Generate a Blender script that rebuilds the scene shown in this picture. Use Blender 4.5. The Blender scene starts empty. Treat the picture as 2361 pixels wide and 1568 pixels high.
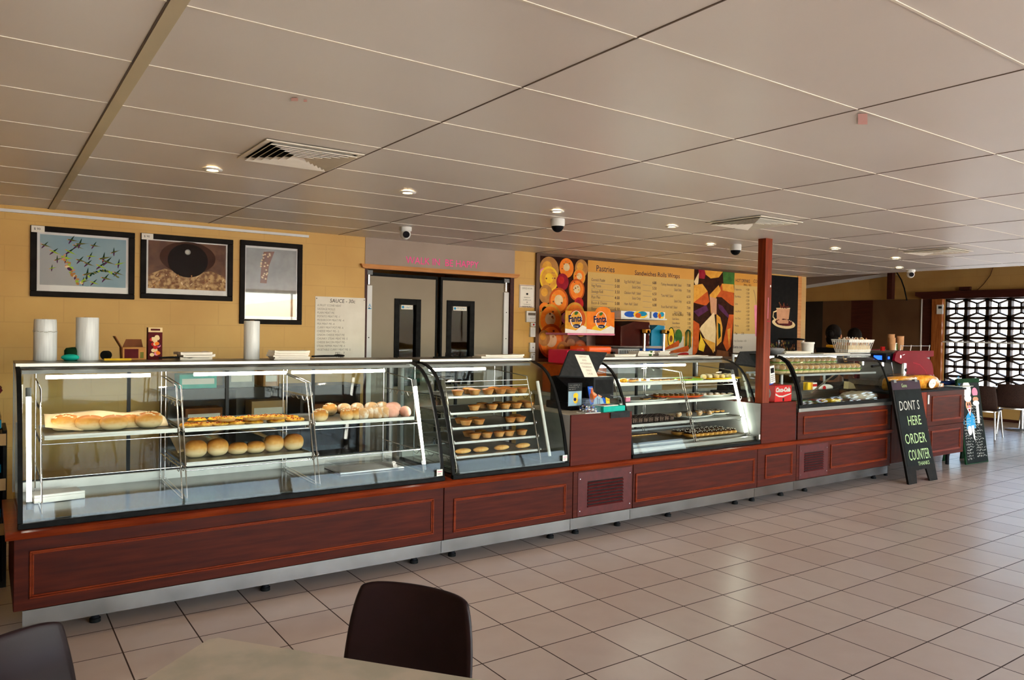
import bpy, bmesh, math, random
from mathutils import Vector, Matrix
random.seed(7)
PI=math.pi
scene=bpy.context.scene
COL=scene.collection
# ------------------------------------------------------------------ camera
F=1738.66; PITCH=-.0141; YAW=.6114; ROLL=.0167; CAMZ=1.6077
fwd=Vector((math.sin(YAW)*math.cos(PITCH),math.cos(YAW)*math.cos(PITCH),math.sin(PITCH)))
rt=Vector((math.cos(YAW),-math.sin(YAW),0)); up=rt.cross(fwd)
RR=rt*math.cos(ROLL)+up*math.sin(ROLL); UU=up*math.cos(ROLL)-rt*math.sin(ROLL)
OC=Vector((0,0,CAMZ))
cd=bpy.data.cameras.new('camera'); cam=bpy.data.objects.new('camera',cd); COL.objects.link(cam)
cd.sensor_width=36; cd.lens=F/2361*36; cd.clip_start=.05; cd.clip_end=200
m3=Matrix((RR,UU,-fwd)).transposed(); cam.matrix_world=Matrix.Translation(OC)@m3.to_4x4()
scene.camera=cam
def ray(px,py): return fwd+RR*((px-1180.5)/F)-UU*((py-784)/F)
def oX(px,py,X): d=ray(px,py); return OC+d*(X/d.x)
def oY(px,py,Y): d=ray(px,py); return OC+d*(Y/d.y)
def oZ(px,py,Z): d=ray(px,py); return OC+d*((Z-CAMZ)/d.z)
# ------------------------------------------------------------------ materials
def lin(c):
    if isinstance(c,str): c=[int(c[i:i+2],16)/255 for i in (0,2,4)]
    return tuple((x/12.92 if x<=.04045 else ((x+.055)/1.055)**2.4) for x in c)+(1,)
MT={}
def mat(name,c,rough=.5,metal=0,c2=None,sc=8,stretch=(1,1,1),bump=0,bsc=None,spec=.16,coat=0,em=0,emc=None,detail=3,lo=.35,hi=.65,trans=0):
    m=bpy.data.materials.new(name); m.use_nodes=True; n=m.node_tree.nodes; l=m.node_tree.links
    b=n['Principled BSDF']; MT[name]=m
    b.inputs['Roughness'].default_value=rough; b.inputs['Metallic'].default_value=metal
    b.inputs['Specular IOR Level'].default_value=spec
    if coat: b.inputs['Coat Weight'].default_value=coat; b.inputs['Coat Roughness'].default_value=.12
    if trans: b.inputs['Transmission Weight'].default_value=trans
    tc=n.new('ShaderNodeTexCoord'); mp=n.new('ShaderNodeMapping'); mp.inputs['Scale'].default_value=stretch
    l.new(tc.outputs['Object'],mp.inputs['Vector'])
    no=n.new('ShaderNodeTexNoise'); no.inputs['Scale'].default_value=sc; no.inputs['Detail'].default_value=detail
    l.new(mp.outputs[0],no.inputs['Vector'])
    A=lin(c); B=lin(c2) if c2 else tuple(min(1,x*1.08) for x in A[:3])+(1,)
    r=n.new('ShaderNodeValToRGB'); r.color_ramp.elements[0].position=lo; r.color_ramp.elements[1].position=hi
    r.color_ramp.elements[0].color=A; r.color_ramp.elements[1].color=B
    l.new(no.outputs['Fac'],r.inputs['Fac']); l.new(r.outputs['Color'],b.inputs['Base Color'])
    if bump:
        bp=n.new('ShaderNodeBump'); bp.inputs['Strength'].default_value=bump; bp.inputs['Distance'].default_value=.01
        s=no
        if bsc:
            s=n.new('ShaderNodeTexNoise'); s.inputs['Scale'].default_value=bsc; s.inputs['Detail'].default_value=4; l.new(mp.outputs[0],s.inputs['Vector'])
        l.new(s.outputs['Fac'],bp.inputs['Height']); l.new(bp.outputs[0],b.inputs['Normal'])
    if em:
        b.inputs['Emission Color'].default_value=lin(emc or c); b.inputs['Emission Strength'].default_value=em
    return m
def glassmat(name,tint=(.93,.97,.95),refl=.06,k=.9):
    m=bpy.data.materials.new(name); m.use_nodes=True; n=m.node_tree.nodes; l=m.node_tree.links; MT[name]=m
    n.remove(n['Principled BSDF']); o=n['Material Output']
    t=n.new('ShaderNodeBsdfTransparent'); t.inputs[0].default_value=tint+(1,)
    g=n.new('ShaderNodeBsdfGlossy'); g.inputs['Roughness'].default_value=.02
    lw=n.new('ShaderNodeLayerWeight'); lw.inputs[0].default_value=.5
    p=n.new('ShaderNodeMath'); p.operation='POWER'; p.inputs[1].default_value=4
    q=n.new('ShaderNodeMath'); q.operation='MULTIPLY_ADD'; q.inputs[1].default_value=k; q.inputs[2].default_value=refl; q.use_clamp=True
    mx=n.new('ShaderNodeMixShader'); l.new(lw.outputs['Facing'],p.inputs[0]); l.new(p.outputs[0],q.inputs[0]); l.new(q.outputs[0],mx.inputs[0])
    l.new(t.outputs[0],mx.inputs[1]); l.new(g.outputs[0],mx.inputs[2]); l.new(mx.outputs[0],o.inputs[0])
    return m
# ------------------------------------------------------------------ mesh builder
class Pl:
    def __init__(s,o,ux,uy,n): s.o,s.ux,s.uy,s.n=Vector(o),Vector(ux).normalized(),Vector(uy).normalized(),Vector(n).normalized()
    def __call__(s,u,v,w=0): return s.o+s.ux*u+s.uy*v+s.n*w
class MB:
    def __init__(s): s.v=[]; s.f=[]; s.mi=[]; s.sm=[]; s.ms=[]; s.xf=None
    def slot(s,m):
        if m not in s.ms: s.ms.append(m)
        return s.ms.index(m)
    def add(s,vs,fs,m=None,sm=False):
        b=len(s.v); s.v+=[(s.xf@Vector(p) if s.xf else Vector(p)) for p in vs]; k=s.slot(m)
        for f in fs: s.f.append([b+i for i in f]); s.mi.append(k); s.sm.append(sm)
    def box(s,x0,x1,y0,y1,z0,z1,m=None):
        vs=[(x,y,z) for x in (x0,x1) for y in (y0,y1) for z in (z0,z1)]
        s.add(vs,[(0,1,3,2),(4,6,7,5),(0,4,5,1),(2,3,7,6),(0,2,6,4),(1,5,7,3)],m)
    def pbox(s,pl,u0,u1,v0,v1,w0,w1,m=None):
        vs=[pl(u,v,w) for u in (u0,u1) for v in (v0,v1) for w in (w0,w1)]
        s.add(vs,[(0,1,3,2),(4,6,7,5),(0,4,5,1),(2,3,7,6),(0,2,6,4),(1,5,7,3)],m)
    def prism(s,pts,pl,w0,w1,m=None,sm=False):
        n=len(pts); vs=[pl(u,v,w0) for u,v in pts]+[pl(u,v,w1) for u,v in pts]
        s.add(vs,[tuple(range(n))[::-1],tuple(range(n,2*n))],m)
        s.add(vs,[(i,(i+1)%n,n+(i+1)%n,n+i) for i in range(n)],m,sm)
    def sheet(s,prof,pl,w0,w1,t,m=None,sm=True):
        # open profile (list of (u,v)) thickened by t, extruded w0..w1
        n=len(prof); ns=[]
        for i in range(n):
            a=Vector(prof[max(0,i-1)]); b=Vector(prof[min(n-1,i+1)]); d=(b-a).normalized(); ns.append((d.y,-d.x))
        q=[(p[0]+k[0]*t,p[1]+k[1]*t) for p,k in zip(prof,ns)]
        vs=[pl(*p,w) for w in (w0,w1) for p in prof]+[pl(*p,w) for w in (w0,w1) for p in q]
        f=[]
        for i in range(n-1):
            f+= [(i,i+1,n+i+1,n+i),(2*n+i,3*n+i,3*n+i+1,2*n+i+1)]
        s.add(vs,f,m,sm)
        e=[]
        for i in range(n-1): e+=[(i,2*n+i,2*n+i+1,i+1),(n+i,n+i+1,3*n+i+1,3*n+i)]
        e+=[(0,n,3*n,2*n),(n-1,3*n-1,4*n-1,2*n-1)]
        s.add(vs,e,m)
    def frame_of(s,a,b):
        d=(Vector(b)-Vector(a)); L=d.length; d=d/L if L else Vector((0,0,1))
        t=Vector((0,0,1)) if abs(d.z)<.9 else Vector((1,0,0)); x=d.cross(t).normalized(); return d,x,d.cross(x)
    def cyl(s,a,b,r0,r1=None,n=16,m=None,caps=True,sm=True):
        r1=r0 if r1 is None else r1; a=Vector(a); b=Vector(b); d,x,y=s.frame_of(a,b)
        c=[(math.cos(2*PI*i/n),math.sin(2*PI*i/n)) for i in range(n)]
        vs=[a+(x*p+y*q)*r0 for p,q in c]+[b+(x*p+y*q)*r1 for p,q in c]
        s.add(vs,[(i,(i+1)%n,n+(i+1)%n,n+i) for i in range(n)],m,sm)
        if caps: s.add(vs,[tuple(range(n))[::-1],tuple(range(n,2*n))],m)
    def tube(s,pts,r,n=8,m=None,closed=False):
        pts=[Vector(p) for p in pts]; N=len(pts); vs=[]; prev=None
        for i,p in enumerate(pts):
            a=pts[(i-1)%N] if closed or i>0 else p; b=pts[(i+1)%N] if closed or i<N-1 else p
            d=(b-a).normalized()
            if prev is None: _,x,_y=s.frame_of((0,0,0),d)
            else: x=(prev-d*prev.dot(d)).normalized()
            prev=x; y=d.cross(x)
            rr=r[i] if isinstance(r,(list,tuple)) else r
            vs+=[p+(x*math.cos(2*PI*k/n)+y*math.sin(2*PI*k/n))*rr for k in range(n)]
        fs=[]
        for i in range(N if closed else N-1):
            j=(i+1)%N
            fs+=[(i*n+k,i*n+(k+1)%n,j*n+(k+1)%n,j*n+k) for k in range(n)]
        s.add(vs,fs,m,True)
        if not closed: s.add(vs,[tuple(range(n))[::-1],tuple(range((N-1)*n,N*n))],m)
    def lathe(s,prof,c=(0,0,0),n=24,m=None,ax=None,sm=True,cap=True):
        c=Vector(c); z=Vector(ax).normalized() if ax else Vector((0,0,1)); _,x,y=s.frame_of((0,0,0),z); vs=[]
        for r,h in prof: vs+=[c+z*h+(x*math.cos(2*PI*k/n)+y*math.sin(2*PI*k/n))*r for k in range(n)]
        fs=[]
        for i in range(len(prof)-1): fs+=[(i*n+k,i*n+(k+1)%n,(i+1)*n+(k+1)%n,(i+1)*n+k) for k in range(n)]
        s.add(vs,fs,m,sm)
        if cap: s.add(vs,[tuple(range(n))[::-1],tuple(range((len(prof)-1)*n,len(prof)*n))],m)
    def ell(s,c,r,n=16,k=10,m=None,fn=None,rot=None):
        c=Vector(c); r=(r,r,r) if isinstance(r,(int,float)) else r; vs=[]
        for j in range(k+1):
            ph=PI*j/k
            for i in range(n):
                th=2*PI*i/n; p=Vector((math.sin(ph)*math.cos(th),math.sin(ph)*math.sin(th),-math.cos(ph)))
                if fn: p=p*fn(p)
                p=Vector((p.x*r[0],p.y*r[1],p.z*r[2]))
                if rot: p=rot@p
                vs.append(c+p)
        fs=[]
        for j in range(k): fs+=[(j*n+i,j*n+(i+1)%n,(j+1)*n+(i+1)%n,(j+1)*n+i) for i in range(n)]
        s.add(vs,fs,m,True)
    def poly(s,pl,pts,w=.001,m=None): s.add([pl(u,v,w) for u,v in pts],[tuple(range(len(pts)))],m)
    def oval(s,pl,u,v,a,b,w=.001,m=None,n=20,rot=0,part=(0,2*PI)):
        c,q=math.cos(rot),math.sin(rot); P=[]
        for i in range(n):
            t=part[0]+(part[1]-part[0])*i/(n if part==(0,2*PI) else n-1); x,y=a*math.cos(t),b*math.sin(t); P.append((u+x*c-y*q,v+x*q+y*c))
        s.poly(pl,P,w,m)
    def line(s,pl,pts,t,w=.001,m=None):
        for (a,b),(c,d) in zip(pts,pts[1:]):
            D=Vector((c-a,d-b)); L=D.length
            if L<1e-6: continue
            D=D/L*t/2; N=(-D.y,D.x)
            s.poly(pl,[(a-D.x-N[0],b-D.y-N[1]),(c+D.x-N[0],d+D.y-N[1]),(c+D.x+N[0],d+D.y+N[1]),(a-D.x+N[0],b-D.y+N[1])],w,m)
    def text(s,t,pl,u,v,size,m=None,al='LEFT',w=.0015,shear=0,rot=0,sx=1,bold=0):
        c=bpy.data.curves.new('t','FONT'); c.body=t; c.size=size; c.align_x=al; c.resolution_u=2; c.shear=shear; c.offset=bold
        o=bpy.data.objects.new('t',c); COL.objects.link(o)
        me=bpy.data.meshes.new_from_object(o.evaluated_get(bpy.context.evaluated_depsgraph_get()))
        cr,sr=math.cos(rot),math.sin(rot)
        vs=[pl(u+(p.co.x*cr*sx-p.co.y*sr),v+(p.co.x*sr*sx+p.co.y*cr),w) for p in me.vertices]
        s.add(vs,[tuple(f.vertices) for f in me.polygons],m)
        bpy.data.objects.remove(o); bpy.data.curves.remove(c); bpy.data.meshes.remove(me)
    def scrib(s,pl,u0,u1,v,h,m,t=.002,w=.0015,step=None,rnd=random.Random(3)):
        step=step or h*.35; u=u0; pts=[]
        while u<u1:
            pts.append((u,v+rnd.uniform(0,h))); u+=step*rnd.uniform(.6,1.4)
            if rnd.random()<.15:
                s.line(pl,pts,t,w,m); pts=[]; u+=step
        s.line(pl,pts,t,w,m)
    def build(s,name,mats,parent=None,bevel=0,mods=None,seg=2,org=None):
        me=bpy.data.meshes.new(name)
        inv=None; off=Vector((0,0,0))
        if parent is not None:
            off=ROOT.get(parent.name,Vector((0,0,0)))
        else:
            if org is None:
                xs=[p.x for p in s.v]; ys=[p.y for p in s.v]; zs=[p.z for p in s.v]
                off=Vector(((min(xs)+max(xs))/2,(min(ys)+max(ys))/2,min(zs)))
            else: off=Vector(org)
        me.from_pydata([p-off for p in s.v],[],s.f)
        names=[x if x else mats for x in s.ms]
        for x in names: me.materials.append(MT[x])
        me.polygons.foreach_set('material_index',s.mi); me.polygons.foreach_set('use_smooth',s.sm); me.update()
        o=bpy.data.objects.new(name,me); COL.objects.link(o)
        if parent is None: o.location=off; ROOT[o.name]=off
        else: o.parent=parent; ROOT[o.name]=off
        if bevel:
            b=o.modifiers.new('b','BEVEL'); b.width=bevel; b.segments=seg; b.limit_method='ANGLE'; b.angle_limit=.7
        for mname in (mods or []):
            if mname.startswith('sub'): q=o.modifiers.new('s','SUBSURF'); q.levels=q.render_levels=int(mname[3:] or 1)
        return o
ROOT={}
def tag(o,label,cat,group=None,kind=None):
    if label: o['label']=label
    if cat: o['category']=cat
    if group: o['group']=group
    if kind: o['kind']=kind
    return o
def thing(name,loc,label,cat,group=None):
    o=bpy.data.objects.new(name,None); COL.objects.link(o); o.location=loc; o.empty_display_size=.05
    ROOT[o.name]=Vector(loc); return tag(o,label,cat,group)
def struct(name,mb,m,label=None,**k):
    o=mb.build(name,m,**k); return tag(o,label,None,None,'structure')
def copy_tree(o,parent=None):
    c=o.copy(); COL.objects.link(c); c.parent=parent
    for ch in o.children: copy_tree(ch,c)
    return c
def one(name,mb,m,label,cat,group=None,**k): return tag(mb.build(name,m,**k),label,cat,group)
ORD=['first','second','third','fourth','fifth','sixth','seventh','eighth','ninth','tenth','eleventh','twelfth','thirteenth','fourteenth','fifteenth','sixteenth','seventeenth','eighteenth','nineteenth','twentieth']
XZ=lambda Y:Pl((0,Y,0),(1,0,0),(0,0,1),(0,-1,0))     # facing the camera side (-Y)
YZ=lambda X:Pl((X,0,0),(0,1,0),(0,0,1),(1,0,0))
XY=lambda Z:Pl((0,0,Z),(1,0,0),(0,1,0),(0,0,1))
SKY=2.1; SUN=22; EXPO=.86; DLE=8
# ------------------------------------------------------------------ palette
WOOD=dict(sc=3,stretch=(1.2,14,14),detail=5,lo=.3,hi=.75,rough=.42,coat=0,spec=.1)
mat('mahogany','340f09',c2='501c10',**WOOD)
mat('mahogany_edge','5c1c0b',c2='803212',**{**WOOD,'rough':.3,'coat':.05})
mat('mahogany_box','451208',c2='551a0c',**WOOD)
mat('vent_red','441010',c2='501616',sc=20,rough=.45,spec=.25)
mat('cedar','8a4a22',c2='a96432',sc=3,stretch=(14,14,1.2),detail=5,rough=.4)
mat('post_wood','64220c',c2='843212',sc=3,stretch=(14,14,1.2),detail=5,rough=.35)
mat('dark_timber','381a15',c2='46211a',sc=3,stretch=(12,1.2,12),detail=4,rough=.45)
mat('lintel_wood','b5763e',c2='c88a4e',sc=3,stretch=(1.2,14,14),detail=5,rough=.4)
mat('partition','563c2a',c2='664a34',sc=1.3,rough=.35)
mat('partition_dark','26211f',c2='302a26',sc=1.5,rough=.4)
mat('ceiling','e4dcd2',c2='eae3da',sc=.7,rough=.36,spec=.35)
mat('ceiling_bar','ece4d4',sc=6,rough=.4)
mat('ceiling_seam','6b5b4d',sc=6,rough=.6)
mat('ceiling_strip','cdbf9c',sc=3,rough=.4)
mat('white_paint','d8d8d8',c2='e2e2e2',sc=3,rough=.45)
mat('grey_panel','9a887b',c2='a39184',sc=2,rough=.5)
mat('door_grey','8c7f6d',c2='948775',sc=1.5,rough=.45)
mat('rubber','141414',c2='1c1c1c',sc=20,rough=.5,spec=.05)
mat('black_plastic','131316',c2='1a1a1e',sc=30,rough=.5,spec=.05)
mat('dark_plastic','26282a',c2='2e3032',sc=30,rough=.5,spec=.05)
mat('grey_plastic','75777a',c2='828487',sc=20,rough=.45)
mat('white_plastic','dcdcd8',c2='e6e6e2',sc=15,rough=.35)
mat('paper','e6dfd2',c2='eee8dc',sc=6,rough=.8)
mat('paper_brown','b08d62',c2='bd9a6e',sc=5,rough=.8)
mat('paper_faint','c2b3a2',sc=8,rough=.8)
mat('baking_paper','d8b98c',c2='e6cfa8',sc=5,rough=.55)
mat('steel','7c7a74',c2='908e88',metal=1,rough=.36,sc=3,stretch=(1,30,30))
mat('steel_soft','54524c',c2='66645e',metal=.95,rough=.16,sc=4,stretch=(2,20,20))
mat('kick_steel','787470',c2='8e8a86',metal=1,rough=.24,sc=3,bump=.05)
mat('chrome','d8d8d8',metal=1,rough=.15,sc=9)
mat('alu','c9cacc',metal=.9,rough=.3,sc=9)
mat('sill_grey','8d8f90',c2='a0a2a3',rough=.35,sc=4)
mat('tube_light','ffffff',em=22,emc='fff6e8')
mat('tube_cool','ffffff',em=17,emc='fbffe8')
mat('lamp','ffe9c8',em=14,emc='ffdca8')
mat('led_blue','1433ff',em=3,emc='1a45ff')
mat('pink','ff4fa0',c2='ff5fae',rough=.6)
mat('ink','1a1714',rough=.7); mat('ink_soft','6f655b',rough=.7); mat('ink_faint','8f8478',rough=.7); mat('ink_blue','15203c',rough=.7)
mat('chalk','b8b6ae',rough=.9); mat('chalk_green','a9bf8c',rough=.9); mat('chalk_blue','2f8fc4',rough=.8)
mat('board_black','0d0f0e',c2='141716',sc=9,rough=.5,spec=.05)
mat('frame_black','15110f',c2='1e1916',sc=12,rough=.5,spec=.05)
mat('mat_white','d9d6d4',sc=5,rough=.6)
mat('wall_leaf','3c5a2a',rough=.6)
for nm,a,b in [('c_red','b01818','c02222'),('c_crimson','8a0f22','98142a'),('c_orange','e8741a','f08a2a'),('c_dkorange','b34a12','c85a18'),('c_yellow','e8b81c','f0c83a'),
    ('c_gold','d08f2c','e0a540'),('c_white','e4e0da','eeeae4'),('c_cream','d9bd8c','e6cda0'),('c_tan','a8743c','bb8548'),('c_brown','6b3a1a','7d4822'),('c_dkbrown','2a140c','3a1c10'),
    ('c_green','2f5a22','41702c'),('c_lime','8fae2e','a2c03c'),('c_teal','12a392','1bb3a0'),('c_dkgreen','14301c','1c3c24'),('c_blue','1848a8','2058b8'),('c_sky','7fa0b4','93b0c0'),
    ('c_dkblue','12204a','182a58'),('c_pink','d87a98','e48aa6'),('c_purple','4a2244','582a50'),('c_grey','8a8a88','989896'),('c_black','0c0a09','141110'),('c_skin','c08a68','cb9674'),
    ('c_cyan','0f7fa8','1690b8'),('c_maroon','4a1518','581c20'),('c_olive','5a5a1c','6c6c28')]:
    mat(nm,a,c2=b,sc=14,rough=.6,spec=.05 if nm in ('c_black','c_dkbrown','c_maroon','c_purple','c_dkgreen','c_dkblue') else .14)
mat('menu_yellow','c98a2a',c2='d8a050',sc=.6,rough=.45)
mat('menu_cream','c9a35c',c2='cfac68',sc=.6,rough=.45)
mat('menu_white','c8c0b4',c2='cfc8bc',sc=.8,rough=.45)
mat('granite','b4aca0',c2='c9c1b2',sc=18,detail=6,rough=.25)
mat('laminate','cabfa8',c2='dccbb4',sc=9,detail=5,lo=.4,hi=.6,rough=.3)
mat('chair_brown','1c0f11',c2='241416',sc=6,rough=.42,spec=.22)
mat('wicker','241512',c2='3a241c',sc=90,rough=.6,bump=.4)
# foods
BRD=1
mat('bread_pale','e3c08a',c2='f0dbb0',sc=9,rough=.6)
mat('bun_flour','cfa272',c2='efe2d0',sc=16,lo=.42,hi=.58,rough=.75)
mat('bun_pink','d79a86',c2='e8b8a4',sc=14,rough=.6)
mat('cheese','c8781a',c2='f4bc30',sc=40,rough=.5,bump=.5,bsc=60,lo=.4,hi=.55)
mat('crust','b8763a',c2='d9a466',sc=18,rough=.6,bump=.15)
mat('crust_top','a8561f',c2='d98f3c',sc=14,rough=.45,bump=.2)
mat('pastry','c98b45',c2='e2b46c',sc=20,rough=.5,bump=.2)
mat('choc','2a120b',c2='3c1c10',sc=20,rough=.3)
mat('lamington','2c1610',c2='8c7464',sc=130,rough=.8,lo=.5,hi=.6,bump=.4)
mat('eclair_bun','c98a3c',c2='e0ac58',sc=12,rough=.5)
mat('cream','f2e8d4',rough=.5); mat('icing','ecd8cf',rough=.35); mat('donut_sugar','e8c77a',c2='f6ecd2',sc=22,rough=.8,lo=.4,hi=.6)
mat('plate_white','dcdcd4',sc=4,rough=.3); mat('plate_yellow','e8b400',c2='f0c010',rough=.3); mat('plate_green','8fbc3a',c2='9cc84a',rough=.3); mat('plate_orange','c8481a',c2='d85a22',rough=.3)
mat('lettuce','6f9a3a',c2='8db84e',sc=30,rough=.6); mat('ham','d8907e',rough=.5)
mat('skin','a86e50',c2='b87c5c',rough=.5); mat('hair','0c0807',c2='150e0b',spec=.08,sc=60,rough=.7,bump=.3); mat('shirt_black','0e0f14',c2='15161d',sc=20,rough=.8); mat('shirt_yellow','c88a18',c2='d89a22',sc=20,rough=.8)
mat('coffee_red','6c0212',c2='780416',sc=3,rough=.45,coat=0,spec=.06)
mat('pasta','c87a1c',c2='e8a83c',sc=26,rough=.3,bump=.5)
mat('car_white','e8e8ea',rough=.25,coat=.5); mat('car_glass','1c2630',rough=.08)
mat('concrete','c4bdb0',c2='d0c9bc',sc=2,rough=.8); mat('asphalt','c4bcae',c2='c8c2b6',sc=4,rough=.85)
mat('can_red','b01a1a',rough=.3)
mat('cup_paper','b98a62',c2='c69a72',rough=.6)
glassmat('glass',(.95,.975,.965),.008,.6); glassmat('glass_end',(.93,.96,.95),.015,.6); glassmat('clear',(.95,.95,.95),.02,.6)
glassmat('picture_glass',(1,1,1),.003,.4); glassmat('picture_glass_plain',(1,1,1),.04,.5)
glassmat('wrap',(.95,.95,.93),.04,.6); glassmat('bowl_clear',(.8,.78,.8),.03,.6)
# translucent plastic bag roll
mat('bag_roll','cfd3d4',c2='e0e4e4',sc=3,stretch=(40,40,2),rough=.35,spec=.6)
# slush / drink
mat('slush_brown','3a120c',c2='4a1a10',rough=.5,spec=.05); mat('slush_blue','0a80a8',c2='1094bc',rough=.3); mat('drink_orange','f05a10',c2='ff7418',rough=.3,em=.15,emc='f05a10'); mat('drink_red','d8304a',rough=.3,em=.1,emc='d01838')
glassmat('tank_clear',(.92,.88,.9),.003,.4); glassmat('pane_dark',(.75,.75,.75),.004,.5)
def pos_mat(name,fn):
    m=bpy.data.materials.new(name); m.use_nodes=True; MT[name]=m; fn(m.node_tree.nodes,m.node_tree.links,m.node_tree.nodes['Principled BSDF']); return m
def math_n(n,l,op,a,b=None,c=None):
    k=n.new('ShaderNodeMath'); k.operation=op
    for i,x in enumerate((a,b,c)):
        if x is None: continue
        if isinstance(x,(int,float)): k.inputs[i].default_value=x
        else: l.new(x,k.inputs[i])
    return k.outputs[0]
def seam(n,l,coord,pitch,off,half):   # 1 inside a joint line of half width
    a=math_n(n,l,'SUBTRACT',coord,off); a=math_n(n,l,'DIVIDE',a,pitch); a=math_n(n,l,'FRACT',a)
    b=math_n(n,l,'SUBTRACT',a,.5); b=math_n(n,l,'ABSOLUTE',b); return math_n(n,l,'GREATER_THAN',b,.5-half/pitch)
TS=.351
def floor_fn(n,l,b):
    g=n.new('ShaderNodeNewGeometry'); s=n.new('ShaderNodeSeparateXYZ'); l.new(g.outputs['Position'],s.inputs[0])
    x0,y0=9.6114*TS,12.586*TS
    sx=seam(n,l,s.outputs[0],TS,x0,.0035); sy=seam(n,l,s.outputs[1],TS,y0,.0035); jt=math_n(n,l,'MAXIMUM',sx,sy)
    def cell(c,o): return math_n(n,l,'FLOOR',math_n(n,l,'DIVIDE',math_n(n,l,'SUBTRACT',c,o),TS))
    cb=n.new('ShaderNodeCombineXYZ'); l.new(cell(s.outputs[0],x0),cb.inputs[0]); l.new(cell(s.outputs[1],y0),cb.inputs[1])
    wn=n.new('ShaderNodeTexWhiteNoise'); l.new(cb.outputs[0],wn.inputs['Vector'])
    no=n.new('ShaderNodeTexNoise'); no.inputs['Scale'].default_value=7; no.inputs['Detail'].default_value=6; l.new(g.outputs['Position'],no.inputs['Vector'])
    mixv=math_n(n,l,'MULTIPLY_ADD',wn.outputs['Value'],.45,math_n(n,l,'MULTIPLY',no.outputs['Fac'],.6))
    r=n.new('ShaderNodeValToRGB'); r.color_ramp.elements[0].color=lin('b8a092'); r.color_ramp.elements[1].color=lin('cfbdb0'); l.new(mixv,r.inputs[0])
    mx=n.new('ShaderNodeMix'); mx.data_type='RGBA'; l.new(jt,mx.inputs[0]); l.new(r.outputs[0],mx.inputs[6]); mx.inputs[7].default_value=lin('3a2418'); l.new(mx.outputs[2],b.inputs['Base Color'])
    b.inputs['Specular IOR Level'].default_value=.3; ro=math_n(n,l,'MULTIPLY_ADD',no.outputs['Fac'],.1,.25); ro=math_n(n,l,'MULTIPLY_ADD',jt,.4,ro); l.new(ro,b.inputs['Roughness'])
    bp=n.new('ShaderNodeBump'); bp.inputs['Strength'].default_value=.35; bp.inputs['Distance'].default_value=.002
    h=math_n(n,l,'MULTIPLY_ADD',jt,-1,math_n(n,l,'MULTIPLY',no.outputs['Fac'],.1)); l.new(h,bp.inputs['Height']); l.new(bp.outputs[0],b.inputs['Normal'])
pos_mat('floor_tile',floor_fn)
def block_fn(c1,c2,cj,axis):
    def f(n,l,b):
        g=n.new('ShaderNodeNewGeometry'); s=n.new('ShaderNodeSeparateXYZ'); l.new(g.outputs['Position'],s.inputs[0])
        u=s.outputs[axis]; z=s.outputs[2]
        row=math_n(n,l,'FLOOR',math_n(n,l,'DIVIDE',z,.2)); odd=math_n(n,l,'MULTIPLY',math_n(n,l,'MODULO',row,2),.2)
        us=math_n(n,l,'ADD',u,odd); j=math_n(n,l,'MAXIMUM',seam(n,l,us,.4,.13,.004),seam(n,l,z,.2,0,.004))
        no=n.new('ShaderNodeTexNoise'); no.inputs['Scale'].default_value=1.6; no.inputs['Detail'].default_value=5; l.new(g.outputs['Position'],no.inputs['Vector'])
        r=n.new('ShaderNodeValToRGB'); r.color_ramp.elements[0].position=.35; r.color_ramp.elements[1].position=.65; r.color_ramp.elements[0].color=lin(c1); r.color_ramp.elements[1].color=lin(c2); l.new(no.outputs['Fac'],r.inputs[0])
        mx=n.new('ShaderNodeMix'); mx.data_type='RGBA'; l.new(math_n(n,l,'MULTIPLY',j,.25),mx.inputs[0]); l.new(r.outputs[0],mx.inputs[6]); mx.inputs[7].default_value=lin(cj); l.new(mx.outputs[2],b.inputs['Base Color'])
        b.inputs['Roughness'].default_value=.55
        bp=n.new('ShaderNodeBump'); bp.inputs['Strength'].default_value=.4; bp.inputs['Distance'].default_value=.003
        n2=n.new('ShaderNodeTexNoise'); n2.inputs['Scale'].default_value=60; l.new(g.outputs['Position'],n2.inputs['Vector'])
        l.new(math_n(n,l,'MULTIPLY_ADD',j,-1,math_n(n,l,'MULTIPLY',n2.outputs['Fac'],.2)),bp.inputs['Height']); l.new(bp.outputs[0],b.inputs['Normal'])
    return f
pos_mat('wall_yellow',block_fn('c4964a','cfa456','ac823e',0))
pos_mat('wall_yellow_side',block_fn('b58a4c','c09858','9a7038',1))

def bread_fn(lo,mid,hi,a=.30,bb=.62):
    def f(n,l,b):
        tc=n.new('ShaderNodeTexCoord'); s=n.new('ShaderNodeSeparateXYZ'); l.new(tc.outputs['Generated'],s.inputs[0])
        no=n.new('ShaderNodeTexNoise'); no.inputs['Scale'].default_value=5; no.inputs['Detail'].default_value=4; l.new(tc.outputs['Generated'],no.inputs['Vector'])
        z=math_n(n,l,'MULTIPLY_ADD',no.outputs['Fac'],.35,math_n(n,l,'SUBTRACT',s.outputs[2],.17))
        r=n.new('ShaderNodeValToRGB'); e=r.color_ramp.elements; e[0].position=a; e[0].color=lin(lo); e[1].position=.95; e[1].color=lin(hi); q=e.new(bb); q.color=lin(mid); l.new(z,r.inputs[0]); l.new(r.outputs[0],b.inputs['Base Color'])
        b.inputs['Roughness'].default_value=.5; b.inputs['Specular IOR Level'].default_value=.3
        bp=n.new('ShaderNodeBump'); bp.inputs['Strength'].default_value=.08; l.new(no.outputs['Fac'],bp.inputs['Height']); l.new(bp.outputs[0],b.inputs['Normal'])
    return f
pos_mat('bread',bread_fn('f0d6a4','dfa04a','b4661c'))
mat('ceiling_reflection','e8b0a8',c2='e8bcb2',rough=.6)
mat('cabinet_orange','6a2410',c2='8a3416',**{**WOOD,'stretch':(14,14,1.2)})
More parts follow.
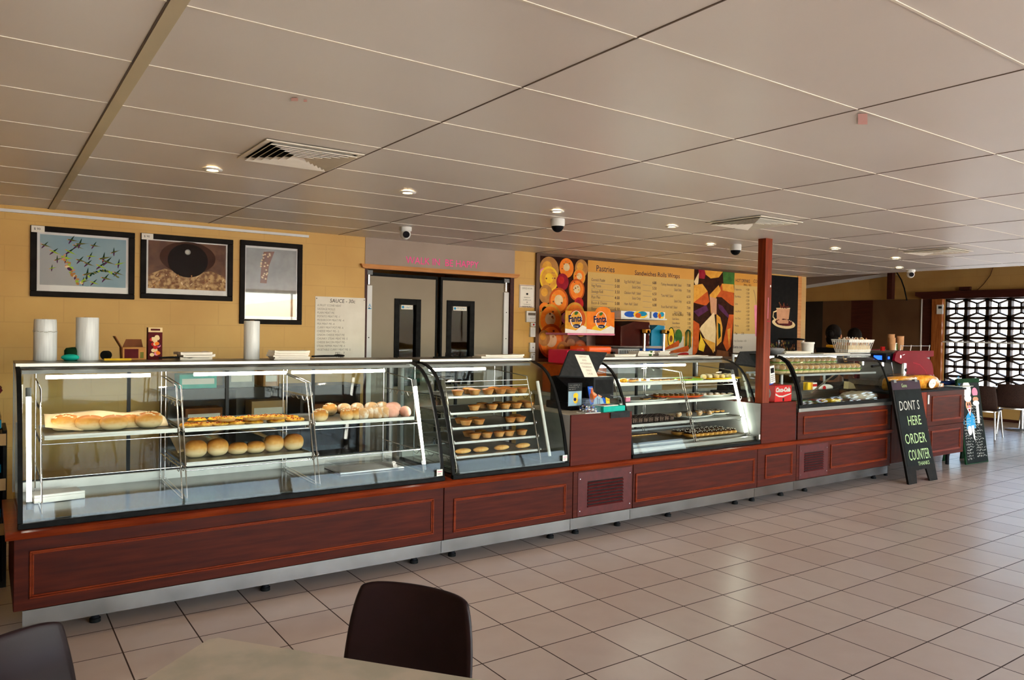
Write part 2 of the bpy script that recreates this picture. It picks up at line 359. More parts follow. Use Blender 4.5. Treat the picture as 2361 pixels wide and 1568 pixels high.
m_=mat('soft_bag','cdb89c',c2='e4d6c0',sc=20,rough=.35,spec=.3); m_.node_tree.nodes['Principled BSDF'].inputs['Alpha'].default_value=.5
# ------------------------------------------------------------------ room
CZ=2.51; YW=7.08; XL=-2.2; XR=10.65; XF=16.0; YB=-5.2
b=MB(); b.box(XL-.2,XF+.2,YB-.3,13.2,-.12,0,'floor_tile'); struct('floor',b,'floor_tile','beige square floor tiles with dark brown grout',org=(0,0,0))
b=MB(); b.box(XL-.2,XR,YB-.3,YW+.1,CZ,CZ+.06,'ceiling')
Y0=1.695; 
k=-11
while Y0+.605*k<YW:
    y=Y0+.605*k
    if y>YB: b.box(XL,XR,y-.004,y+.004,CZ-.002,CZ+.001,'ceiling_bar')
    k+=1
for i in range(-2,9):
    x=.42+1.218*i
    if i==0: b.box(x,x+.045,YB,YW,CZ-.005,CZ+.001,'ceiling_strip'); b.box(x-.006,x,YB,YW,CZ-.003,CZ+.001,'ceiling_seam')
    else: b.box(x-.0035,x+.0035,YB,YW,CZ-.002,CZ+.001,'ceiling_seam')
for pxa,pya,pxb,pyb in ((671,226,687,233),(700,230,708,235),(1978,262,2000,287)):  # pinkish reflection streaks painted onto the ceiling as flat patches
    c4=[oZ(x,y,CZ-.0045) for x,y in ((pxa,pya),(pxb,pya),(pxb,pyb),(pxa,pyb))]; b.add(c4,[(0,1,2,3)],'ceiling_reflection')
struct('ceiling',b,'ceiling','pale flat panelled ceiling over the counter',org=(0,0,CZ))
b=MB(); b.prism([(YB-.3,2.97),(8.6,2.97),(13.2,2.52),(13.2,2.62),(8.6,3.07),(YB-.3,3.07)],YZ(XR),0,XF+.2-XR,'grey_panel')
b.box(XR,XR+.05,YB-.3,YW+.1,CZ+.06,2.97,'grey_panel')
struct('ceiling_rear',b,'grey_panel','higher raked grey ceiling beyond the counter',org=(XR,0,2.97))
b=MB()   # cornice strip along the rake on the far wall
b.prism([(8.5,2.90),(8.6,2.97),(13.1,2.53),(13.1,2.46),(8.6,2.90)],YZ(XF-.05),0,.05,'white_paint'); struct('trim_1',b,'white_paint','pale cornice strip sloping along the far wall')
# back wall with the doorway
DX0,DX1,DZ=3.14,4.98,2.20
b=MB(); b.box(XL-.2,DX0,YW,YW+.15,0,CZ); b.box(DX1,10.47,YW,YW+.15,0,CZ)
struct('wall_back',b,'wall_yellow','yellow painted block wall behind the counter',org=(0,YW,0))
b=MB(); b.box(DX0,DX1,YW-.005,YW+.13,DZ,CZ,'grey_panel')
P=XZ(YW-.005); q=oY(935,607,YW); q2=oY(1082,609,YW)
b.text('WALK IN  BE HAPPY',P,q.x,q.z+.0,.105,'pink',sx=.94,w=.002)
b.line(P,[(q2.x-.34,q.z-.05),(q2.x-.1,q.z-.055),(q2.x-.05,q.z-.04)],.006,.002,'pink')
struct('wall_back_header',b,'grey_panel','grey infill panel over the doors with pink handwriting',org=(DX0,YW,DZ))
b=MB(); b.box(10.47,10.6,YW,13,0,2.97); struct('wall_back_return',b,'wall_yellow_side','end of the yellow back wall',org=(10.5,YW,0))
b=MB(); b.box(XL-.2,XL,YB,YW+.1,0,CZ); struct('wall_left',b,'wall_yellow_side','yellow block side wall',org=(XL,0,0))
b=MB(); b.box(10.4,XF+.2,13,13.2,0,3.1); struct('wall_rear_room',b,'wall_yellow','wall of the room beyond',org=(12,13,0))
# room behind the doors
b=MB(); b.box(2.6,2.7,YW+.15,9.4,0,CZ); b.box(5.4,5.5,YW+.15,9.4,0,CZ); b.box(2.6,5.5,9.4,9.5,0,CZ); b.box(2.6,5.5,YW+.15,9.5,CZ,CZ+.05)
struct('wall_kitchen',b,'wall_yellow','kitchen walls behind the swing doors',org=(4,8,0))
# right wall with the breeze block screen: opening Y 3.65..7.53, z .42..2.36
WY0,WY1,WZ0,WZ1=-3.2,7.52,.42,2.37
b=MB(); b.box(XF,XF+.2,YB-.3,WY0,0,3.1); b.box(XF,XF+.2,WY1,13.2,0,3.1); b.box(XF,XF+.2,WY0,WY1,0,WZ0); b.box(XF,XF+.2,WY0,WY1,WZ1,3.1)
struct('wall_right',b,'wall_yellow_side','yellow block wall at the far right end',org=(XF,0,0))
mat('breeze','2c201c',c2='3a2c26',sc=20,rough=.7)
b=MB(); BW=.3905; n=int((WY1-WY0)/BW); P=Pl((XF+.03,0,0),(0,1,0),(0,0,1),(1,0,0))
for r in range(5):
    z0=WZ0+r*BW; z1=z0+BW; zc=(z0+z1)/2
    for c in range(-1,n+1):
        y1=WY1-.0-c*BW; y0=y1-BW; yc=(y0+y1)/2
        if y0<WY0-.4 or y1>WY1+.01: continue
        b.pbox(P,y0,y0+.032,z0,z1,0,.13); b.pbox(P,y1-.032,y1,z0,z1,0,.13)
        b.pbox(P,y0,y1,z0,z0+.027,0,.13); b.pbox(P,y0,y1,z1-.027,z1,0,.13); b.pbox(P,y0,y1,zc-.027,zc+.027,0,.10)
        for s in (1,-1):
            zt=z1-.022 if s>0 else z0+.022; zm=zc+s*.095
            b.prism([(y0,zt-s*.018),(yc,zm-s*.018),(yc,zm+s*.012),(y0,zt+s*.012)],P,0,.10); b.prism([(yc,zm-s*.018),(y1,zt-s*.018),(y1,zt+s*.012),(yc,zm+s*.012)],P,0,.10)
            b.pbox(P,yc-.014,yc+.014,min(zc,zm),max(zc,zm),0,.10)
struct('window_1',b,'breeze','dark patterned breeze block screen letting in daylight',org=(XF,5,WZ0))
b=MB(); b.box(XF-.06,XF-.03,WY0,WY1,1.49,1.515,'white_paint'); struct('trim_2',b,'white_paint','thin pale rail across the block screen')
b=MB(); b.prism([(WY0,2.37),(7.85,2.37),(8.03,2.44),(8.03,2.52),(WY0,2.54)],YZ(XF-.18),0,.2); b.box(XF-.12,XF-.04,7.0,7.2,2.53,2.6); struct('trim_3',b,'dark_timber','dark timber beam over the block screen')
b=MB(); b.box(XF-.09,XF+.02,7.53,7.73,0,2.37); struct('trim_4',b,'cedar','orange timber jamb beside the block screen')
b=MB(); b.box(XF-.05,XF,7.73,7.93,0,2.37); struct('trim_5',b,'dark_timber','dark infill strip beside the timber jamb')
b=MB(); b.box(XF-.03,XF,WY0,WY1,0,.05); b.box(XF-.05,XF,WY0,WY1,.40,.425,'white_paint'); struct('baseboard_right',b,'dark_timber','dark skirting under the block screen')
b=MB(); b.box(XF-.06,XF-.01,7.93,9.0,0,2.38,'partition'); b.box(XF-.06,XF-.01,9.0,9.5,0,2.38,'dark_timber'); b.box(XF-.06,XF-.01,9.5,10.2,0,2.38,'partition'); b.box(XF-.065,XF-.01,10.2,10.9,0,2.38,'partition_dark')
b.box(XF-.075,XF-.05,7.935,7.955,0,2.38,'white_paint')
struct('wall_partition',b,'partition','dark brown panelled partition on the far wall',org=(XF,9,0))
# front wall behind the camera: storefront openings
b=MB(); ops=[(-.3,1.0),(1.15,4.65),(4.8,8.35),(8.5,12.05),(12.2,15.9)]
x=XL-.2
for a,c in ops: b.box(x,a,YB-.2,YB,0,3.1); x=c
b.box(x,XF+.2,YB-.2,YB,0,3.1); b.box(XL-.2,XF+.2,YB-.2,YB,2.47,3.1); b.box(XL-.2,XF+.2,YB-.2,YB,0,.06)
struct('wall_front',b,'wall_yellow','front wall behind the viewer with storefront windows',org=(5,YB,0))
for i,(a,c) in enumerate(ops):
    b=MB(); mx=(a+c)/2
    b.box(a,c,YB-.12,YB-.06,.06,.10,'alu'); b.box(a,c,YB-.12,YB-.06,2.43,2.47,'alu'); b.box(a,a+.04,YB-.12,YB-.06,.1,2.43,'alu'); b.box(c-.04,c,YB-.12,YB-.06,.1,2.43,'alu'); b.box(mx-.02,mx+.02,YB-.12,YB-.06,.1,2.43,'alu')
    struct('window_%d'%(i+2),b,'alu','aluminium storefront window behind the viewer')
b=MB(); b.box(-40,60,-50,YB-.2,-.2,-.12,'asphalt'); b.box(XF+.2,60,YB-.2,40,-.2,-.12,'asphalt'); b.box(-40,XF+.2,YB-2.8,YB-.2,-.12,-.02,'concrete'); struct('ground',b,'asphalt','pale paving outside',org=(10,-10,-.2))
b=MB(); b.box(XL,XF,YB-1.6,YB-.2,2.7,2.8); struct('awning',b,'grey_panel','verandah roof outside the storefront')
# white pipe rail on the wall
b=MB(); a=oY(0,488,YW-.02); c=oY(712,543,YW-.02); b.box(-.9,c.x,YW-.025,YW,2.455,2.478); struct('trim_6',b,'white_paint','white rail fixed high on the yellow wall')
b=MB(); b.prism([(3.085,2.24),(3.10,2.205),(3.13,2.195),(4.99,2.195),(5.02,2.215),(5.03,2.24)],XZ(YW),0,.045,None); struct('trim_7',b,'lintel_wood','orange timber head over the doors')
b=MB(); b.box(10.37,10.47,YW-.01,YW,0,CZ); struct('trim_8',b,'lintel_wood','pale timber edge at the end of the wall')
# doors
def door(name,x0,x1,hinge,wx0,wx1,wz0,wz1,ang):
    d=MB(); P=XZ(0); pc=Matrix.Translation((hinge,YW+.05,0))@Matrix.Rotation(ang,4,'Z')@Matrix.Translation((-hinge,0,0))
    d.xf=pc
    d.box(x0,wx0,0,.045,.02,2.13); d.box(wx1,x1,0,.045,.02,2.13); d.box(wx0,wx1,0,.045,.02,wz0); d.box(wx0,wx1,0,.045,wz1,2.13)
    o=struct(name,d,'door_grey','grey swing door with a vertical viewing window',org=(hinge,YW,0))
    f=MB(); f.xf=pc; t=.05
    for a,c,e,g in ((wx0-.01,wx0+t,wz0-.01,wz1+.01),(wx1-t,wx1+.01,wz0-.01,wz1+.01),(wx0+t,wx1-t,wz1-t,wz1+.01),(wx0+t,wx1-t,wz0-.01,wz0+t)): f.box(a,c,-.012,.057,e,g)
    f.build('window_frame','rubber',o,bevel=.004)
    f=MB(); f.xf=pc; f.box(wx0+t,wx1-t,.018,.024,wz0+t,wz1-t); f.build('pane','pane_dark',o)
    f=MB(); f.xf=pc; f.box(wx0+t+.03,wx1-t-.03,.012,.016,wz1-t-.05,wz1-t-.005,'paper'); P2=Pl(Vector((0,.011,0)),(1,0,0),(0,0,1),(0,-1,0))
    f.oval(P2,wx0+t+.05,wz1-t-.027,.014,.014,.001,'chalk_blue'); f.scrib(P2,wx0+t+.07,wx1-t-.04,wz1-t-.034,.014,'chalk_blue',.003); f.build('sticker','paper',o)
    f=MB(); f.xf=pc; f.box(x0,x1,-.004,.05,2.13,2.165); ex=(x1 if hinge==x0 else x0); f.box(ex-.012,ex+.012,-.004,.05,.02,2.165); f.build('edge_seal','rubber',o)
    f=MB(); f.xf=pc; hx=(x0,x0+.065) if hinge==x0 else (x1-.065,x1); f.box(*hx,-.025,.05,.02,2.03)
    for z in (1.2,1.5,1.8): f.cyl(((hx[0]+hx[1])/2,-.025,z),((hx[0]+hx[1])/2,-.028,z),.006,m='rubber',n=10)
    if hinge==x0: f.pbox(Pl((0,-.0255,0),(1,0,0),(0,0,1),(0,-1,0)),hx[0]+.02,hx[1]-.008,1.79,1.80,0,.001,'chalk_blue'); f.text('A',Pl((0,-.0255,0),(1,0,0),(0,0,1),(0,-1,0)),hx[0]+.022,1.81,.05,'chalk_blue')
    f.build('hinge_guard','white_paint',o,bevel=.003)
    f=MB(); f.xf=pc; hc=(hx[0]+hx[1])/2; f.cyl((hc,.0,2.04),(hc,.0,2.15),.022,n=14,m='chrome'); f.box(hc-.035,hc+.035,-.03,.04,2.14,2.185,'grey_plastic'); f.build('hinge_pivot','chrome',o)
    return o
wl=[oY(918,690,YW),oY(977,690,YW),oY(1041,694,YW),oY(1100,694,YW)]
door('door_1',3.17,4.02,3.17,wl[0].x,wl[1].x,1.0,wl[0].z,.05)
door('door_2',4.08,4.93,4.93,wl[2].x,wl[3].x,1.0,wl[2].z,-.05)
b=MB(); b.box(DX0,3.17,YW+.0,YW+.12,0,2.2); b.box(4.93,DX1,YW,YW+.12,0,2.2,); struct('door_jamb',b,'dark_timber','narrow dark jambs at both sides of the doors')
# ------------------------------------------------------------------ counter
YF=4.466; PZ0=.158; LZ0=.518; LZ1=.562
def moulding(pl,x0,x1,z0,z1,t=.016):
    b=MB()
    for k,(d,w) in enumerate(((0,.010),(.010,.006))):
        a=d; q=d+.010
        b.pbox(pl,x0+a,x1-a,z1-q,z1-a,0,w); b.pbox(pl,x0+a,x1-a,z0+a,z0+q,0,w); b.pbox(pl,x0+a,x0+q,z0+q,z1-q,0,w); b.pbox(pl,x1-q,x1-a,z0+q,z1-q,0,w)
    return b
PF=XZ(YF)
def unit(x0,x1,label,frames=(),vents=(),legs=(),z1=LZ0,back=5.30,kick=True):
    t=thing('counter_unit',((x0+x1)/2,YF+.4,0),label,'counter unit')
    b=MB(); b.box(x0,x1,YF+.014,back,PZ0,z1); b.build('carcass','mahogany',t)
    b=MB(); b.box(x0+.0015,x1-.0015,YF,YF+.014,PZ0,z1); b.build('front_panel','mahogany',t,bevel=.002)
    for f in frames: moulding(PF,*f).build('panel_moulding','mahogany_edge',t,bevel=.003)
    for v in vents:
        g=MB(); a,c,e,h=v; g.pbox(PF,a,c,e,h,0,.004); m=.085*(c-a)/.5
        la,lc,le,lh=a+m,c-m,e+.06,h-.075; n=8; st=(lh-le)/n
        for i in range(n):
            z=le+i*st; P=YZ(la); g.prism([(YF-.004,z),(YF-.016,z+.004),(YF-.004,z+st*.62)],P,0,lc-la,None)
            g.pbox(PF,la,lc,z+st*.62,z+st*.95,.0041,.0045,'rubber')
        for sx in (a+.02,c-.02):
            for sz in (e+.04,h-.05): g.cyl((sx,YF-.004,sz),(sx,YF-.007,sz),.005,n=8,m='chrome')
        g.build('vent_grille','vent_red',t)
    if kick:
        b=MB(); b.box(x0+(.04 if x0<.2 else 0),x1,YF+.028,YF+.034,.06,PZ0,); b.box(x0+(.04 if x0<.2 else 0),x1,YF-.001,YF+.03,PZ0-.007,PZ0-.002); b.build('kick_board','kick_steel',t)
    for x in legs:
        for y in (YF+.11,back-.08):
            b=MB(); b.cyl((x,y,0),(x,y,.02),.028,m='rubber'); b.cyl((x,y,.02),(x,y,PZ0),.02); b.build('leg','black_plastic',t)
    return t
unit(.128,2.582,'longest mahogany counter base, under the left display case',[(.195,2.505,.212,.455)],legs=(.5,1.41,2.42))
unit(2.586,3.726,'mahogany counter base under the curved pie case, one raised panel',[(2.66,3.655,.2,.435)],legs=(2.72,3.6))
unit(3.730,4.362,'short mahogany counter base with a red louvred vent under the till',[],[(3.775,4.345,.165,.505)],legs=(3.85,4.3),z1=LZ0)
unit(4.366,5.975,'mahogany counter base under the lit pastry case, one long panel',[(4.39,5.93,.205,.44)],legs=(4.9,5.8))
unit(5.979,6.586,'narrow mahogany counter base with one small square panel beside the post',[(6.09,6.515,.225,.455)],legs=(6.05,6.5))
unit(6.590,8.340,'mahogany counter base under the salad case, vent on its left side',[(7.17,8.26,.225,.475)],[(6.63,7.12,.17,.50)],legs=(6.9,8.2))
b=MB(); P=YZ(.093); b.prism([(YF-.005,LZ0),(YF-.03,LZ0+.006),(YF-.038,LZ0+.022),(YF-.03,LZ1-.006),(YF-.012,LZ1),(5.30,LZ1),(5.30,LZ0),(YF+.2,LZ0)],P,0,8.34-.093)
one('counter_ledge',b,'mahogany_edge','long rounded timber ledge running along the whole counter front','ledge')
# tills stands
def stand(x0,x1,z1,label,top='granite'):
    t=thing('till_stand',((x0+x1)/2,YF+.4,LZ1),label,'till stand')
    b=MB(); b.box(x0,x1,YF+.004,YF+.02,LZ1,z1); b.build('front_panel','mahogany_box',t,bevel=.002)
    b=MB(); b.box(x0,x0+.016,YF+.02,5.2,LZ1,z1-.004); b.box(x1-.016,x1,YF+.02,5.2,LZ1,z1-.004); b.box(x0+.016,x1-.016,5.18,5.2,LZ1,z1-.004); b.build('side_panel','sill_grey',t)
    b=MB(); b.box(x0+.001,x1-.001,YF+.02,5.2,z1-.016,z1); b.build('top_panel',top,t,bevel=.002)
    return t
stand(3.702,4.343,.956,'plain mahogany box stand carrying the left till')
stand(6.035,6.572,.945,'plain mahogany box stand at the foot of the post','mahogany_box')
# ------------------------------------------------------------------ glass display cases
PROF=[(4.492,.575),(4.512,.70),(4.540,.82),(4.575,.93),(4.618,1.04),(4.665,1.14),(4.705,1.205),(4.755,1.262),(4.815,1.305),(4.89,1.336),(4.96,1.352),(5.03,1.36)]
def case(x0,x1,label,frames=((0,1),(1,1)),back=5.33,tubes=(),vtubes=(),panelseg=2,zf=.60,tz=1.362,endw=.012):
    t=thing('display_case',((x0+x1)/2,4.9,LZ1),label,'display case')
    YP=Pl((x0,0,0),(0,1,0),(0,0,1),(1,0,0)); L=x1-x0
    b=MB(); b.sheet(PROF,YP,.012,L-.012,.006,None); b.build('curved_glass','glass',t)
    for s in (0,1):
        xa=x0+.002 if s==0 else x1-.010
        b=MB(); pts=[(p[0]+.004,p[1]) for p in PROF]+[(back-.03,1.36),(back-.03,.58),(4.50,.58)]
        b.prism(pts,Pl((xa,0,0),(0,1,0),(0,0,1),(1,0,0)),0,.006); b.build('end_glass','glass_end',t)
        b=MB(); w=.022
        b.sheet([(p[0]-.004,p[1]) for p in PROF],Pl((x0 if s==0 else x1-w,0,0),(0,1,0),(0,0,1),(1,0,0)),0,w,.014); b.build('edge_trim','rubber',t)
    b=MB(); b.box(x0,x1,4.478,4.515,LZ1,.592); b.build('bottom_gasket','rubber',t,bevel=.004)
    b=MB(); b.box(x0+.012,x1-.012,4.515,back,LZ1,zf); b.box(x0+.012,x1-.012,back-.05,back-.03,zf,zf+.055,'white_plastic'); b.build('base_deck','steel_soft',t)
    b=MB(); b.box(x0,x1,5.0,back+.03,tz,tz+.012); b.box(x0,x1,4.99,5.0,tz-.010,tz+.012,'steel'); b.box(x0,x1,5.0,5.02,tz-.022,tz,'rubber'); b.build('top_panel','steel',t,bevel=.002)
    b=MB(); b.box(x0+.03,x1-.03,4.97,5.09,1.315,1.335); b.build('lamp_housing','sill_grey',t)
    for a,c,m in tubes:
        b=MB(); b.cyl((a,5.0,1.293),(c,5.0,1.293),.011,m=m,n=10); b.build('light_tube','tube_light',t)
    for (p,q,m) in vtubes:
        b=MB(); b.cyl(p,q,.012,m=m,n=10); d=(Vector(q)-Vector(p)).normalized(); b.cyl(Vector(q),Vector(q)+d*.05,.014,m='grey_plastic',n=10); b.cyl(Vector(p),Vector(p)-d*.04,.014,m='grey_plastic',n=10); b.build('light_tube','tube_light',t)
    # rear sliding doors
    for i in range(panelseg):
        a=x0+.02+i*(L-.04)/panelseg-(.02 if i else 0); c=x0+.02+(i+1)*(L-.04)/panelseg; y=back-.02+(i%2)*.012
        g=MB(); g.box(a+.02,c-.02,y,y+.005,.66,1.34); fr=MB()
        fr.box(a,a+.02,y-.002,y+.008,.655,1.345); fr.box(c-.02,c,y-.002,y+.008,.655,1.345); fr.box(a,c,y-.002,y+.008,.64,.66); fr.box(a,c,y-.002,y+.008,1.34,1.355)
        fo=fr.build('rear_door','dark_plastic',t); g.build('pane','glass_end',fo)
    for a in (x0,x1-.03):
        b=MB(); b.box(a,a+.03,back-.03,back+.02,.6,1.36); b.build('rear_post','sill_grey',t)
    return t
def rack(t,x,zs,y0=4.60,y1=4.80,yb=5.26,z0=.605,z1=1.24,gap=.026,hook=1,single=False):
    """sloping wire ladder carrying the shelves"""
    b=MB()
    for xx in ((x,) if single else (x-gap/2,x+gap/2)):
        b.tube([(xx,yb,z0),(xx,yb,z1+.07)],.0042,6); b.tube([(xx,yb,z1+.03),(xx,y1,z1),(xx,y0,z0)],.0042,6)
        b.tube([(xx,yb,z0+.01),(xx,y0,z0)],.0035,6)
        for z in zs:
            f=(z-z0)/(z1-z0); y=y0+(y1-y0)*f; b.tube([(xx,yb,z-.012),(xx,y,z-.012)],.003,6)
            if hook: 
                n=8; pts=[]
                for i in range(n*2+1):
                    yy=y+.02+(yb-.06-y)*i/(n*2); pts.append((xx,yy,z-.012-(.028 if i%4 in (1,2) else 0)))
                b.tube(pts,.002,5)
                b.tube([(xx,y,z-.015),(xx,y-.02,z-.012),(xx,y-.022,z+.012),(xx,y-.012,z+.016)],.003,6)
    b.build('wire_rack','chrome',t)
def yfront(z): return 4.60+(z-.605)/(1.24-.605)*.20
def tray(t,x0,x1,z,m='steel',lip=.012,y0=None,y1=5.22,name='shelf_tray'):
    y0=yfront(z)+.005 if y0 is None else y0
    b=MB(); b.box(x0,x1,y0,y1,z-.004,z); b.box(x0,x1,y0-.004,y0,z-.012,z+lip); b.box(x0,x1,y1,y1+.004,z-.004,z+lip); b.box(x0,x0+.004,y0,y1,z,z+lip); b.box(x1-.004,x1,y0,y1,z,z+lip)
    return b.build(name,m,t)
def rod(t,x0,x1,z,y=None,dz=0,r=.0035):
    y=yfront(z) if y is None else y
    b=MB(); b.tube([(x0,y,z+dz),(x1,y,z+dz)],r,6,'chrome'); b.build('support_rod','chrome',t)
# case 1
c1=case(.145,2.60,'long left display case of rolls and pizza scrolls, biggest of the glass cases',tubes=((.29,.83,'tube_light'),(1.08,1.66,'tube_light'),(1.70,2.38,'tube_light')),
  vtubes=(((.20,4.655,.665),(.20,4.80,1.20),'tube_light'),((2.515,4.63,.66),(2.515,4.775,1.19),'tube_light')),panelseg=4)
RX1,RX2,RX3=.952,1.742,2.50
rack(c1,.255,(.785,.985,1.16),single=True); rack(c1,RX1,(.785,.985,1.16)); rack(c1,RX2,(.785,.985,1.16)); rack(c1,RX3,(.765,.965,1.16),single=True)
ZA,ZL=.985,.790
tray(c1,.27,RX1-.02,ZA); tray(c1,RX1+.02,RX2-.02,ZA-.002); tray(c1,RX2+.02,RX3-.02,ZA-.012); tray(c1,RX1+.02,RX2-.02,ZL)
rod(c1,.255,RX1-.013,ZA,dz=-.035); rod(c1,RX1+.013,RX2-.013,ZA,dz=-.035); rod(c1,RX2+.013,RX3,ZA,dz=-.048); rod(c1,.255,RX1-.013,ZL,dz=-.01); rod(c1,RX1+.013,RX2-.013,ZL,dz=-.035); rod(c1,RX2+.013,RX3,ZL,dz=-.03)
# white lid / clear scraper lying on the deck
# case 2
c2=case(2.663,3.700,'small curved pie warmer case between the long case and the till',tubes=((2.75,3.25,'tube_light'),),vtubes=(),panelseg=2)
b=MB(); b.cyl((3.60,4.60,.63),(3.60,4.775,1.20),.013,m='white_plastic'); b.build('light_tube','white_plastic',c2)
Z2=[1.105,.99,.886,.785,.686]
for x in (2.765,3.515): rack(c2,x,Z2,single=True,hook=1)
for i,z in enumerate(Z2): tray(c2,2.775,3.505,z,'steel',lip=.004)
for z in (1.215,1.175): rod(c2,2.765,3.515,z)
# case 3
c3=case(4.372,6.085,'brightly lit display case of cakes and pastries right of the till',tubes=((4.45,5.55,'tube_cool'),(4.47,5.3,'tube_light')),
  vtubes=(((6.00,4.625,.655),(6.00,4.79,1.20),'tube_cool'),),panelseg=2)
Z3=[1.147,.98,.80,.635]
rack(c3,5.27,Z3[:4]); rack(c3,4.43,Z3,single=True); rack(c3,6.02,Z3,single=True)
for z in Z3: tray(c3,4.44,5.25,z,'white_plastic' if z>.9 else 'steel'); tray(c3,5.29,6.01,z,'white_plastic' if z>.9 else 'steel')
rod(c3,5.285,6.02,1.147,dz=-.035)
b=MB(); b.box(4.40,6.06,4.53,4.57,.60,.63); b.build('deck_rail','steel',c3)
b=MB(); b.cyl((4.62,5.1,.60),(4.62,5.1,.70),.035); one('tin_can',b,'c_cream','small pale tin standing low in the back of the pastry case','tin')
# stickers low on the end of each curved glass
def sticker(t,x,z): 
    y=4.492+(z-.575)*.16-.012; b=MB(); b.box(x,x+.045,y-.002,y-.001,z,z+.045,'paper'); P=XZ(y-.0021); b.line(P,[(x+.008,z+.03),(x+.037,z+.03)],.006,.0005,'c_pink'); b.line(P,[(x+.008,z+.015),(x+.03,z+.015)],.004,.0005,'ink_soft'); b.build('sticker','paper',t)
sticker(c1,2.535,.598); sticker(c2,3.635,.605); sticker(c3,6.015,.605)
# case 4 : refrigerated salad case
P4=[(4.462,.905),(4.478,1.0),(4.505,1.10),(4.54,1.19),(4.575,1.265),(4.62,1.325),(4.68,1.362),(4.76,1.382)]
x0,x1=6.60,8.33
c4=thing('display_case',((x0+x1)/2,4.9,LZ1),'refrigerated salad and filled roll case at the right end of the counter','display case')
YP=Pl((x0,0,0),(0,1,0),(0,0,1),(1,0,0)); L=x1-x0
b=MB(); b.sheet(P4,YP,.012,L-.012,.006); b.build('curved_glass','glass',c4)
for s in (0,1):
    b=MB(); b.prism([(p[0]+.004,p[1]) for p in P4]+[(5.28,1.382),(5.28,.89),(4.47,.89)],Pl((x0+.002 if s==0 else x1-.01,0,0),(0,1,0),(0,0,1),(1,0,0)),0,.006); b.build('end_glass','glass_end',c4)
    b=MB(); b.sheet([(p[0]-.004,p[1]) for p in P4],Pl((x0 if s==0 else x1-.02,0,0),(0,1,0),(0,0,1),(1,0,0)),0,.02,.014); b.build('edge_trim','rubber',c4)
b=MB(); b.box(x0,x1,4.452,4.475,.873,.908); b.build('bottom_gasket','rubber',c4,bevel=.003)
b=MB(); b.box(x0,x1,4.455,4.475,.835,.873); b.build('sill_trim','steel',c4,bevel=.003)
b=MB(); b.box(x0,x1,YF+.0,YF+.02,LZ1,.835); b.build('front_panel','mahogany',c4,bevel=.002)
moulding(PF,6.69,8.25,.61,.79).build('panel_moulding','mahogany_edge',c4,bevel=.003)
b=MB(); b.box(x0,x1,YF+.02,5.3,LZ1,.80,'sill_grey'); b.box(x0,x1,4.475,4.53,.8,.872); b.box(x0,x1,5.10,5.3,.8,.93); b.box(x0,x0+.03,4.53,5.1,.8,.885); b.box(x1-.03,x1,4.53,5.1,.8,.885)
b.box(x0,x1,5.095,5.115,.86,.97,'steel'); b.build('cabinet_body','steel',c4)
b=MB(); b.box(x0,x1,4.72,5.33,1.383,1.395); b.box(x0,x1,4.715,4.722,1.375,1.397,'sill_grey'); b.build('top_panel','steel_soft',c4,bevel=.002)
b=MB(); b.box(x0+.03,x1-.1,4.60,5.12,1.188,1.194,'glass_end'); b.box(x0+.03,x1-.1,4.592,4.60,1.18,1.2,'sill_grey'); b.box(x0+.03,x1-.1,5.12,5.13,1.18,1.2,'sill_grey'); b.build('glass_shelf','sill_grey',c4)
b=MB(); b.tube([(x0+.85,4.62,1.18),(x0+.95,4.95,.96)],.008,8); b.build('shelf_strut','alu',c4)
b=MB(); b.cyl((x0+.06,5.06,1.352),(x1-.15,5.06,1.352),.014,m='tube_light',n=10); b.build('light_tube','tube_light',c4)
b=MB(); b.box(x0,x1,5.28,5.285,.95,1.37,'glass_end'); 
for x in (x0,(x0+x1)/2,x1-.03): b.box(x,x+.03,5.275,5.29,.93,1.383)
b.build('rear_door','sill_grey',c4)
b=MB(); b.tube([(x0+.02,p[0]-.02,p[1]) for p in P4],.014,8); b.build('glass_stay','rubber',c4)
# gastronorm pans
fills=[('c_sky','steel'),('c_cream','steel'),('ham','steel'),('c_yellow','steel'),('lettuce','steel'),('c_red','steel'),('c_cream','steel'),('c_orange','steel'),('lettuce','steel')]
for i in range(9):
    a=x0+.05+i*.183; t=thing('food_pan',(a+.085,4.8,.80),'%s steel salad pan from the left in the refrigerated case'%ORD[i],'pan','steel salad pans')
    b=MB(); c=a+.168
    for q in ((a,a+.004,4.54,5.09),(c-.004,c,4.54,5.09)): b.box(*q,.80,.872)
    b.box(a,c,4.54,4.544,.80,.872); b.box(a,c,5.086,5.09,.80,.872); b.box(a,c,4.54,5.09,.80,.803); b.box(a-.005,c+.005,4.535,4.545,.872,.875); b.box(a-.006,a+.004,4.54,5.09,.872,.876); b.box(c-.004,c+.006,4.54,5.09,.872,.876)
    b.build('pan_body','steel',t)
    f=fills[i][0]; b=MB(); rnd=random.Random(i)
    if f=='c_black': b.box(a+.01,c-.01,4.55,5.08,.805,.82)
    else:
        n=6
        vs=[(a+.006+(c-a-.012)*u/n,4.55+.53*v/12,.850+rnd.uniform(0,.02)) for u in range(n+1) for v in range(13)]
        b.add(vs,[(u*13+v,(u+1)*13+v,(u+1)*13+v+1,u*13+v+1) for u in range(n) for v in range(12)],None,True)
        b.box(a+.006,c-.006,4.55,5.08,.805,.849)
    b.build('filling',f,t)
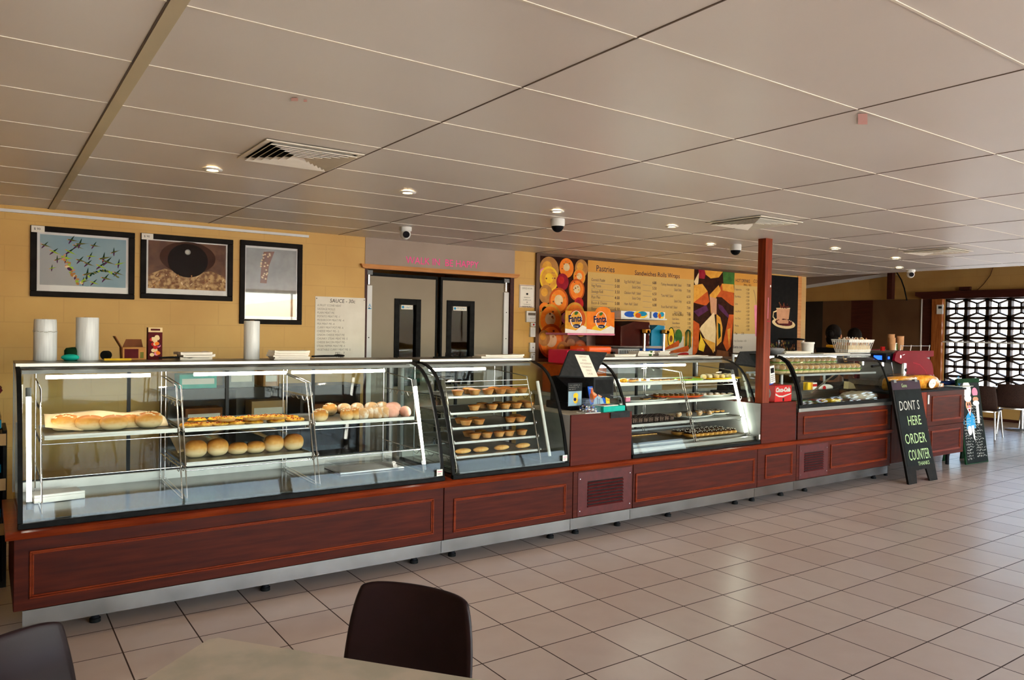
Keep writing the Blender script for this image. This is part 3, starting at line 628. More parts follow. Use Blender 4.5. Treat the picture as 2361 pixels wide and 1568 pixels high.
# right hand cabinet
RXA,RXB=8.352,10.06
t=thing('sideboard',((RXA+RXB)/2,4.9,0),'dark mahogany cabinet carrying the red coffee machine','cabinet')
b=MB(); b.box(RXA,RXB,YF+.02,5.3,.17,.95); b.build('carcass','mahogany',t)
b=MB(); b.box(RXA,9.13,YF,YF+.02,.17,.95); b.build('front_panel','cabinet_orange',t,bevel=.002)
for z0,z1 in ((.17,.535),(.545,.95)):
    b=MB(); b.box(9.135,RXB,YF,YF+.02,z0,z1); d=b.build('door','mahogany',t,bevel=.002)
    moulding(PF,9.25,9.97,z0+.05,z1-.055).build('panel_moulding','mahogany_edge',d,bevel=.003)
    zc=.45 if z0<.3 else .86
    b=MB(); b.box(9.14,9.165,YF-.012,YF,zc-.055,zc+.055); b.build('handle','white_plastic',d,bevel=.003)
b=MB(); b.box(RXA-.01,RXB+.02,YF-.015,5.32,.95,.972); b.build('worktop','black_plastic',t,bevel=.004)
for x in (8.5,9.2,9.95):
    for y in (4.6,5.2):
        b=MB(); b.cyl((x,y,0),(x,y,.17),.022); b.build('leg','black_plastic',t)
# posts
b=MB(); b.box(6.047,6.147,YF+.010,YF+.095,.946,CZ); b.box(6.125,6.14,YF+.0095,YF+.01,2.05,2.07,'white_paint'); b.box(6.10,6.105,YF+.0095,YF+.01,1.75,1.95,'c_pink'); b.box(6.09,6.14,YF+.0095,YF+.01,1.72,1.73,'c_crimson')
one('post',b,'post_wood','square red brown timber post rising from the counter to the ceiling','post',bevel=.003)
a=oX(2050,693,XF-.2); c=oX(2063,628,XF-.2)
b=MB(); b.box(XF-.3,XF-.18,min(a.y,c.y),max(a.y,c.y),2.38,2.97); one('ceiling_post',b,'dark_timber','short dark timber post hanging above the brown partition','post')
# ------------------------------------------------------------------ baked goods
R=random.Random(11)
def nz(k): return R.uniform(-k,k)
def place(root,x,y,z,rz=0,s=1,label=None,first=[]):
    o=copy_tree(root); o.location=(x,y,z); o.rotation_euler=(0,0,rz); o.scale=(s,s,s)
    if label: o['label']=label
    return o
class Kind:
    """first placement moves the prototype itself, later ones copy it"""
    def __init__(s,root): s.r=root; s.used=False
    def put(s,x,y,z,rz=0,sc=1,label=None,group=None,cat=None):
        if s.used: o=copy_tree(s.r)
        else: o=s.r; s.used=True
        o.location=(x,y,z); o.rotation_euler=(0,0,rz); o.scale=(sc,sc,sc)
        if label: o['label']=label
        if group: o['group']=group
        return o
def base(name,cat): return thing(name,(0,0,0),name,cat)
def roll_fn(n=.06,seed=0):
    r=random.Random(seed); a=[(Vector((r.uniform(-1,1),r.uniform(-1,1),r.uniform(-1,1)))*4,r.uniform(0,6)) for _ in range(4)]
    return lambda p: 1+n*sum(math.sin(p.dot(v)+f) for v,f in a)/2
def loaf(name,cat,L,W,H,m,seed=0,slit=None,top=None):
    t=base(name,cat); b=MB(); f=roll_fn(.035,seed)
    def fn(p):
        k=(abs(p.x)**2.25+abs(p.y)**2.25+abs(p.z)**2.25)**(-1/2.25); return k*f(p)
    b.ell((0,0,H*.46),(L/2,W/2,H/2),20,12,None,fn)
    for v in b.v: v.z=max(v.z,0)
    b.build('crumb',m,t)
    if slit:
        b=MB()
        for s in slit: b.ell((s,0,H*.93),(.006,W*.28,.008),8,6)
        b.build('score_mark','bread_pale',t)
    if top:
        b=MB(); rr=random.Random(seed+5)
        for _ in range(26):
            x,y=rr.uniform(-L*.4,L*.4),rr.uniform(-W*.36,W*.36); b.ell((x,y,H*(.96-.5*(2*x/L)**2*.6-.5*(2*y/W)**2*.6)),(rr.uniform(.006,.012),rr.uniform(.005,.01),.006),7,5)
        b.build('topping',top,t)
    return t
def pieT():
    t=base('meat_pie','pie'); b=MB(); b.lathe([(.031,0),(.036,.012),(.043,.031),(.046,.034),(.045,.038)],n=22,m=None); b.build('pastry_case','crust',t)
    b=MB(); rr=random.Random(2); b.lathe([(.0455,.034),(.046,.038),(.041,.040),(.030,.043),(.015,.045),(.001,.046)],n=22); 
    b.build('lid','crust_top',t); return t
def scrollT(seed):
    t=base('pizza_scroll','pizza scroll'); rr=random.Random(seed); b=MB(); n=22
    w=[1+rr.uniform(-.09,.09) for _ in range(n)]
    rings=[(.048,0),(.058,.010),(.060,.020)]; vs=[(r*w[i]*math.cos(2*PI*i/n),r*w[i]*math.sin(2*PI*i/n),h) for r,h in rings for i in range(n)]
    b.add(vs,[(j*n+i,j*n+(i+1)%n,(j+1)*n+(i+1)%n,(j+1)*n+i) for j in range(2) for i in range(n)]+[tuple(range(n))[::-1]],None,True); b.build('crust','pastry',t)
    b=MB(); vs=[]; rad=[.060,.052,.040,.026,.012]
    for j,r in enumerate(rad):
        for i in range(n): vs.append((r*w[i]*math.cos(2*PI*i/n),r*w[i]*math.sin(2*PI*i/n),.020+(0 if j==0 else rr.uniform(.002,.012))))
    vs.append((0,0,.03)); f=[(j*n+i,j*n+(i+1)%n,(j+1)*n+(i+1)%n,(j+1)*n+i) for j in range(4) for i in range(n)]+[(4*n+i,4*n+(i+1)%n,5*n) for i in range(n)]
    b.add(vs,f,None,True)
    for _ in range(9): b.ell((rr.uniform(-.04,.04),rr.uniform(-.04,.04),.03),(.007,.005,.004),6,4,'c_dkorange')
    b.build('cheese_topping','cheese',t); return t
ZT=.004
# case 1, upper left tray: seeded and plain rolls in front of baking paper
kr=[Kind(loaf('bread_roll','bread roll',.155,.10,.10,'bread',1,top='bread_pale')),Kind(loaf('bread_roll','bread roll',.155,.10,.09,'bread',2,slit=(0,)))]
for i,(px,py,k,rz,lab) in enumerate([(151,1000,0,.1,'crusty golden roll with a torn rough top, leftmost on the upper left tray'),(209,999,1,-.1,'smooth golden roll, second from left on the upper left tray'),
   (264,998,1,.15,'broad golden roll, third from left on the upper left tray'),(345,993,0,-.2,'golden roll with crumbly top, rightmost on the upper left tray')]):
    p=oZ(px,py-6,ZA); kr[k].put(p.x,p.y+.02,ZA,rz,1,lab,'rolls on the upper left tray')
p=oZ(302,992,ZA); kr[1].put(p.x+.01,p.y+.12,ZA,.4,.9,'darker roll tucked behind the others on the upper left tray','rolls on the upper left tray')
def drape(name,x0,x1,y0,y1,fz,m,label,cat,nx=26,ny=8,th=.0012):
    b=MB(); vs=[]
    for i in range(nx+1):
        for j in range(ny+1): vs.append((x0+(x1-x0)*i/nx,y0+(y1-y0)*j/ny,fz(i/nx,j/ny)))
    f=[(i*(ny+1)+j,(i+1)*(ny+1)+j,(i+1)*(ny+1)+j+1,i*(ny+1)+j+1) for i in range(nx) for j in range(ny)]
    b.add(vs,f,None,True); o=one(name,b,m,label,cat); q=o.modifiers.new('s','SOLIDIFY'); q.thickness=th; return o
drape('baking_paper',.285,RX1-.03,4.93,5.20,lambda u,v: ZA+.004+.075*math.sin(min(1,v*1.6)*PI/2)*(1+.05*math.sin(u*17))+.010*math.sin(u*9+v*5)*v-.05*max(0,u-.8)*4*v+.03*max(0,.25-u)*4*(1-v),'baking_paper','sheet of brown baking paper curling up behind the rolls on the upper left tray','baking paper')
# case 1, middle: cheese scrolls
ks=[Kind(scrollT(s)) for s in (1,2,3)]
sc=[(436,986,0),(468,985,0),(508,984,0),(545,982,0),(590,980,0),(638,976,0),(680,973,0),(455,974,.0),(500,972,0),(522,970,.03),(560,970,0),(582,968,.03),(612,966,.03),(645,967,.028),(668,968,.0)]
for i,(px,py,dz) in enumerate(sc):
    p=oZ(px,py,ZA+dz); row='front row' if i<7 else 'back row'; nn=i if i<7 else i-7
    ks[i%3].put(p.x,min(max(p.y,4.79),5.15),ZA-.002+dz+(.0 if dz else 0),R.uniform(0,6),.93,'cheese topped pizza scroll, %s from left in the %s of the upper middle tray'%(ORD[nn],row),'cheese pizza scrolls on the upper middle tray')
# case 1, lower middle: soft white rolls
kl=Kind(loaf('soft_roll','bread roll',.14,.11,.118,'bread',5)); kl2=Kind(loaf('soft_roll','bread roll',.125,.10,.085,'bread',6))
for i,(px,k,lab) in enumerate([(454,kl,'tall round soft roll, leftmost on the lower middle tray'),(505,kl,'tall soft roll, second from left on the lower middle tray'),(551,kl2,'low soft roll, third from left on the lower middle tray'),
    (592,kl2,'low soft roll, fourth from left on the lower middle tray'),(634,kl,'tall glossy soft roll, fifth from left on the lower middle tray'),(680,kl,'soft roll under plastic at the right end of the lower middle tray')]):
    p=oZ(px,1056-(px-454)*.075,ZL); k.put(p.x,p.y+.03,ZL,R.uniform(-.2,.2),.95,lab,'soft rolls on the lower middle tray')
drape('plastic_sheet',1.16,1.70,4.86,5.2,lambda u,v: ZL+.095+.03*math.sin(u*PI)+.012*math.sin(u*13+v*4)-.06*(1-v)**2+.0*u,'wrap','crumpled clear plastic sheet draped over the soft rolls','plastic sheet')
drape('baking_paper',.975,1.25,4.92,5.2,lambda u,v: ZL+.03+.075*v*(1-.4*u)+.008*math.sin(u*11),'baking_paper','small piece of baking paper behind the left soft rolls','baking paper',12,6)
# case 1, right: floury and pink buns
ZB=ZA-.012
kb=Kind(loaf('floury_bun','bun',.115,.105,.095,'bun_flour',8)); kp=Kind(loaf('finger_bun','bun',.15,.085,.09,'bun_pink',9)); ksand=Kind(loaf('fruit_bun','bun',.115,.10,.10,'bread',12,top='bread_pale'))
bl=[(738,973,ksand,0,'crusty fruit bun'),(760,958,ksand,0,'crusty fruit bun'),(790,955,kb,0,'floury bun'),(822,968,ksand,.3,'split crusty fruit bun'),(800,970,ksand,1,'crusty fruit bun'),(838,969,kb,.1,'floury bun'),(851,966,kb,1.3,'floury bun'),(869,966,kb,.8,'floury bun'),(886,965,kb,.4,'floury bun'),
  (822,954,kb,.5,'floury bun'),(850,951,kb,.1,'floury bun'),(880,951,kb,.7,'floury bun'),(905,964,kp,.5,'pink tinted finger bun'),(935,962,kp,1.2,'pink tinted finger bun'),(905,951,kp,.1,'pink tinted finger bun')]
cnt={}
for px,py,k,rz,nm in sorted(bl,key=lambda q:q[0]):
    p=oZ(px,py,ZB); row='front' if py>960 else 'back'; cnt[row]=cnt.get(row,0)+1
    k.put(p.x,min(max(p.y,4.80),5.14),ZB,rz,.9,'%s, %s from left in the %s row of the right tray'%(nm,ORD[cnt[row]-1],row),'buns on the right tray of the long case')
# clear trays standing on the deck
for px0,px1,lab in ((793,928,'clear plastic lidded tray lying on the deck at the right of the long case'),(943,1000,'second clear plastic tray lying on the deck in the right corner of the long case')):
    a=oZ(px0,1092,.62); c=oZ(px1,1078,.62); y0=4.84; t=thing('lidded_tray',((a.x+c.x)/2,y0+.15,.6),lab,'tray')
    x0_,x1_=a.x,min(c.x,2.47); b=MB(); b.box(x0_,x1_,y0,y0+.30,.602,.612); b.build('tray_base','white_plastic',t,bevel=.003)
    b=MB(); b.prism([(y0,.612),(y0+.02,.655),(y0+.28,.655),(y0+.30,.612)],YZ(x0_),0,x1_-x0_); b.build('lid','clear',t)
b=MB(); b.xf=Matrix.Translation((.37,5.02,.602))@Matrix.Rotation(.1,4,'Z'); b.box(-.15,.10,-.12,.1,0,.03); b.box(-.15,.10,-.12,-.10,.03,.045); one('lidded_tray',b,'white_plastic','white plastic tray lying on the deck at the far left of the long case','tray',bevel=.004)
# case 2 pies
kpie=Kind(pieT()); ksr=Kind(loaf('sausage_roll','sausage roll',.14,.05,.042,'pastry',20))
rows=[(0,[(1055,0),(1094,0),(1125,0),(1154,0),(1178,0),(1204,0),(1080,1),(1138,1),(1166,1)],914,-.06),(1,[(1093,0),(1134,0),(1164,0),(1190,0),(1218,0),(1112,1),(1148,1),(1176,1),(1205,1)],951,-.08),
  (2,[(1074,0),(1104,0),(1176,0),(1199,0),(1062,1),(1090,1),(1188,1)],985,-.08),(3,[(1095,0),(1122,0),(1150,0),(1173,0),(1202,0),(1080,1),(1108,1)],1015,-.09)]
for si,its,py,sl in rows:
    z=Z2[si]; c={0:0,1:0}
    for px,bk in its:
        p=oZ(px,py+sl*(px-1100),z); y=max(4.71+ (z-.6)*.2 +.01 ,4.74)+ (.11 if bk else 0); x=p.x if not bk else oY(px,py-8,y).x
        q=oY(px,py,y) if not bk else None; x=(q.x if q else x)
        kpie.put(x,y,z+.004,R.uniform(0,6),1,'golden meat pie, %s from left in the %s row of the %s pie shelf'%(ORD[c[bk]],'back' if bk else 'front',ORD[si]),'meat pies on the warmer shelves'); c[bk]+=1
for i,(px,py) in enumerate([(1067,1048),(1108,1044),(1156,1038),(1205,1031)]):
    q=oY(px,py,4.73); ksr.put(q.x,4.73,Z2[4]+.004,0,.95,'golden sausage roll, %s from left on the lowest shelf'%ORD[i],'sausage rolls on the lowest warmer shelf')
# case 3
def plate(x,y,z,a,bb,m,label,rz=0,name='serving_plate'):
    b=MB(); b.xf=Matrix.Translation((x,y,z))@Matrix.Rotation(rz,4,'Z'); n=28
    def ring(k,h): return [((a*k)*math.copysign(abs(math.cos(2*PI*i/n))**.6,math.cos(2*PI*i/n)),(bb*k)*math.copysign(abs(math.sin(2*PI*i/n))**.6,math.sin(2*PI*i/n)),h) for i in range(n)]
    vs=ring(.8,0)+ring(1,.016)+ring(.98,.019)+ring(.78,.005)
    b.add(vs,[(j*n+i,j*n+(i+1)%n,(j+1)*n+(i+1)%n,(j+1)*n+i) for j in range(3) for i in range(n)],None,True); b.add(vs,[tuple(range(n))[::-1],tuple(range(3*n,4*n))])
    return one(name,b,m,label,'plate')
def P3(px,y,z): return oY(px,880,y).x
z=1.147
plate(P3(1500,4.95,z),4.96,z,.30,.14,'plate_white','long white plate of pastries on the top left shelf of the lit case',.0)
plate(P3(1585,4.93,z),4.93,z+.001,.14,.13,'plate_green','green plate on the top shelf between the white and yellow plates',.1)
plate(P3(1650,5.0,z),4.98,z+.002,.26,.15,'plate_yellow','yellow plate of sugared donut balls on the top right shelf',-.05)
kd=Kind(loaf('donut_ball','donut',.058,.055,.05,'donut_sugar',30))
for i,(px,r) in enumerate([(1622,0),(1636,0),(1652,0),(1665,0),(1677,0),(1684,0),(1630,1),(1645,1),(1660,1),(1672,1)]):
    y=4.93+.06*r; kd.put(oY(px,870,y).x,y,z+.008+.0*r+(.0),R.uniform(0,3),1,'donut ball, %s from left in the %s row, yellow plate'%(ORD[i if i<6 else i-6],'front' if not r else 'back'),'sugared donut balls on the yellow plate')
kdan=Kind(loaf('danish','pastry',.09,.07,.045,'cheese',31)); kcro=Kind(loaf('choc_pastry','pastry',.10,.05,.035,'pastry',32,top='choc'))
kdan.put(P3(1434,4.86,z)+.03,4.87,z+.008,0,.9,'glossy orange danish at the left end of the white plate')
for i,px in enumerate((1458,1470,1484)): kcro.put(P3(px,4.88,z),4.88+.02*(i%2),z+.008,.5*i,.9,'choc topped pastry, %s from left on the long white plate'%ORD[i],'choc topped pastries on the top shelf')
ktart=base('flat_slice','slice'); b=MB(); b.box(-.05,.05,-.03,.03,0,.012); b.build('base_layer','pastry',ktart,bevel=.004); b=MB(); b.box(-.048,.048,-.028,.028,.012,.02); b.build('icing_layer','choc',ktart,bevel=.004); ktart=Kind(ktart)
for i,px in enumerate((1510,1528,1545)): ktart.put(P3(px,4.93,z),4.93,z+.008,.1*i,.9,'thin choc iced slice, %s from left on the long white plate'%ORD[i],'thin slices on the long white plate')
for i,px in enumerate((1572,1590)): ktart.put(P3(px,4.9,z),4.92,z+.009,.2,.8,'thin choc iced slice, %s from left on the green plate'%ORD[i],'thin slices on the green plate')
z=.98
plate(P3(1470,4.93,z)+.05,4.93,z,.26,.15,'plate_white','white plate of slices on the second shelf, left side of the lit case')
plate(P3(1560,4.96,z),4.95,z+.012,.27,.10,'plate_orange','orange plate of choc fingers bridging the middle rack',-.28)
plate(P3(1650,4.98,z),5.02,z,.26,.13,'plate_white','white plate of iced biscuits on the second shelf, right side',.05)
b=MB(); x=P3(1447,4.83,z)+.0; b.box(x-.025,x+.03,4.82,4.88,z+.008,z+.045); b.box(x-.025,x+.03,4.82,4.88,z+.045,z+.055,'cream'); one('cake_square',b,'c_pink','small pink cake square at the left of the second shelf','cake',bevel=.004)
kfing=base('choc_finger','eclair'); b=MB(); b.ell((0,0,.014),(.05,.016,.014),14,8); b.build('biscuit','eclair_bun',kfing); b=MB(); b.ell((0,0,.020),(.046,.015,.010),14,8); b.build('icing','choc',kfing)
b=MB()
for k in range(5): b.tube([(-.03+k*.014,-.012,.028),(-.024+k*.014,.012,.028)],.002,5)
b.build('piping','cream',kfing); kfing=Kind(kfing)
for i in range(9):
    u=-.22+.055*i; x=P3(1560,4.95,z)+u*math.cos(.28); y=4.95-u*math.sin(.28)
    kfing.put(x,y,z+.022,PI/2-.28,.95,'cream striped choc finger, %s from left on the orange plate'%ORD[i],'choc fingers on the orange plate')
for i in range(5): ktart.put(P3(1488+i*13,4.92,z),4.93+.03*(i%2),z+.008,.3*i,.75,'thin brown slice, %s from left on the left plate, second shelf'%ORD[i],'slices on the left white plate of the second shelf')
kbis=base('iced_biscuit','biscuit'); b=MB(); b.lathe([(.001,0),(.032,0),(.034,.008),(.001,.010)],n=16); b.build('biscuit','pastry',kbis); b=MB(); b.lathe([(.001,.010),(.028,.009),(.02,.016),(.001,.017)],n=16); b.build('icing','icing',kbis); kbis=Kind(kbis)
for i in range(10):
    kbis.put(P3(1618+i%5*15,5.0,z),4.97+.08*(i//5),z+.008,0,1,'iced biscuit, %s from left in the %s row, right white plate'%(ORD[i%5],'front' if i<5 else 'back'),'iced biscuits on the second shelf')
z=.80
klam=base('lamington','lamington'); b=MB(); b.box(-.024,.024,-.024,.024,0,.042); b.build('cake','lamington',klam,bevel=.006); klam=Kind(klam)
for r in range(4):
    for i in range(9):
        y=4.80+.058*r; x=4.62+.066*i+.006*r; klam.put(x+nz(.003),y,z+.003,nz(.1),1,'coconut flecked lamington, %s from left in the %s row back'%(ORD[i],ORD[r]),'lamingtons on the third shelf')
plate(P3(1600,4.9,z)+.04,4.92,z,.22,.13,'plate_white','white plate of cream slices beside the lamingtons',.15)
plate(P3(1660,4.93,z)+.05,4.98,z+.002,.26,.13,'plate_white','white plate of choc drizzled biscuits at the right of the third shelf',.0)
kwh=Kind(loaf('cream_lamington','lamington',.075,.05,.05,'bun_flour',40))
for i in range(7): kwh.put(P3(1565+i*12,4.87,z),4.87+.05*(i%2),z+.012,.9,.9,'white dusted cream slice, %s from left on the plate beside the lamingtons'%ORD[i],'cream slices beside the lamingtons')
for r in range(3):
    for i in range(7): kfing.put(P3(1612+i*13,4.97,z)+.05,4.92+.05*r,z+.022,.0,.8,'drizzled biscuit, %s from left in the %s row, third shelf plate'%(ORD[i],ORD[r]),'drizzled biscuits on the third shelf')
z=.635
kec=base('chocolate_eclair','eclair'); b=MB(); b.ell((0,0,.024),(.028,.07,.024),14,10); b.build('choux','eclair_bun',kec); b=MB(); b.ell((0,.0,.033),(.025,.062,.018),14,10); b.build('icing','choc',kec)
b=MB()
for k in range(5): b.ell((.004*(-1)**k,-.044+k*.022,.05),(.008,.005,.003),6,4)
b.build('topping','cream',kec); kec=Kind(kec)
for r in range(2):
    for i in range(10): kec.put(5.33+.066*i,4.74+.15*r,z+.003,nz(.05),1,'choc iced eclair, %s from left in the %s row of the lowest shelf'%(ORD[i],'front' if not r else 'back'),'eclairs on the lowest shelf')
for i in range(8): ktart.put(4.85+.05*i,5.08,z+.003,PI/2,.9,'dark slice, %s from left at the back of the lowest left shelf'%ORD[i],'dark slices at the back of the lowest shelf')
# case 4 filled rolls in wrap
z=1.194
kf=base('filled_roll','filled roll'); b=MB(); b.ell((0,0,.026),(.046,.075,.026),14,8); b.build('bottom_bun','bread_pale',kf); b=MB(); b.box(-.043,.043,-.07,.07,.036,.046); b.build('filling','lettuce',kf,bevel=.004)
b=MB(); b.ell((0,0,.068),(.046,.075,.030),14,8); b.build('top_bun','bun_flour',kf); b=MB(); b.ell((0,0,.050),(.050,.085,.054),14,10,None,roll_fn(.08,3)); b.build('cling_wrap','wrap',kf); kf=Kind(kf)
xs=[6.66+.098*i for i in range(15)]
for i,x in enumerate(xs): kf.put(x,4.74,z+.001,nz(.1),1,'wrapped filled roll, %s from left in the front row of the salad case'%ORD[i],'wrapped filled rolls in the salad case')
for i,x in enumerate(xs[:13]): kf.put(x+.04,4.93,z+.006,nz(.2),1.05,'wrapped filled roll, %s from left in the back row of the salad case'%ORD[i],'wrapped filled rolls in the salad case')
for i,x in enumerate(xs[1:12]): kf.put(x+.01,4.86,z+.075,nz(.3),.95,'wrapped filled roll, %s from left lying on top of the two rows'%ORD[i],'wrapped filled rolls in the salad case')
b=MB(); p=oY(1868,885,5.2); b.box(p.x-.09,p.x-.03,5.17,5.23,.932,1.05,'c_yellow'); b.box(p.x+.0,p.x+.09,5.17,5.23,.932,1.045,'c_white'); b.box(p.x,p.x+.09,5.168,5.17,1.0,1.03,'c_red'); b.box(p.x-.03,p.x+.0,5.165,5.225,.932,1.05,'c_gold'); one('sauce_carton',b,'c_yellow','yellow and white carton on the rear ledge of the salad case','carton',bevel=.004)
p=oY(1900,885,5.2); b=MB(); b.ell((p.x+.03,5.2,.975),(.15,.04,.043),18,10); b.cyl((p.x-.06,5.158,.975),(p.x-.06,5.154,.975),.03,m='c_red',n=14); one('wrapped_loaf',b,'c_white','white wrapped loaf with a red round sticker on the rear ledge','loaf')
p=oY(1970,890,5.0); b=MB(); b.prism([(p.x-.14,.895),(p.x+.30,.90),(p.x+.05,.945),(p.x-.02,1.03),(p.x-.12,1.06)],XZ(5.0),-.06,.0); one('sandwich_pack',b,'c_cream','triangular wrapped sandwich pack leaning in the right of the salad case','sandwich',bevel=.01)
b=MB(); p=oZ(1990,915,.9); rr=random.Random(5); b.ell((p.x-.16,4.72,.925),(.26,.15,.048),26,14,None,lambda q:1+.16*math.sin(q.x*9+q.y*7)*math.cos(q.z*8+q.x*5)+.06*math.sin(q.y*23+q.x*17)); one('crumpled_bag',b,'soft_bag','crumpled clear plastic bag lying over the right salad pans','plastic bag')
b=MB(); p=oZ(1899,925,.885); b.box(p.x-.09,p.x+.09,4.60,4.72,.877,.915); one('butter_block',b,'c_yellow','pale yellow butter block resting across the salad pans','butter',bevel=.008)
# ------------------------------------------------------------------ things on the back wall
YP=YW-.012
def W(px,py,Y=YW): p=oY(px,py,Y); return p.x,p.z
def frame(px0,py0,px1,py1,label,fw=.045,dep=.025,glass='picture_glass',art=None,card=None,tilt=0):
    x0,z1=W(px0,py0); x1,z0=W(px1,py1); x1=x1; t=thing('framed_picture',((x0+x1)/2,YW,z0),label,'picture'); P=XZ(YW)
    b=MB()
    b.pbox(P,x0,x1,z1-fw,z1,0,dep); b.pbox(P,x0,x1,z0,z0+fw,0,dep); b.pbox(P,x0,x0+fw,z0+fw,z1-fw,0,dep); b.pbox(P,x1-fw,x1,z0+fw,z1-fw,0,dep); b.build('frame','frame_black',t,bevel=.004)
    b=MB(); b.pbox(P,x0+fw-.005,x1-fw+.005,z0+fw-.005,z1-fw+.005,0,.006,'mat_white'); art(b,Pl((0,YW-.006,0),(1,0,0),(0,0,1),(0,-1,0)),x0+fw,x1-fw,z0+fw,z1-fw); b.build('print','mat_white',t)
    b=MB(); b.pbox(P,x0+fw-.004,x1-fw+.004,z0+fw-.004,z1-fw+.004,.014,.017); b.build('glass_pane',glass,t)
    if card:
        b=MB(); b.pbox(P,x0+.005,x0+.095,z1-.055,z1-.003,dep,dep+.002,'paper'); b.text(card,Pl((0,YW-dep-.002,0),(1,0,0),(0,0,1),(0,-1,0)),x0+.022,z1-.036,.025,'ink',w=.0008); b.build('price_card','paper',t)
mat('sky_print','7e9aa8',c2='8fa6ae',sc=3,rough=.5); mat('sky_print_grey','a4a4a4',sc=3); mat('cave_dark','1c110e',sc=5,spec=.03); mat('cave_rim','5a3a2a',c2='6e4a34',sc=12,lo=.4,hi=.6); mat('cave_rock','7a5232',c2='c09a68',sc=28,detail=6,lo=.42,hi=.6); mat('cave_mid','3a2018',c2='4a2a1e',sc=9,spec=.05)
def art_birds(b,P,a,c,e,f):
    rr=random.Random(4); a+=.02; c-=.02; e+=.05; f-=.02; b.poly(P,[(a,e),(c,e),(c,f),(a,f)],.0005,'sky_print')
    b.poly(P,[(a,e),(a+(c-a)*.45,e),(a+(c-a)*.25,e+(f-e)*.6),(a,e+(f-e)*.85)],.0008,'sky_print_grey')
    def bird(u,v,s,ang,dk,w):
        m2='c_olive' if dk else 'c_lime'; q=lambda x,y:(u+s*(x*math.cos(ang)-y*math.sin(ang)),v+s*(x*math.sin(ang)+y*math.cos(ang)))
        b.poly(P,[q(-1,0),(q(-.6,.16)),q(.1,.18),q(.9,.03),q(1.5,0),q(.9,-.05),q(.1,-.16),q(-.7,-.12)],w,m2)
        b.poly(P,[q(-.35,.1),q(.05,.15),q(.35,1.1),q(.15,.9)],w+.0003,'c_dkgreen'); b.poly(P,[q(-.4,-.08),q(.0,-.1),q(-.55,-1.0),q(-.6,-.7)],w+.0003,'c_purple'); b.poly(P,[q(-1.05,0),q(-.8,.12),q(-.75,-.08)],w+.0004,'c_orange')
    pts=[(.06,.78,.9),(.16,.66,1.0),(.36,.92,1),(.42,.80,1),(.34,.68,1.1),(.62,.84,.9),(.86,.74,.9),(.92,.50,1),(.74,.60,1.2),(.78,.52,1.2),(.58,.62,.9),(.46,.52,1),(.55,.46,1),(.70,.42,1.1),(.90,.30,1),(.20,.52,.8),(.14,.34,.7),(.55,.26,1.2),(.50,.10,.9),(.62,.08,.9),(.76,.18,1.1),(.46,.86,1.1),(.30,.54,1)]
    for i,(u,v,s) in enumerate(pts): bird(a+u*(c-a),e+v*(f-e),.037*s,rr.uniform(-.5,.5),i%3!=1,.0012+i*.00004)
    for i in range(26):
        t=i/25; u=a+(c-a)*(.25+.2*t+rr.uniform(-.03,.03)); v=e+(f-e)*(.6-.55*t); b.oval(P,u,v,rr.uniform(.008,.02),rr.uniform(.006,.014),.0024+i*.00002,rr.choice(['c_cream','c_tan','c_lime','c_purple','c_skin']),10,rr.uniform(0,3))
    for i in range(18):
        t=i/17; b.oval(P,a+(c-a)*(.48+.42*t),e+(f-e)*(.1+.24*math.sin(t*2.6)),.014,.007,.003+i*.00002,rr.choice(['c_olive','c_dkgreen','c_lime']),8,rr.uniform(0,3))
def art_cave(b,P,a,c,e,f):
    a+=.015; c-=.015; e+=.045; f-=.01; b.poly(P,[(a,e),(c,e),(c,f),(a,f)],.0005,'cave_rim'); w=c-a; h=f-e
    b.poly(P,[(a,e),(c,e),(c,e+h*.30),(a+w*.8,e+h*.42),(a+w*.5,e+h*.32),(a+w*.2,e+h*.42),(a,e+h*.28)],.0008,'cave_rock')
    b.oval(P,a+w*.5,e+h*.68,w*.36,h*.34,.001,'cave_mid',32); b.oval(P,a+w*.5,e+h*.62,w*.26,h*.36,.0012,'cave_dark',32); b.oval(P,a+w*.49,e+h*.8,.016,.016,.0016,'chalk',14); b.oval(P,a+w*.495,e+h*.8,.024,.024,.0014,'c_grey',14)
    rr=random.Random(8)
    for i in range(40): b.oval(P,a+w*rr.random(),e+h*rr.uniform(.02,.3),rr.uniform(.004,.016),rr.uniform(.002,.006),.0018+i*.00002,rr.choice(['c_cream','c_tan','c_brown']),8,rr.uniform(0,3))
def art_plain(b,P,a,c,e,f):
    b.poly(P,[(a+.01,e+.03),(c-.01,e+.03),(c-.01,f-.02),(a+.01,f-.02)],.0005,'c_grey'); rr=random.Random(9)
    b.poly(P,[(a+.17,f-.05),(a+.27,f-.04),(a+.22,f-.18),(a+.2,f-.34),(a+.14,f-.34),(a+.15,f-.18)],.001,'c_brown')
    for i in range(22): b.oval(P,a+.155+rr.uniform(-.01,.08),f-.05-rr.random()*.27,.009,.008,.0015+i*.00002,'c_cream',8)
    b.poly(P,[(a+.01,e+.03),(c-.01,e+.03),(c-.01,e+.2),(a+.01,e+.13)],.001,'c_tan')
frame(70,519,309,691,'framed print of green birds flying on blue sky, leftmost on the yellow wall',art=art_birds,card='$ 90')
frame(324,537,535,695,'framed print of a dark cave with a small white light, middle of the three',art=art_cave,card='$ 90')
frame(553,553,694,749,'tall framed print reflecting the street, nearest the doors',art=art_plain,glass='picture_glass_plain')
def sheet(name,px0,py0,px1,py1,label,cat,draw,m='paper',th=.004,off=0):
    x0,z1=W(px0,py0); x1,z0=W(px1,py1); b=MB(); P=XZ(YW-off); b.pbox(P,x0,x1,z0,z1,0,th,m); draw(b,Pl((0,YW-off-th,0),(1,0,0),(0,0,1),(0,-1,0)),x0,x1,z0,z1); return one(name,b,m,label,cat)
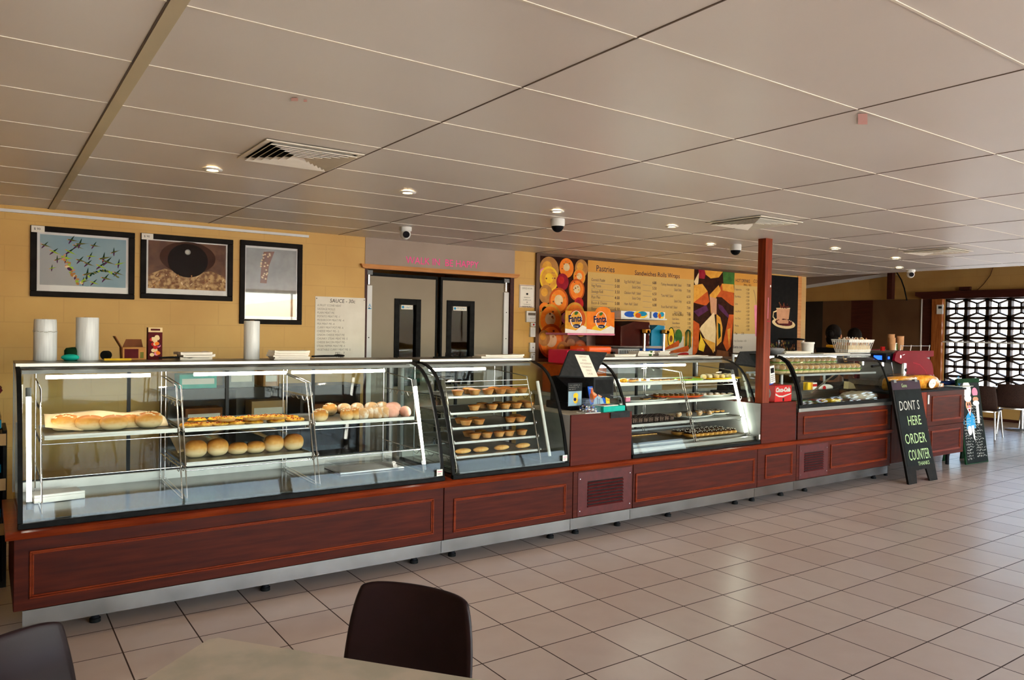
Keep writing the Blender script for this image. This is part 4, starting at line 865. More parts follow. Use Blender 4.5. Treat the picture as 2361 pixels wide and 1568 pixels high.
def d_sauce(b,P,a,c,e,f):
    w=c-a; b.text('SAUCE - 30c',P,a+w*.28,f-.055,.052,'ink',sx=.95,w=.001,shear=.1)
    L=['A FRUIT SCONE NEAT','SAUSAGE ROLLS','PLAIN MEAT PIE','POTATO MEAT PIE -1','MUSHROOM MEAT PIE -4','PEA MEAT PIE -4','CURRY MEAT POT PIE -6','CHEESE MEAT PIE - 5','ONION CHEESE MEAT PIE','CHUNKY STEAK MEAT PIE -5','CHEESE BACON MEAT PIE -','STEAK PEPPER MEAT PIE -5','VEGETABLE CURRY MEAT PIE -5']
    for i,s in enumerate(L): b.text(s,P,a+.02,f-.095-i*.036,.029,'ink_faint',sx=.85,w=.001)
    b.text('PIES - 7',P,a+w*.4,f-.095-13*.036,.032,'ink_soft',w=.001); b.text('- - 20c',P,a+w*.42,f-.095-14*.036,.032,'ink',w=.001)
    for q,r in ((a+.012,f-.02),(c-.012,f-.02)): b.oval(P,q,r,.006,.006,.0015,'ink_soft',8)
sheet('price_list',727,683,840,826,'large handwritten paper price list headed SAUCE, left of the doors','price list',d_sauce,'paper')
def d_office(b,P,a,c,e,f):
    w=c-a; b.line(P,[(a+.008,e+.008),(c-.008,e+.008),(c-.008,f-.008),(a+.008,f-.008),(a+.008,e+.008)],.005,.001,'c_brown')
    b.text('OFFICE HOURS',P,(a+c)/2,f-.05,.026,'ink_soft',al='CENTER',sx=.85,w=.001); b.oval(P,(a+c)/2,f-.105,.016,.012,.001,'ink'); b.text('We may be busy',P,(a+c)/2,f-.15,.016,'ink',al='CENTER',sx=.8); b.text('but OPEN to a chat',P,(a+c)/2,f-.18,.017,'ink',al='CENTER',sx=.8)
    b.oval(P,(a+c)/2,f-.20,.006,.006,.001,'ink',8); b.text('No admittance for',P,(a+c)/2,f-.23,.016,'ink',al='CENTER',sx=.8); b.text('NICE PEOPLE',P,(a+c)/2,f-.262,.027,'ink',al='CENTER',sx=.85)
sheet('notice',1197,656,1231,710,'small framed notice beginning OFFICE HOURS, on the narrow yellow wall','sign',d_office,'paper',.01)
def box_on_wall(name,px0,py0,px1,py1,label,cat,draw=None,m='white_plastic',th=.03):
    x0,z1=W(px0,py0); x1,z0=W(px1,py1); b=MB(); b.pbox(XZ(YW),x0,x1,z0,z1,0,th)
    if draw: draw(b,Pl((0,YW-th,0),(1,0,0),(0,0,1),(0,-1,0)),x0,x1,z0,z1)
    return one(name,b,m,label,cat,bevel=.003)
box_on_wall('thermostat',1211,717,1233,743,'square white thermostat under the framed notice','thermostat',lambda b,P,a,c,e,f:(b.poly(P,[(a+.02,f-.05),(c-.015,f-.05),(c-.015,f-.02),(a+.02,f-.02)],.001,'ink_soft'),b.scrib(P,a+.02,c-.02,e+.04,.01,'ink_soft')))
box_on_wall('wall_switch',1221,744,1233,753,'small white switch with a red button under the thermostat','switch',lambda b,P,a,c,e,f: b.oval(P,(a+c)/2,(e+f)/2,.012,.012,.001,'c_red'))
box_on_wall('wall_socket',1220,754,1233,777,'tall white switch plate, middle of the column beside the food poster','switch')
box_on_wall('wall_socket',1219,790,1232,812,'white double socket below the tall switch plate','socket',lambda b,P,a,c,e,f:(b.oval(P,(a+c)/2,(e+f)/2,.006,.008,.001,'ink')))
box_on_wall('power_adapter',1221,813,1231,831,'white plug adapter hanging lowest in the column of switches','adapter',lambda b,P,a,c,e,f:(b.oval(P,(a+c)/2+.01,f-.02,.006,.006,.001,'ink'),b.oval(P,(a+c)/2-.01,e+.04,.006,.006,.001,'ink')))
# menu wall: rectangles in wall coordinates taken at their corners
def wx(px,py=700): return oY(px,py,YW).x
MZ1=2.475; MZ0=1.27
XZW=XZ; M0,M1,M2,M3,M4=wx(1240),wx(1352),wx(1597),wx(1690),9.46
b=MB(); P=XZ(YW-.004)
b.pbox(P,M0-.05,M0,MZ0-.04,MZ1+.03,0,.03); b.pbox(P,M0,M4,MZ1,MZ1+.03,0,.03); b.pbox(P,M0,M4,MZ0-.04,MZ0,0,.03); b.pbox(P,M4-.005,M4+.04,MZ0-.04,MZ1+.03,0,.03)
one('menu_surround',b,'partition','thin dark frame around the long menu wall','frame',bevel=.003)
def pies(b,P,a,c,e,f):
    rr=random.Random(21); w=c-a; h=f-e; b.poly(P,[(a,e),(c,e),(c,f),(a,f)],.0005,'c_dkbrown'); k=0
    L=[(.12,.93,.20,'c_tan'),(.55,.93,.15,'c_orange'),(.86,.92,.14,'c_tan'),(.05,.82,.1,'c_pink'),(.20,.78,.19,'c_yellow'),(.55,.80,.0,'c_red'),(.47,.76,.13,'c_crimson'),(.82,.82,.13,'c_gold'),(.77,.69,.17,'c_dkorange'),(.05,.63,.14,'c_tan'),(.40,.57,.20,'c_dkorange'),(.82,.55,.1,'c_red'),(.74,.42,.22,'c_gold'),(.05,.47,.12,'c_orange'),(.22,.38,.24,'c_gold'),(.55,.40,.09,'c_pink'),(.55,.25,.15,'c_tan'),(.26,.12,.26,'c_dkorange'),(.70,.12,.18,'c_brown'),(.92,.30,.13,'c_gold'),(.04,.2,.12,'c_tan'),(.9,.06,.14,'c_dkorange'),(.5,.02,.13,'c_tan')]
    for u,v,r,m in L:
        if r==0: continue
        k+=1; U,V=a+u*w,e+v*h; rx=r*w*.98; ry=rx*1.08; U=min(max(U,a+rx*.75),c-rx*.75) ; U=min(max(U,a+rx),c-rx) if rx<w/2 else U; V=min(max(V,e+ry),f-ry)
        b.oval(P,U,V,rx,ry,.0006+k*.0001,m,26)
        if m in('c_dkorange','c_gold','c_orange','c_yellow'):
            b.oval(P,U,V,rx*.84,ry*.84,.00065+k*.0001,'c_orange' if m!='c_yellow' else 'c_gold',22); b.oval(P,U,V+.01,rx*.45,ry*.4,.0007+k*.0001,'c_cream' if m!='c_yellow' else 'c_yellow',16)
            for _ in range(7): t=rr.uniform(0,6.28); q=rr.uniform(.2,.75); b.oval(P,U+rx*q*math.cos(t),V+ry*q*math.sin(t),rx*.09,ry*.07,.00073+k*.0001,rr.choice(['c_brown','c_tan','c_gold']),8)
        else: b.oval(P,U-rx*.2,V+ry*.2,rx*.5,ry*.45,.00066+k*.0001,{'c_tan':'c_gold','c_crimson':'c_red','c_pink':'c_cream','c_brown':'c_tan','c_red':'c_crimson'}.get(m,'c_tan'),16,.4)
    for u,v in ((.32,.67),(.17,.5),(.62,.05),(.9,.45)): b.oval(P,a+u*w,e+v*h,.045,.05,.0008,'c_dkgreen',12)
b=MB(); b.pbox(XZ(YW-.004),M0,M1,MZ0,MZ1,0,.012); pies(b,XZ(YW-.016),M0,M1,MZ0,MZ1); one('food_photo_panel',b,'c_dkbrown','tall photo panel of round pies and potatoes at the left end of the menu wall','poster')
PM=XZ(YW-.016)
def uv(px,py): p=oY(px,py,YW); return p.x,p.z
b=MB(); b.pbox(XZ(YW-.004),M1,M2,2.33,MZ1,0,.0121,'menu_yellow'); b.pbox(XZ(YW-.004),M1,M2,1.55,2.33,0,.012,'menu_cream'); b.pbox(XZ(YW-.004),M1,M2,MZ0,1.55,0,.0119,'menu_white')
def tx(b,s,px,py,sz,m='ink_soft',**k): u,v=uv(px,py); b.text(s,PM,u,v,sz,m,w=.002,**k)
tx(b,'Pastries',1372,625,.105,'ink_blue',sx=.95); tx(b,'Sandwiches Rolls Wraps',1461,634,.085,'ink_blue',sx=1.0)
for i,(s,p) in enumerate([('Cornish Pastie','5.00'),('Veg Pastie','5.00'),('Sausage Roll','3.50'),('Plain Pies','4.00'),('Bacon & Cheese','5.00'),('Bacon, Cheese & Tomato','5.50')]):
    y=648+i*13.3; tx(b,s,1361,y,.052,sx=.75); tx(b,p,1415,y+2,.055,'ink_blue',sx=.9)
    u,v=uv(1361,y+2); u2,_=uv(1413,y+2); b.line(PM,[(u,v-.012),(u2,v-.022)],.004,.0021,'ink_faint')
for i,(s,p) in enumerate([('Egg Roll Half | Salad','6.00'),('Salad Only','5.50'),('Chicken Half | Salad','6.50'),('Salad Only','6.50'),('Ham Half | Salad','6.00')]):
    y=652+i*12.8; tx(b,s,1437+(18 if i%2 else 0),y,.05,sx=.72); tx(b,p,1502,y+3,.052,'ink_blue',sx=.85); u,v=uv(1480,y+3); u2,_=uv(1500,y+3); b.line(PM,[(u,v-.01),(u2,v-.014)],.004,.0021,'ink_faint')
for i,(s,p) in enumerate([('Turkey Avocado Half | Salad','7.00'),('Salad Only','7.00'),('Tuna Half | Salad','6.50'),('Salad Only','6.50'),('Roast Beef Half | Salad','7.00'),('Salad Only','7.00')]):
    y=658+i*13; tx(b,s,1522+(30 if i%2 else 0),y,.05,sx=.68); tx(b,p,1581,y+3,.052,'ink_blue',sx=.85)
for i,(s,p) in enumerate([('EXTRA FILLINGS','1.50'),('Each Extra','1.00'),('Extra Bacon','2.00'),('Each Cheese','1.00'),('DRESSINGS','1.50')]):
    y=728+i*9.5; tx(b,s,1548,y,.042,'ink' if i in(0,4) else 'ink_soft',sx=.7); tx(b,p,1583,y+1,.045,'ink',sx=.8)
# vegetables printed at the foot of the board
def veg(b):
    o=lambda px,py,rx,ry,m,k,rot=0:(lambda q:b.oval(PM,q[0],q[1],rx,ry,.002+k*.0002,m,18,rot))(uv(px,py))
    o(1545,778,.07,.14,'c_dkgreen',1); o(1545,778,.055,.125,'c_yellow',2); o(1545,781,.03,.045,'c_brown',3); o(1534,783,.05,.11,'c_gold',0)
    o(1562,776,.075,.10,'c_green',1); o(1584,783,.085,.14,'c_dkgreen',2)
    for k in range(5): o(1576+k*4,783,.012,.12,'c_olive' if k%2 else 'c_gold',4)
    for (x0,y0,x1,y1) in ((1528,806,1562,791),(1536,814,1584,803)):
        p=uv(x0,y0); q=uv(x1,y1); b.poly(PM,[(p[0],p[1]-.012),(q[0],q[1]-.045),(q[0]+.02,q[1]),(q[0],q[1]+.04),(p[0],p[1]+.012)],.004,'c_dkorange')
    o(1572,818,.12,.03,'c_red',5,.1)
veg(b)
one('menu_board',b,'menu_cream','wide yellow menu board of pastries and sandwiches with printed vegetables','menu board')
b=MB(); b.pbox(XZ(YW-.004),M2,M3,MZ0,MZ1,0,.012,'c_maroon'); w=M3-M2; h=MZ1-MZ0
def pp(pts,k,m): b.poly(PM,[(M2+u*w,MZ0+v*h) for u,v in pts],.001+k*.0002,m)
pp([(0,0),(1,0),(1,1),(0,1)],0,'c_dkbrown'); pp([(0,.86),(.12,.98),(.1,.84),(.05,.8)],1,'c_cream'); pp([(.1,1),(.3,1),(.25,.9),(.12,.9)],1,'c_crimson'); pp([(.25,1),(.7,1),(.6,.93),(.4,.91),(.28,.95)],2,'c_gold'); pp([(.7,1),(1,1),(1,.84),(.72,.86)],1,'c_green')
pp([(0,.62),(.0,.82),(.2,.84),(.33,.76),(.38,.64),(.3,.59)],3,'c_gold'); pp([(.0,.62),(.33,.76),(.38,.64),(.3,.59)],4,'c_dkorange'); pp([(.4,.70),(.62,.80),(.68,.86),(.98,.86),(1,.6),(.9,.62),(.68,.7)],3,'c_dkorange'); pp([(.68,.86),(.98,.86),(1,.76),(.7,.78)],4,'c_gold')
pp([(.38,.72),(.6,.84),(.66,.78),(.5,.66),(.42,.5)],5,'c_gold'); pp([(.38,.7),(.56,.68),(.56,.5),(.44,.48)],6,'c_skin'); pp([(.0,.52),(.3,.6),(.36,.54),(.12,.46)],5,'c_purple'); pp([(.6,.62),(.7,.6),(.9,.48),(.85,.46),(.62,.56)],5,'c_purple')
pp([(.15,.32),(.2,.36),(.5,.52),(.56,.3),(.54,.06),(.46,.08)],7,'c_cream'); pp([(.22,.22),(.46,.08),(.5,.04),(.54,.1),(.54,.16)],8,'c_gold'); pp([(0,.42),(.14,.38),(.18,.22),(.1,.05),(0,.0)],6,'c_dkorange'); pp([(.14,.3),(.3,.14),(.26,.06),(.14,.08)],6,'c_yellow')
pp([(.56,.5),(.66,.46),(.72,.34),(.7,.18),(.58,.12)],6,'c_gold'); pp([(.60,.40),(.66,.38),(.68,.24),(.62,.2)],7,'c_dkgreen'); pp([(.74,.16),(.88,.5),(1,.5),(.94,.12),(.84,.06)],6,'c_dkorange'); pp([(.55,.0),(.9,.0),(.88,.06),(.6,.08)],6,'c_brown'); pp([(.84,.32),(.92,.34),(.9,.1)],8,'c_gold')
one('sandwich_photo_panel',b,'c_maroon','tall photo panel of sandwiches and burgers between the two menus','poster')
b=MB(); b.pbox(XZ(YW-.004),M3,M4,2.3,MZ1,0,.0121,'menu_yellow'); b.pbox(XZ(YW-.004),M3,M4,1.6,2.3,0,.012,'menu_cream'); b.pbox(XZ(YW-.004),M3,M4,MZ0,1.6,0,.0119,'menu_white')
tx(b,'HOT DRINKS',1693,650,.07,'ink_blue',sx=.8); tx(b,'COLD',1735,652,.07,'ink_blue',sx=.8); tx(b,'SMALL  REG',1712,659,.042,'ink',sx=.8)
for i,s in enumerate(['Cappuccino','','Flat White','','Latte','','Long Black','','Hot Choc','','Mocha','']):
    y=669+i*8.4
    if s: tx(b,s,1692,y,.042,'ink_soft',sx=.75)
    tx(b,'- 4.50' if s else '- 5.50',1717,y+1,.045,'ink',sx=.8)
tx(b,'Tea         2.50',1692,771,.045,'ink',sx=.8); tx(b,'Hot Chocolate - 4.50',1690,788,.04,'ink_soft',sx=.8); tx(b,'Extra cup',1688,803,.06,'ink_blue',sx=.9)
p=uv(1740,735); b.poly(PM,[(p[0]-.04,p[1]+.2),(p[0]+.12,p[1]+.2),(p[0]+.08,p[1]-.26),(p[0]-.0,p[1]-.26)],.002,'c_pink'); b.line(PM,[(p[0]-.06,p[1]+.42),(p[0]-.03,p[1]+.36),(p[0]+.0,p[1]+.22)],.008,.002,'ink_soft')
one('drinks_menu_board',b,'menu_cream','narrow hot drinks menu board partly hidden behind the post','menu board')
# coffee poster
x0,x1=9.60,10.37; b=MB(); b.pbox(XZ(YW-.004),x0,x1,1.28,2.49,0,.012,'c_black'); cxp=oY(1798,715,YW).x
q=lambda px,py: uv(px,py)
p=q(1805,746); b.oval(PM,p[0],p[1],.29,.075,.001,'c_cream',28,-.08); b.oval(PM,p[0]-.0,p[1]+.015,.22,.05,.0014,'c_maroon',24,-.08)
a=q(1788,711); c=q(1819,711); e=q(1815,746); f=q(1793,746); b.poly(PM,[a,c,(c[0]-.03,c[1]-.2),e,f,(a[0]+.02,a[1]-.2)],.002,'c_skin'); b.line(PM,[a,c],.012,.0022,'c_cream')
b.line(PM,[(a[0],a[1]-.04),(a[0]-.07,a[1]-.06),(a[0]-.08,a[1]-.13),(a[0]-.0,a[1]-.19)],.02,.0021,'c_cream')
rr=random.Random(2)
for i in range(34): b.oval(PM,(a[0]+c[0])/2+rr.gauss(0,.06),a[1]+.01+abs(rr.gauss(0,.035)),.014,.010,.0023+i*.00001,rr.choice(['c_maroon','c_brown']),7,rr.uniform(0,3))
for i in range(30): t=rr.uniform(0,6.28); b.oval(PM,p[0]+.2*math.cos(t),p[1]+.02+.045*math.sin(t),.014,.010,.0026+i*.00001,rr.choice(['c_maroon','c_dkbrown']),7)
for i in range(60): b.oval(PM,x0+.05+rr.random()*(x1-x0-.1),1.30+rr.random()*.2,.022,.016,.0012+i*.00001,rr.choice(['c_brown','c_olive','c_tan','c_dkbrown','c_black']),8,rr.uniform(0,3))
one('coffee_poster',b,'c_black','black poster of a white coffee cup on a saucer beside the post','poster')
# ------------------------------------------------------------------ rear bench and machines against the back wall
b=MB(); b.box(5.25,10.30,6.45,YW-.02,.86,.90,'granite'); b.box(5.28,10.28,6.48,YW-.03,.0,.86,'sill_grey'); one('back_bench',b,'sill_grey','long work bench against the back wall under the menus','bench',bevel=.003)
b=MB()
for z in (0.05,.38,.71,1.04): b.box(1.25,2.95,6.72,YW-.01,z,z+.02)
for x in (1.25,1.8,2.37,2.93): b.box(x,x+.02,6.72,YW-.01,0,1.06)
b.box(1.25,2.95,YW-.012,YW-.005,0,1.06); one('wall_shelf_unit',b,'partition_dark','low dark shelf unit against the back wall, seen through the long glass case','shelf unit')
for i,(x,w,z,h,m) in enumerate([(1.35,.3,1.06,.12,'c_teal'),(1.75,.22,1.06,.16,'c_grey'),(2.05,.14,1.06,.14,'c_tan'),(1.40,.3,.73,.16,'c_brown'),(1.95,.3,.73,.2,'paper_brown'),(2.5,.3,.73,.15,'c_brown')]):
    b=MB(); b.box(x,x+w,6.78,6.98,z+.001,z+h); b.box(x+.02,x+w-.02,6.779,6.78,z+h*.3,z+h*.7,'paper'); one('storage_box',b,m,'%s storage box, %s from left %s the dark shelf unit'%({'c_teal':'teal','c_grey':'grey','c_tan':'tan','c_brown':'brown','paper_brown':'cardboard'}[m],ORD[i%3],'on top of' if i<3 else 'inside'),'box',bevel=.004)
# juice dispenser
def W2(px,py,Y): p=oY(px,py,Y); return p.x,p.z
YJ=6.50
x0,z1=W2(1308,772,YJ); x1,_=W2(1418,772,YJ); zb=.90
t=thing('juice_dispenser',((x0+x1)/2,YJ+.2,zb),'orange soft drink dispenser with advertising card on top, behind the left till','drink dispenser')
b=MB(); b.box(x0-.02,x1-.1,YJ+.02,YJ+.42,zb,zb+.32); b.build('base','c_dkorange',t,bevel=.01)
b=MB(); b.box(x0,x0+.30,YJ,YJ+.38,zb+.32,z1); b.box(x0+.32,x1-.02,YJ,YJ+.38,zb+.32,z1); b.build('tank','tank_clear',t,bevel=.015)
b=MB(); b.box(x0+.015,x0+.285,YJ+.015,YJ+.365,zb+.335,z1-.17); b.build('drink','drink_red',t,bevel=.015); b=MB(); b.box(x0+.335,x1-.035,YJ+.015,YJ+.365,zb+.335,z1-.13); b.build('drink','drink_orange',t,bevel=.015)
b=MB(); b.box(x0-.005,x1-.01,YJ-.01,YJ+.39,z1-.002,z1+.02); b.build('lid','c_pink',t,bevel=.005)
for xx in (x0+.22,x1-.06): 
    b=MB(); b.box(xx-.02,xx+.02,YJ-.06,YJ-.01,zb+.33,zb+.47); b.cyl((xx,YJ-.05,zb+.30),(xx,YJ-.05,zb+.34),.015); b.build('tap','rubber',t,bevel=.008)
P=XZ(YJ+.05); ca=W2(1303,712,YJ+.05); cb_=W2(1352,715,YJ+.05); cc=W2(1418,712,YJ+.05); zt=z1+.02
b=MB(); xm=cb_[0]; hz=ca[1]
def card(b,a,c,bright):
    b.pbox(P,a,c,zt,hz-.02,0,.006,'c_orange' if bright else 'c_gold')
    PC=XZ(YJ+.05-.006); m=(a+c)/2
    b.oval(PC,m+.02,hz-.11,.12,.12,.001,'c_orange' if bright else 'c_dkorange',24); b.oval(PC,m,zt+.05,.13,.05,.0012,'c_yellow' if bright else 'c_gold',20)
    b.poly(PC,[(a,zt),(c,zt),(c,zt+.07),(c-.06,zt+.09),(m,zt+.03),(a,zt+.05)],.0015,'c_white')
    zc=(zt+hz)/2+.02; b.oval(PC,m,zc,.088,.098,.002,'c_white',26); b.oval(PC,m,zc+.005,.078,.088,.0024,'c_orange' if bright else 'c_gold',26); b.oval(PC,m,zc+.07,.03,.018,.0028,'c_green',14,.4)
    b.poly(PC,[(m-.1,zc-.03),(m-.09,zc+.05),(m+.1,zc+.045),(m+.11,zc-.02)],.0030,'c_white') if 0 else None
    b.text('Fanta',PC,m-.112,zc-.032,.108,'c_dkblue',w=.0034,bold=.003,sx=.85,rot=.06); b.oval(PC,m+.01,zc-.075,.055,.022,.0030,'c_dkblue',14); b.text('orange',PC,m-.035,zc-.083,.026,'c_white',w=.0036)
card(b,ca[0],xm,False); card(b,xm+.002,cc[0]-.01,True); b.oval(XZ(YJ+.044),(xm+cc[0])/2+.03,hz-.02,.12,.06,.0005,'c_orange',20)
b.build('advertising_card','c_orange',t)
# slush machine
YS=6.46; x0,z1=W2(1432,716,YS); xm,_=W2(1502,716,YS); x1,z0=W2(1535,800,YS); zc=W2(1450,736,YS)[1]; zbt=W2(1450,798,YS)[1]
t=thing('slush_machine',((x0+x1)/2,YS+.2,.90),'two tank frozen drink machine with brown and blue tanks, in front of the menu','slush machine')
b=MB(); b.box(x0-.015,x1-.03,YS+.02,YS+.48,.90,zbt-.03,'sill_grey')
for i in range(12): b.box(x0+.01+.03*i,x0+.023+.03*i,YS+.018,YS+.021,zbt-.16,zbt-.05,'rubber')
b.box(xm-.16,x1-.03,YS+.0,YS+.03,zbt-.22,zbt-.03,'c_blue'); b.build('base','sill_grey',t,bevel=.006)
def tank(a,c,m,fill):
    w=c-a; b=MB(); b.box(a,c,YS,YS+.46,zbt-.02,zc); b.build('tank','tank_clear',t,bevel=.03)
    b=MB(); b.prism([(a+.01,zbt),(c-.01,zbt),(c-.01,fill+.0),(a+w*.5,fill+.01),(a+.01,fill-.06)],XZ(YS+.01),-.44,0); b.build('slush',m,t,bevel=.02)
    b=MB(); b.box(a-.006,c+.006,YS-.01,YS+.47,zc,zc+.018,'white_plastic'); b.box(a+.01,c-.01,YS+.01,YS+.44,zc+.018,z1,'white_plastic')
    PT=XZ(YS+.01); b.oval(PT,(a+c)/2-w*.18,(zc+z1)/2+.01,w*.2,.035,.001,'c_blue',14); b.oval(PT,(a+c)/2+w*.16,(zc+z1)/2+.01,w*.24,.045,.0015,'c_yellow',14); b.oval(PT,(a+c)/2+w*.22,(zc+z1)/2+.02,w*.16,.03,.002,'c_cyan',12); b.oval(PT,(a+c)/2+w*.08,(zc+z1)/2,w*.1,.03,.0025,'c_dkorange',12)
    b.build('lamp_lid','white_plastic',t,bevel=.006)
    xx=c-w*.28; b=MB(); b.cyl((xx,YS-.03,zbt-.06),(xx,YS-.03,zbt+.16),.018,m='chrome'); b.cyl((xx,YS-.10,zbt+.17),(xx,YS-.0,zbt+.17),.022,m='rubber'); b.box(xx-.045,xx+.03,YS-.10,YS-.04,zbt+.16,zbt+.20,'c_gold'); b.build('tap','chrome',t)
tank(x0,xm-.005,'slush_brown',zc-.03); tank(xm+.005,x1,'slush_blue',zc-.07)
b=MB(); xq=xm-.06; b.lathe([(.03,.90),(.035,.91),(.045,.94)],(xq,YS-.15,0),14); 
b=MB(); p=oZ(1492,818,1.374); 
b=MB(); b.lathe([(.028,0),(.038,.045),(.036,.045),(.026,.004)],(5.28,5.22,1.3745),18); b.box(5.315,5.34,5.215,5.225,1.39,1.41); one('green_cup',b,'c_green','small green cup on the steel top of the pastry case','cup')
# coffee grinder by the poster
YG=6.66; xg=W2(1824,790,YG)[0]
t=thing('coffee_grinder',(xg,YG,.90),'black coffee grinder with a clear bean hopper below the coffee poster','coffee grinder')
b=MB(); b.box(xg-.12,xg+.12,YG-.1,YG+.14,.90,1.22); b.build('body','black_plastic',t,bevel=.02)
b=MB(); b.lathe([(.05,1.22),(.07,1.27),(.17,1.36),(.18,1.52)],(xg,YG,0),20); b.build('hopper','bowl_clear',t); b=MB(); b.lathe([(.05,1.221),(.07,1.265),(.12,1.33),(.001,1.34)],(xg,YG,0),20); b.build('beans','c_dkbrown',t)
b=MB(); b.lathe([(.185,1.52),(.185,1.54),(.1,1.55),(.001,1.55)],(xg,YG,0),20); b.build('lid','black_plastic',t)
for i,(dx,h,m) in enumerate([(-.42,.34,'c_olive'),(-.28,.42,'c_tan'),(-.55,.3,'c_brown')]):
    b=MB(); b.lathe([(.045,0),(.05,.02),(.05,h*.65),(.02,h*.8),(.018,h)],(xg+dx,YG+.05,.90),14); one('syrup_bottle',b,m,'%s syrup bottle left of the coffee grinder, %s in the row'%({'c_olive':'yellow green','c_tan':'amber','c_brown':'brown'}[m],ORD[[1,2,0][i]]),'bottle')
# ------------------------------------------------------------------ on top of the cases
TZ=1.3745
def bagroll(px,pyb,pyt,w,label,torn=False):
    p=oZ(px,pyb-3,TZ); y=p.y; x=p.x; r=w/2*(x*fwd.x+y*fwd.y)/F; zt=oY(px,pyt,y).z; t=thing('bag_roll',(x,y,TZ),label,'plastic bag roll')
    b=MB()
    if torn: zm=TZ+(zt-TZ)*.70; prof=[(r*.94,0),(r,.004),(r,zm-TZ-.006)]; b.lathe(prof+[(r*.97,zm-TZ)],(x,y,TZ),28); b.lathe([(r*.97,zm-TZ),(r*.99,zm-TZ+.01),(r*.97,zt-TZ-.01),(r*.93,zt-TZ)],(x,y,TZ),28)
    else: b.lathe([(r*.96,0),(r,.004),(r,zt-TZ-.006),(r*.97,zt-TZ)],(x,y,TZ),28)
    b.build('roll','bag_roll',t)
    b=MB(); b.lathe([(r*.28,zt-TZ-.004),(r*.28,zt-TZ+.003),(r*.2,zt-TZ+.003),(r*.2,zt-TZ-.004)],(x,y,TZ),16,cap=False); b.build('core','paper_brown',t)
    if torn:
        b=MB(); rr=random.Random(1)
        for i in range(18): a=i/18*6.28; b.tube([(x+r*math.cos(a),y+r*math.sin(a),zm-.002+rr.uniform(0,.008)),(x+r*1.03*math.cos(a+.3),y+r*1.03*math.sin(a+.3),zm+rr.uniform(-.006,.012))],.0015,4)
        b.build('torn_edge','chalk',t)
bagroll(104,835,736,47,'roll of plastic bags with a torn edge, leftmost on the long case',True)
bagroll(201,834,732,47,'tallest smooth roll of plastic bags, second from left on the long case')
bagroll(580,831,740,35,'slim roll of plastic bags standing below the tall framed print')
def flatstack(name,px,py,w,d,n,h,label,cat,m='paper',Z=TZ,seed=0,rz=0):
    p=oZ(px,py,Z); rr=random.Random(seed); t=thing(name,(p.x,p.y,Z),label,cat); z=0
    for i in range(n):
        b=MB(); b.xf=Matrix.Translation((p.x+rr.uniform(-.012,.012),p.y+rr.uniform(-.01,.01),Z+z))@Matrix.Rotation(rz+rr.uniform(-.12,.12),4,'Z')
        k=8; vs=[]; hh=h*rr.uniform(.7,1.2)
        for u in range(k+1):
            for v in range(3): 
                e=rr.uniform(0,h*.5) if u in(0,k) else 0
                vs+=[(-w/2+w*u/k,-d/2+d*v/2,e*.4),(-w/2+w*u/k,-d/2+d*v/2,hh+e)]
        f=[]
        idx=lambda u,v,s:(u*3+v)*2+s
        for u in range(k):
            for v in range(2): f+=[(idx(u,v,1),idx(u+1,v,1),idx(u+1,v+1,1),idx(u,v+1,1)),(idx(u,v,0),idx(u,v+1,0),idx(u+1,v+1,0),idx(u+1,v,0))]
            f+=[(idx(u,0,0),idx(u+1,0,0),idx(u+1,0,1),idx(u,0,1)),(idx(u,2,0),idx(u,2,1),idx(u+1,2,1),idx(u+1,2,0))]
        for v in range(2): f+=[(idx(0,v,0),idx(0,v,1),idx(0,v+1,1),idx(0,v+1,0)),(idx(k,v,0),idx(k,v+1,0),idx(k,v+1,1),idx(k,v,1))]
        b.add(vs,f); b.build('paper_bag' if cat=='paper bags' else 'sheet',m,t); z+=hh+h*.15
flatstack('napkin_stack',449,829,.20,.15,3,.018,'neat stack of white paper bags left of the slim bag roll','paper bags',seed=1)
flatstack('paper_bag_stack',665,829,.24,.16,5,.011,'taller ragged stack of white paper bags right of the slim bag roll','paper bags',seed=2)
flatstack('paper_bag_stack',1150,825,.40,.14,2,.012,'flat spread of crumpled white paper bags on the pie case','paper bags',seed=3)
flatstack('paper_bag_stack',1430,822,.25,.14,2,.012,'low crumpled white paper bags at the left of the pastry case top','paper bags',seed=4)
flatstack('paper_bag_stack',1476,820,.22,.14,3,.014,'thick pile of white paper bags in front of the slush machine','paper bags',seed=5)
flatstack('paper_bag_stack',1520,819,.16,.14,3,.014,'small square pile of white paper bags before the printed carrots','paper bags',seed=6)
flatstack('paper_bag_stack',1585,821,.45,.14,1,.008,'thin flat paper sheets at the right of the pastry case top','paper bags',seed=7)
flatstack('paper_bag_stack',1825,815,.42,.20,2,.010,'flat white paper sheets on the salad case beside the post','paper bags',Z=1.396,seed=8)
flatstack('paper_bag_stack',1915,816,.45,.16,1,.006,'thin paper sheet lying before the person on the salad case','paper bags',Z=1.396,seed=9)
p=oZ(1545,819,TZ); b=MB(); b.ell((p.x,p.y,TZ+.018),(.07,.05,.018),14,8,None,roll_fn(.1,4)); one('plastic_bag',b,'wrap','small crumpled clear bag on the pastry case top','plastic bag')
def tongs(px,py,L,label,rz=0):
    p=oZ(px,py,TZ); b=MB(); b.xf=Matrix.Translation((p.x,p.y,TZ+.004))@Matrix.Rotation(rz,4,'Z')
    for s in (1,-1): b.tube([(-L/2,0,.010),(-L*.1,s*.012,.012),(L*.28,s*.022,.012)],[.006,.007,.006],8); b.ell((L*.38,s*.022,.014),(.035,.018,.010),12,8)
    one('tongs',b,'rubber',label,'tongs')
tongs(405,830,.20,'dark serving tongs left of the neat paper bag stack',.05); tongs(755,826,.24,'dark serving tongs below the price list',.05)
p=oZ(1040,825,TZ); b=MB(); 
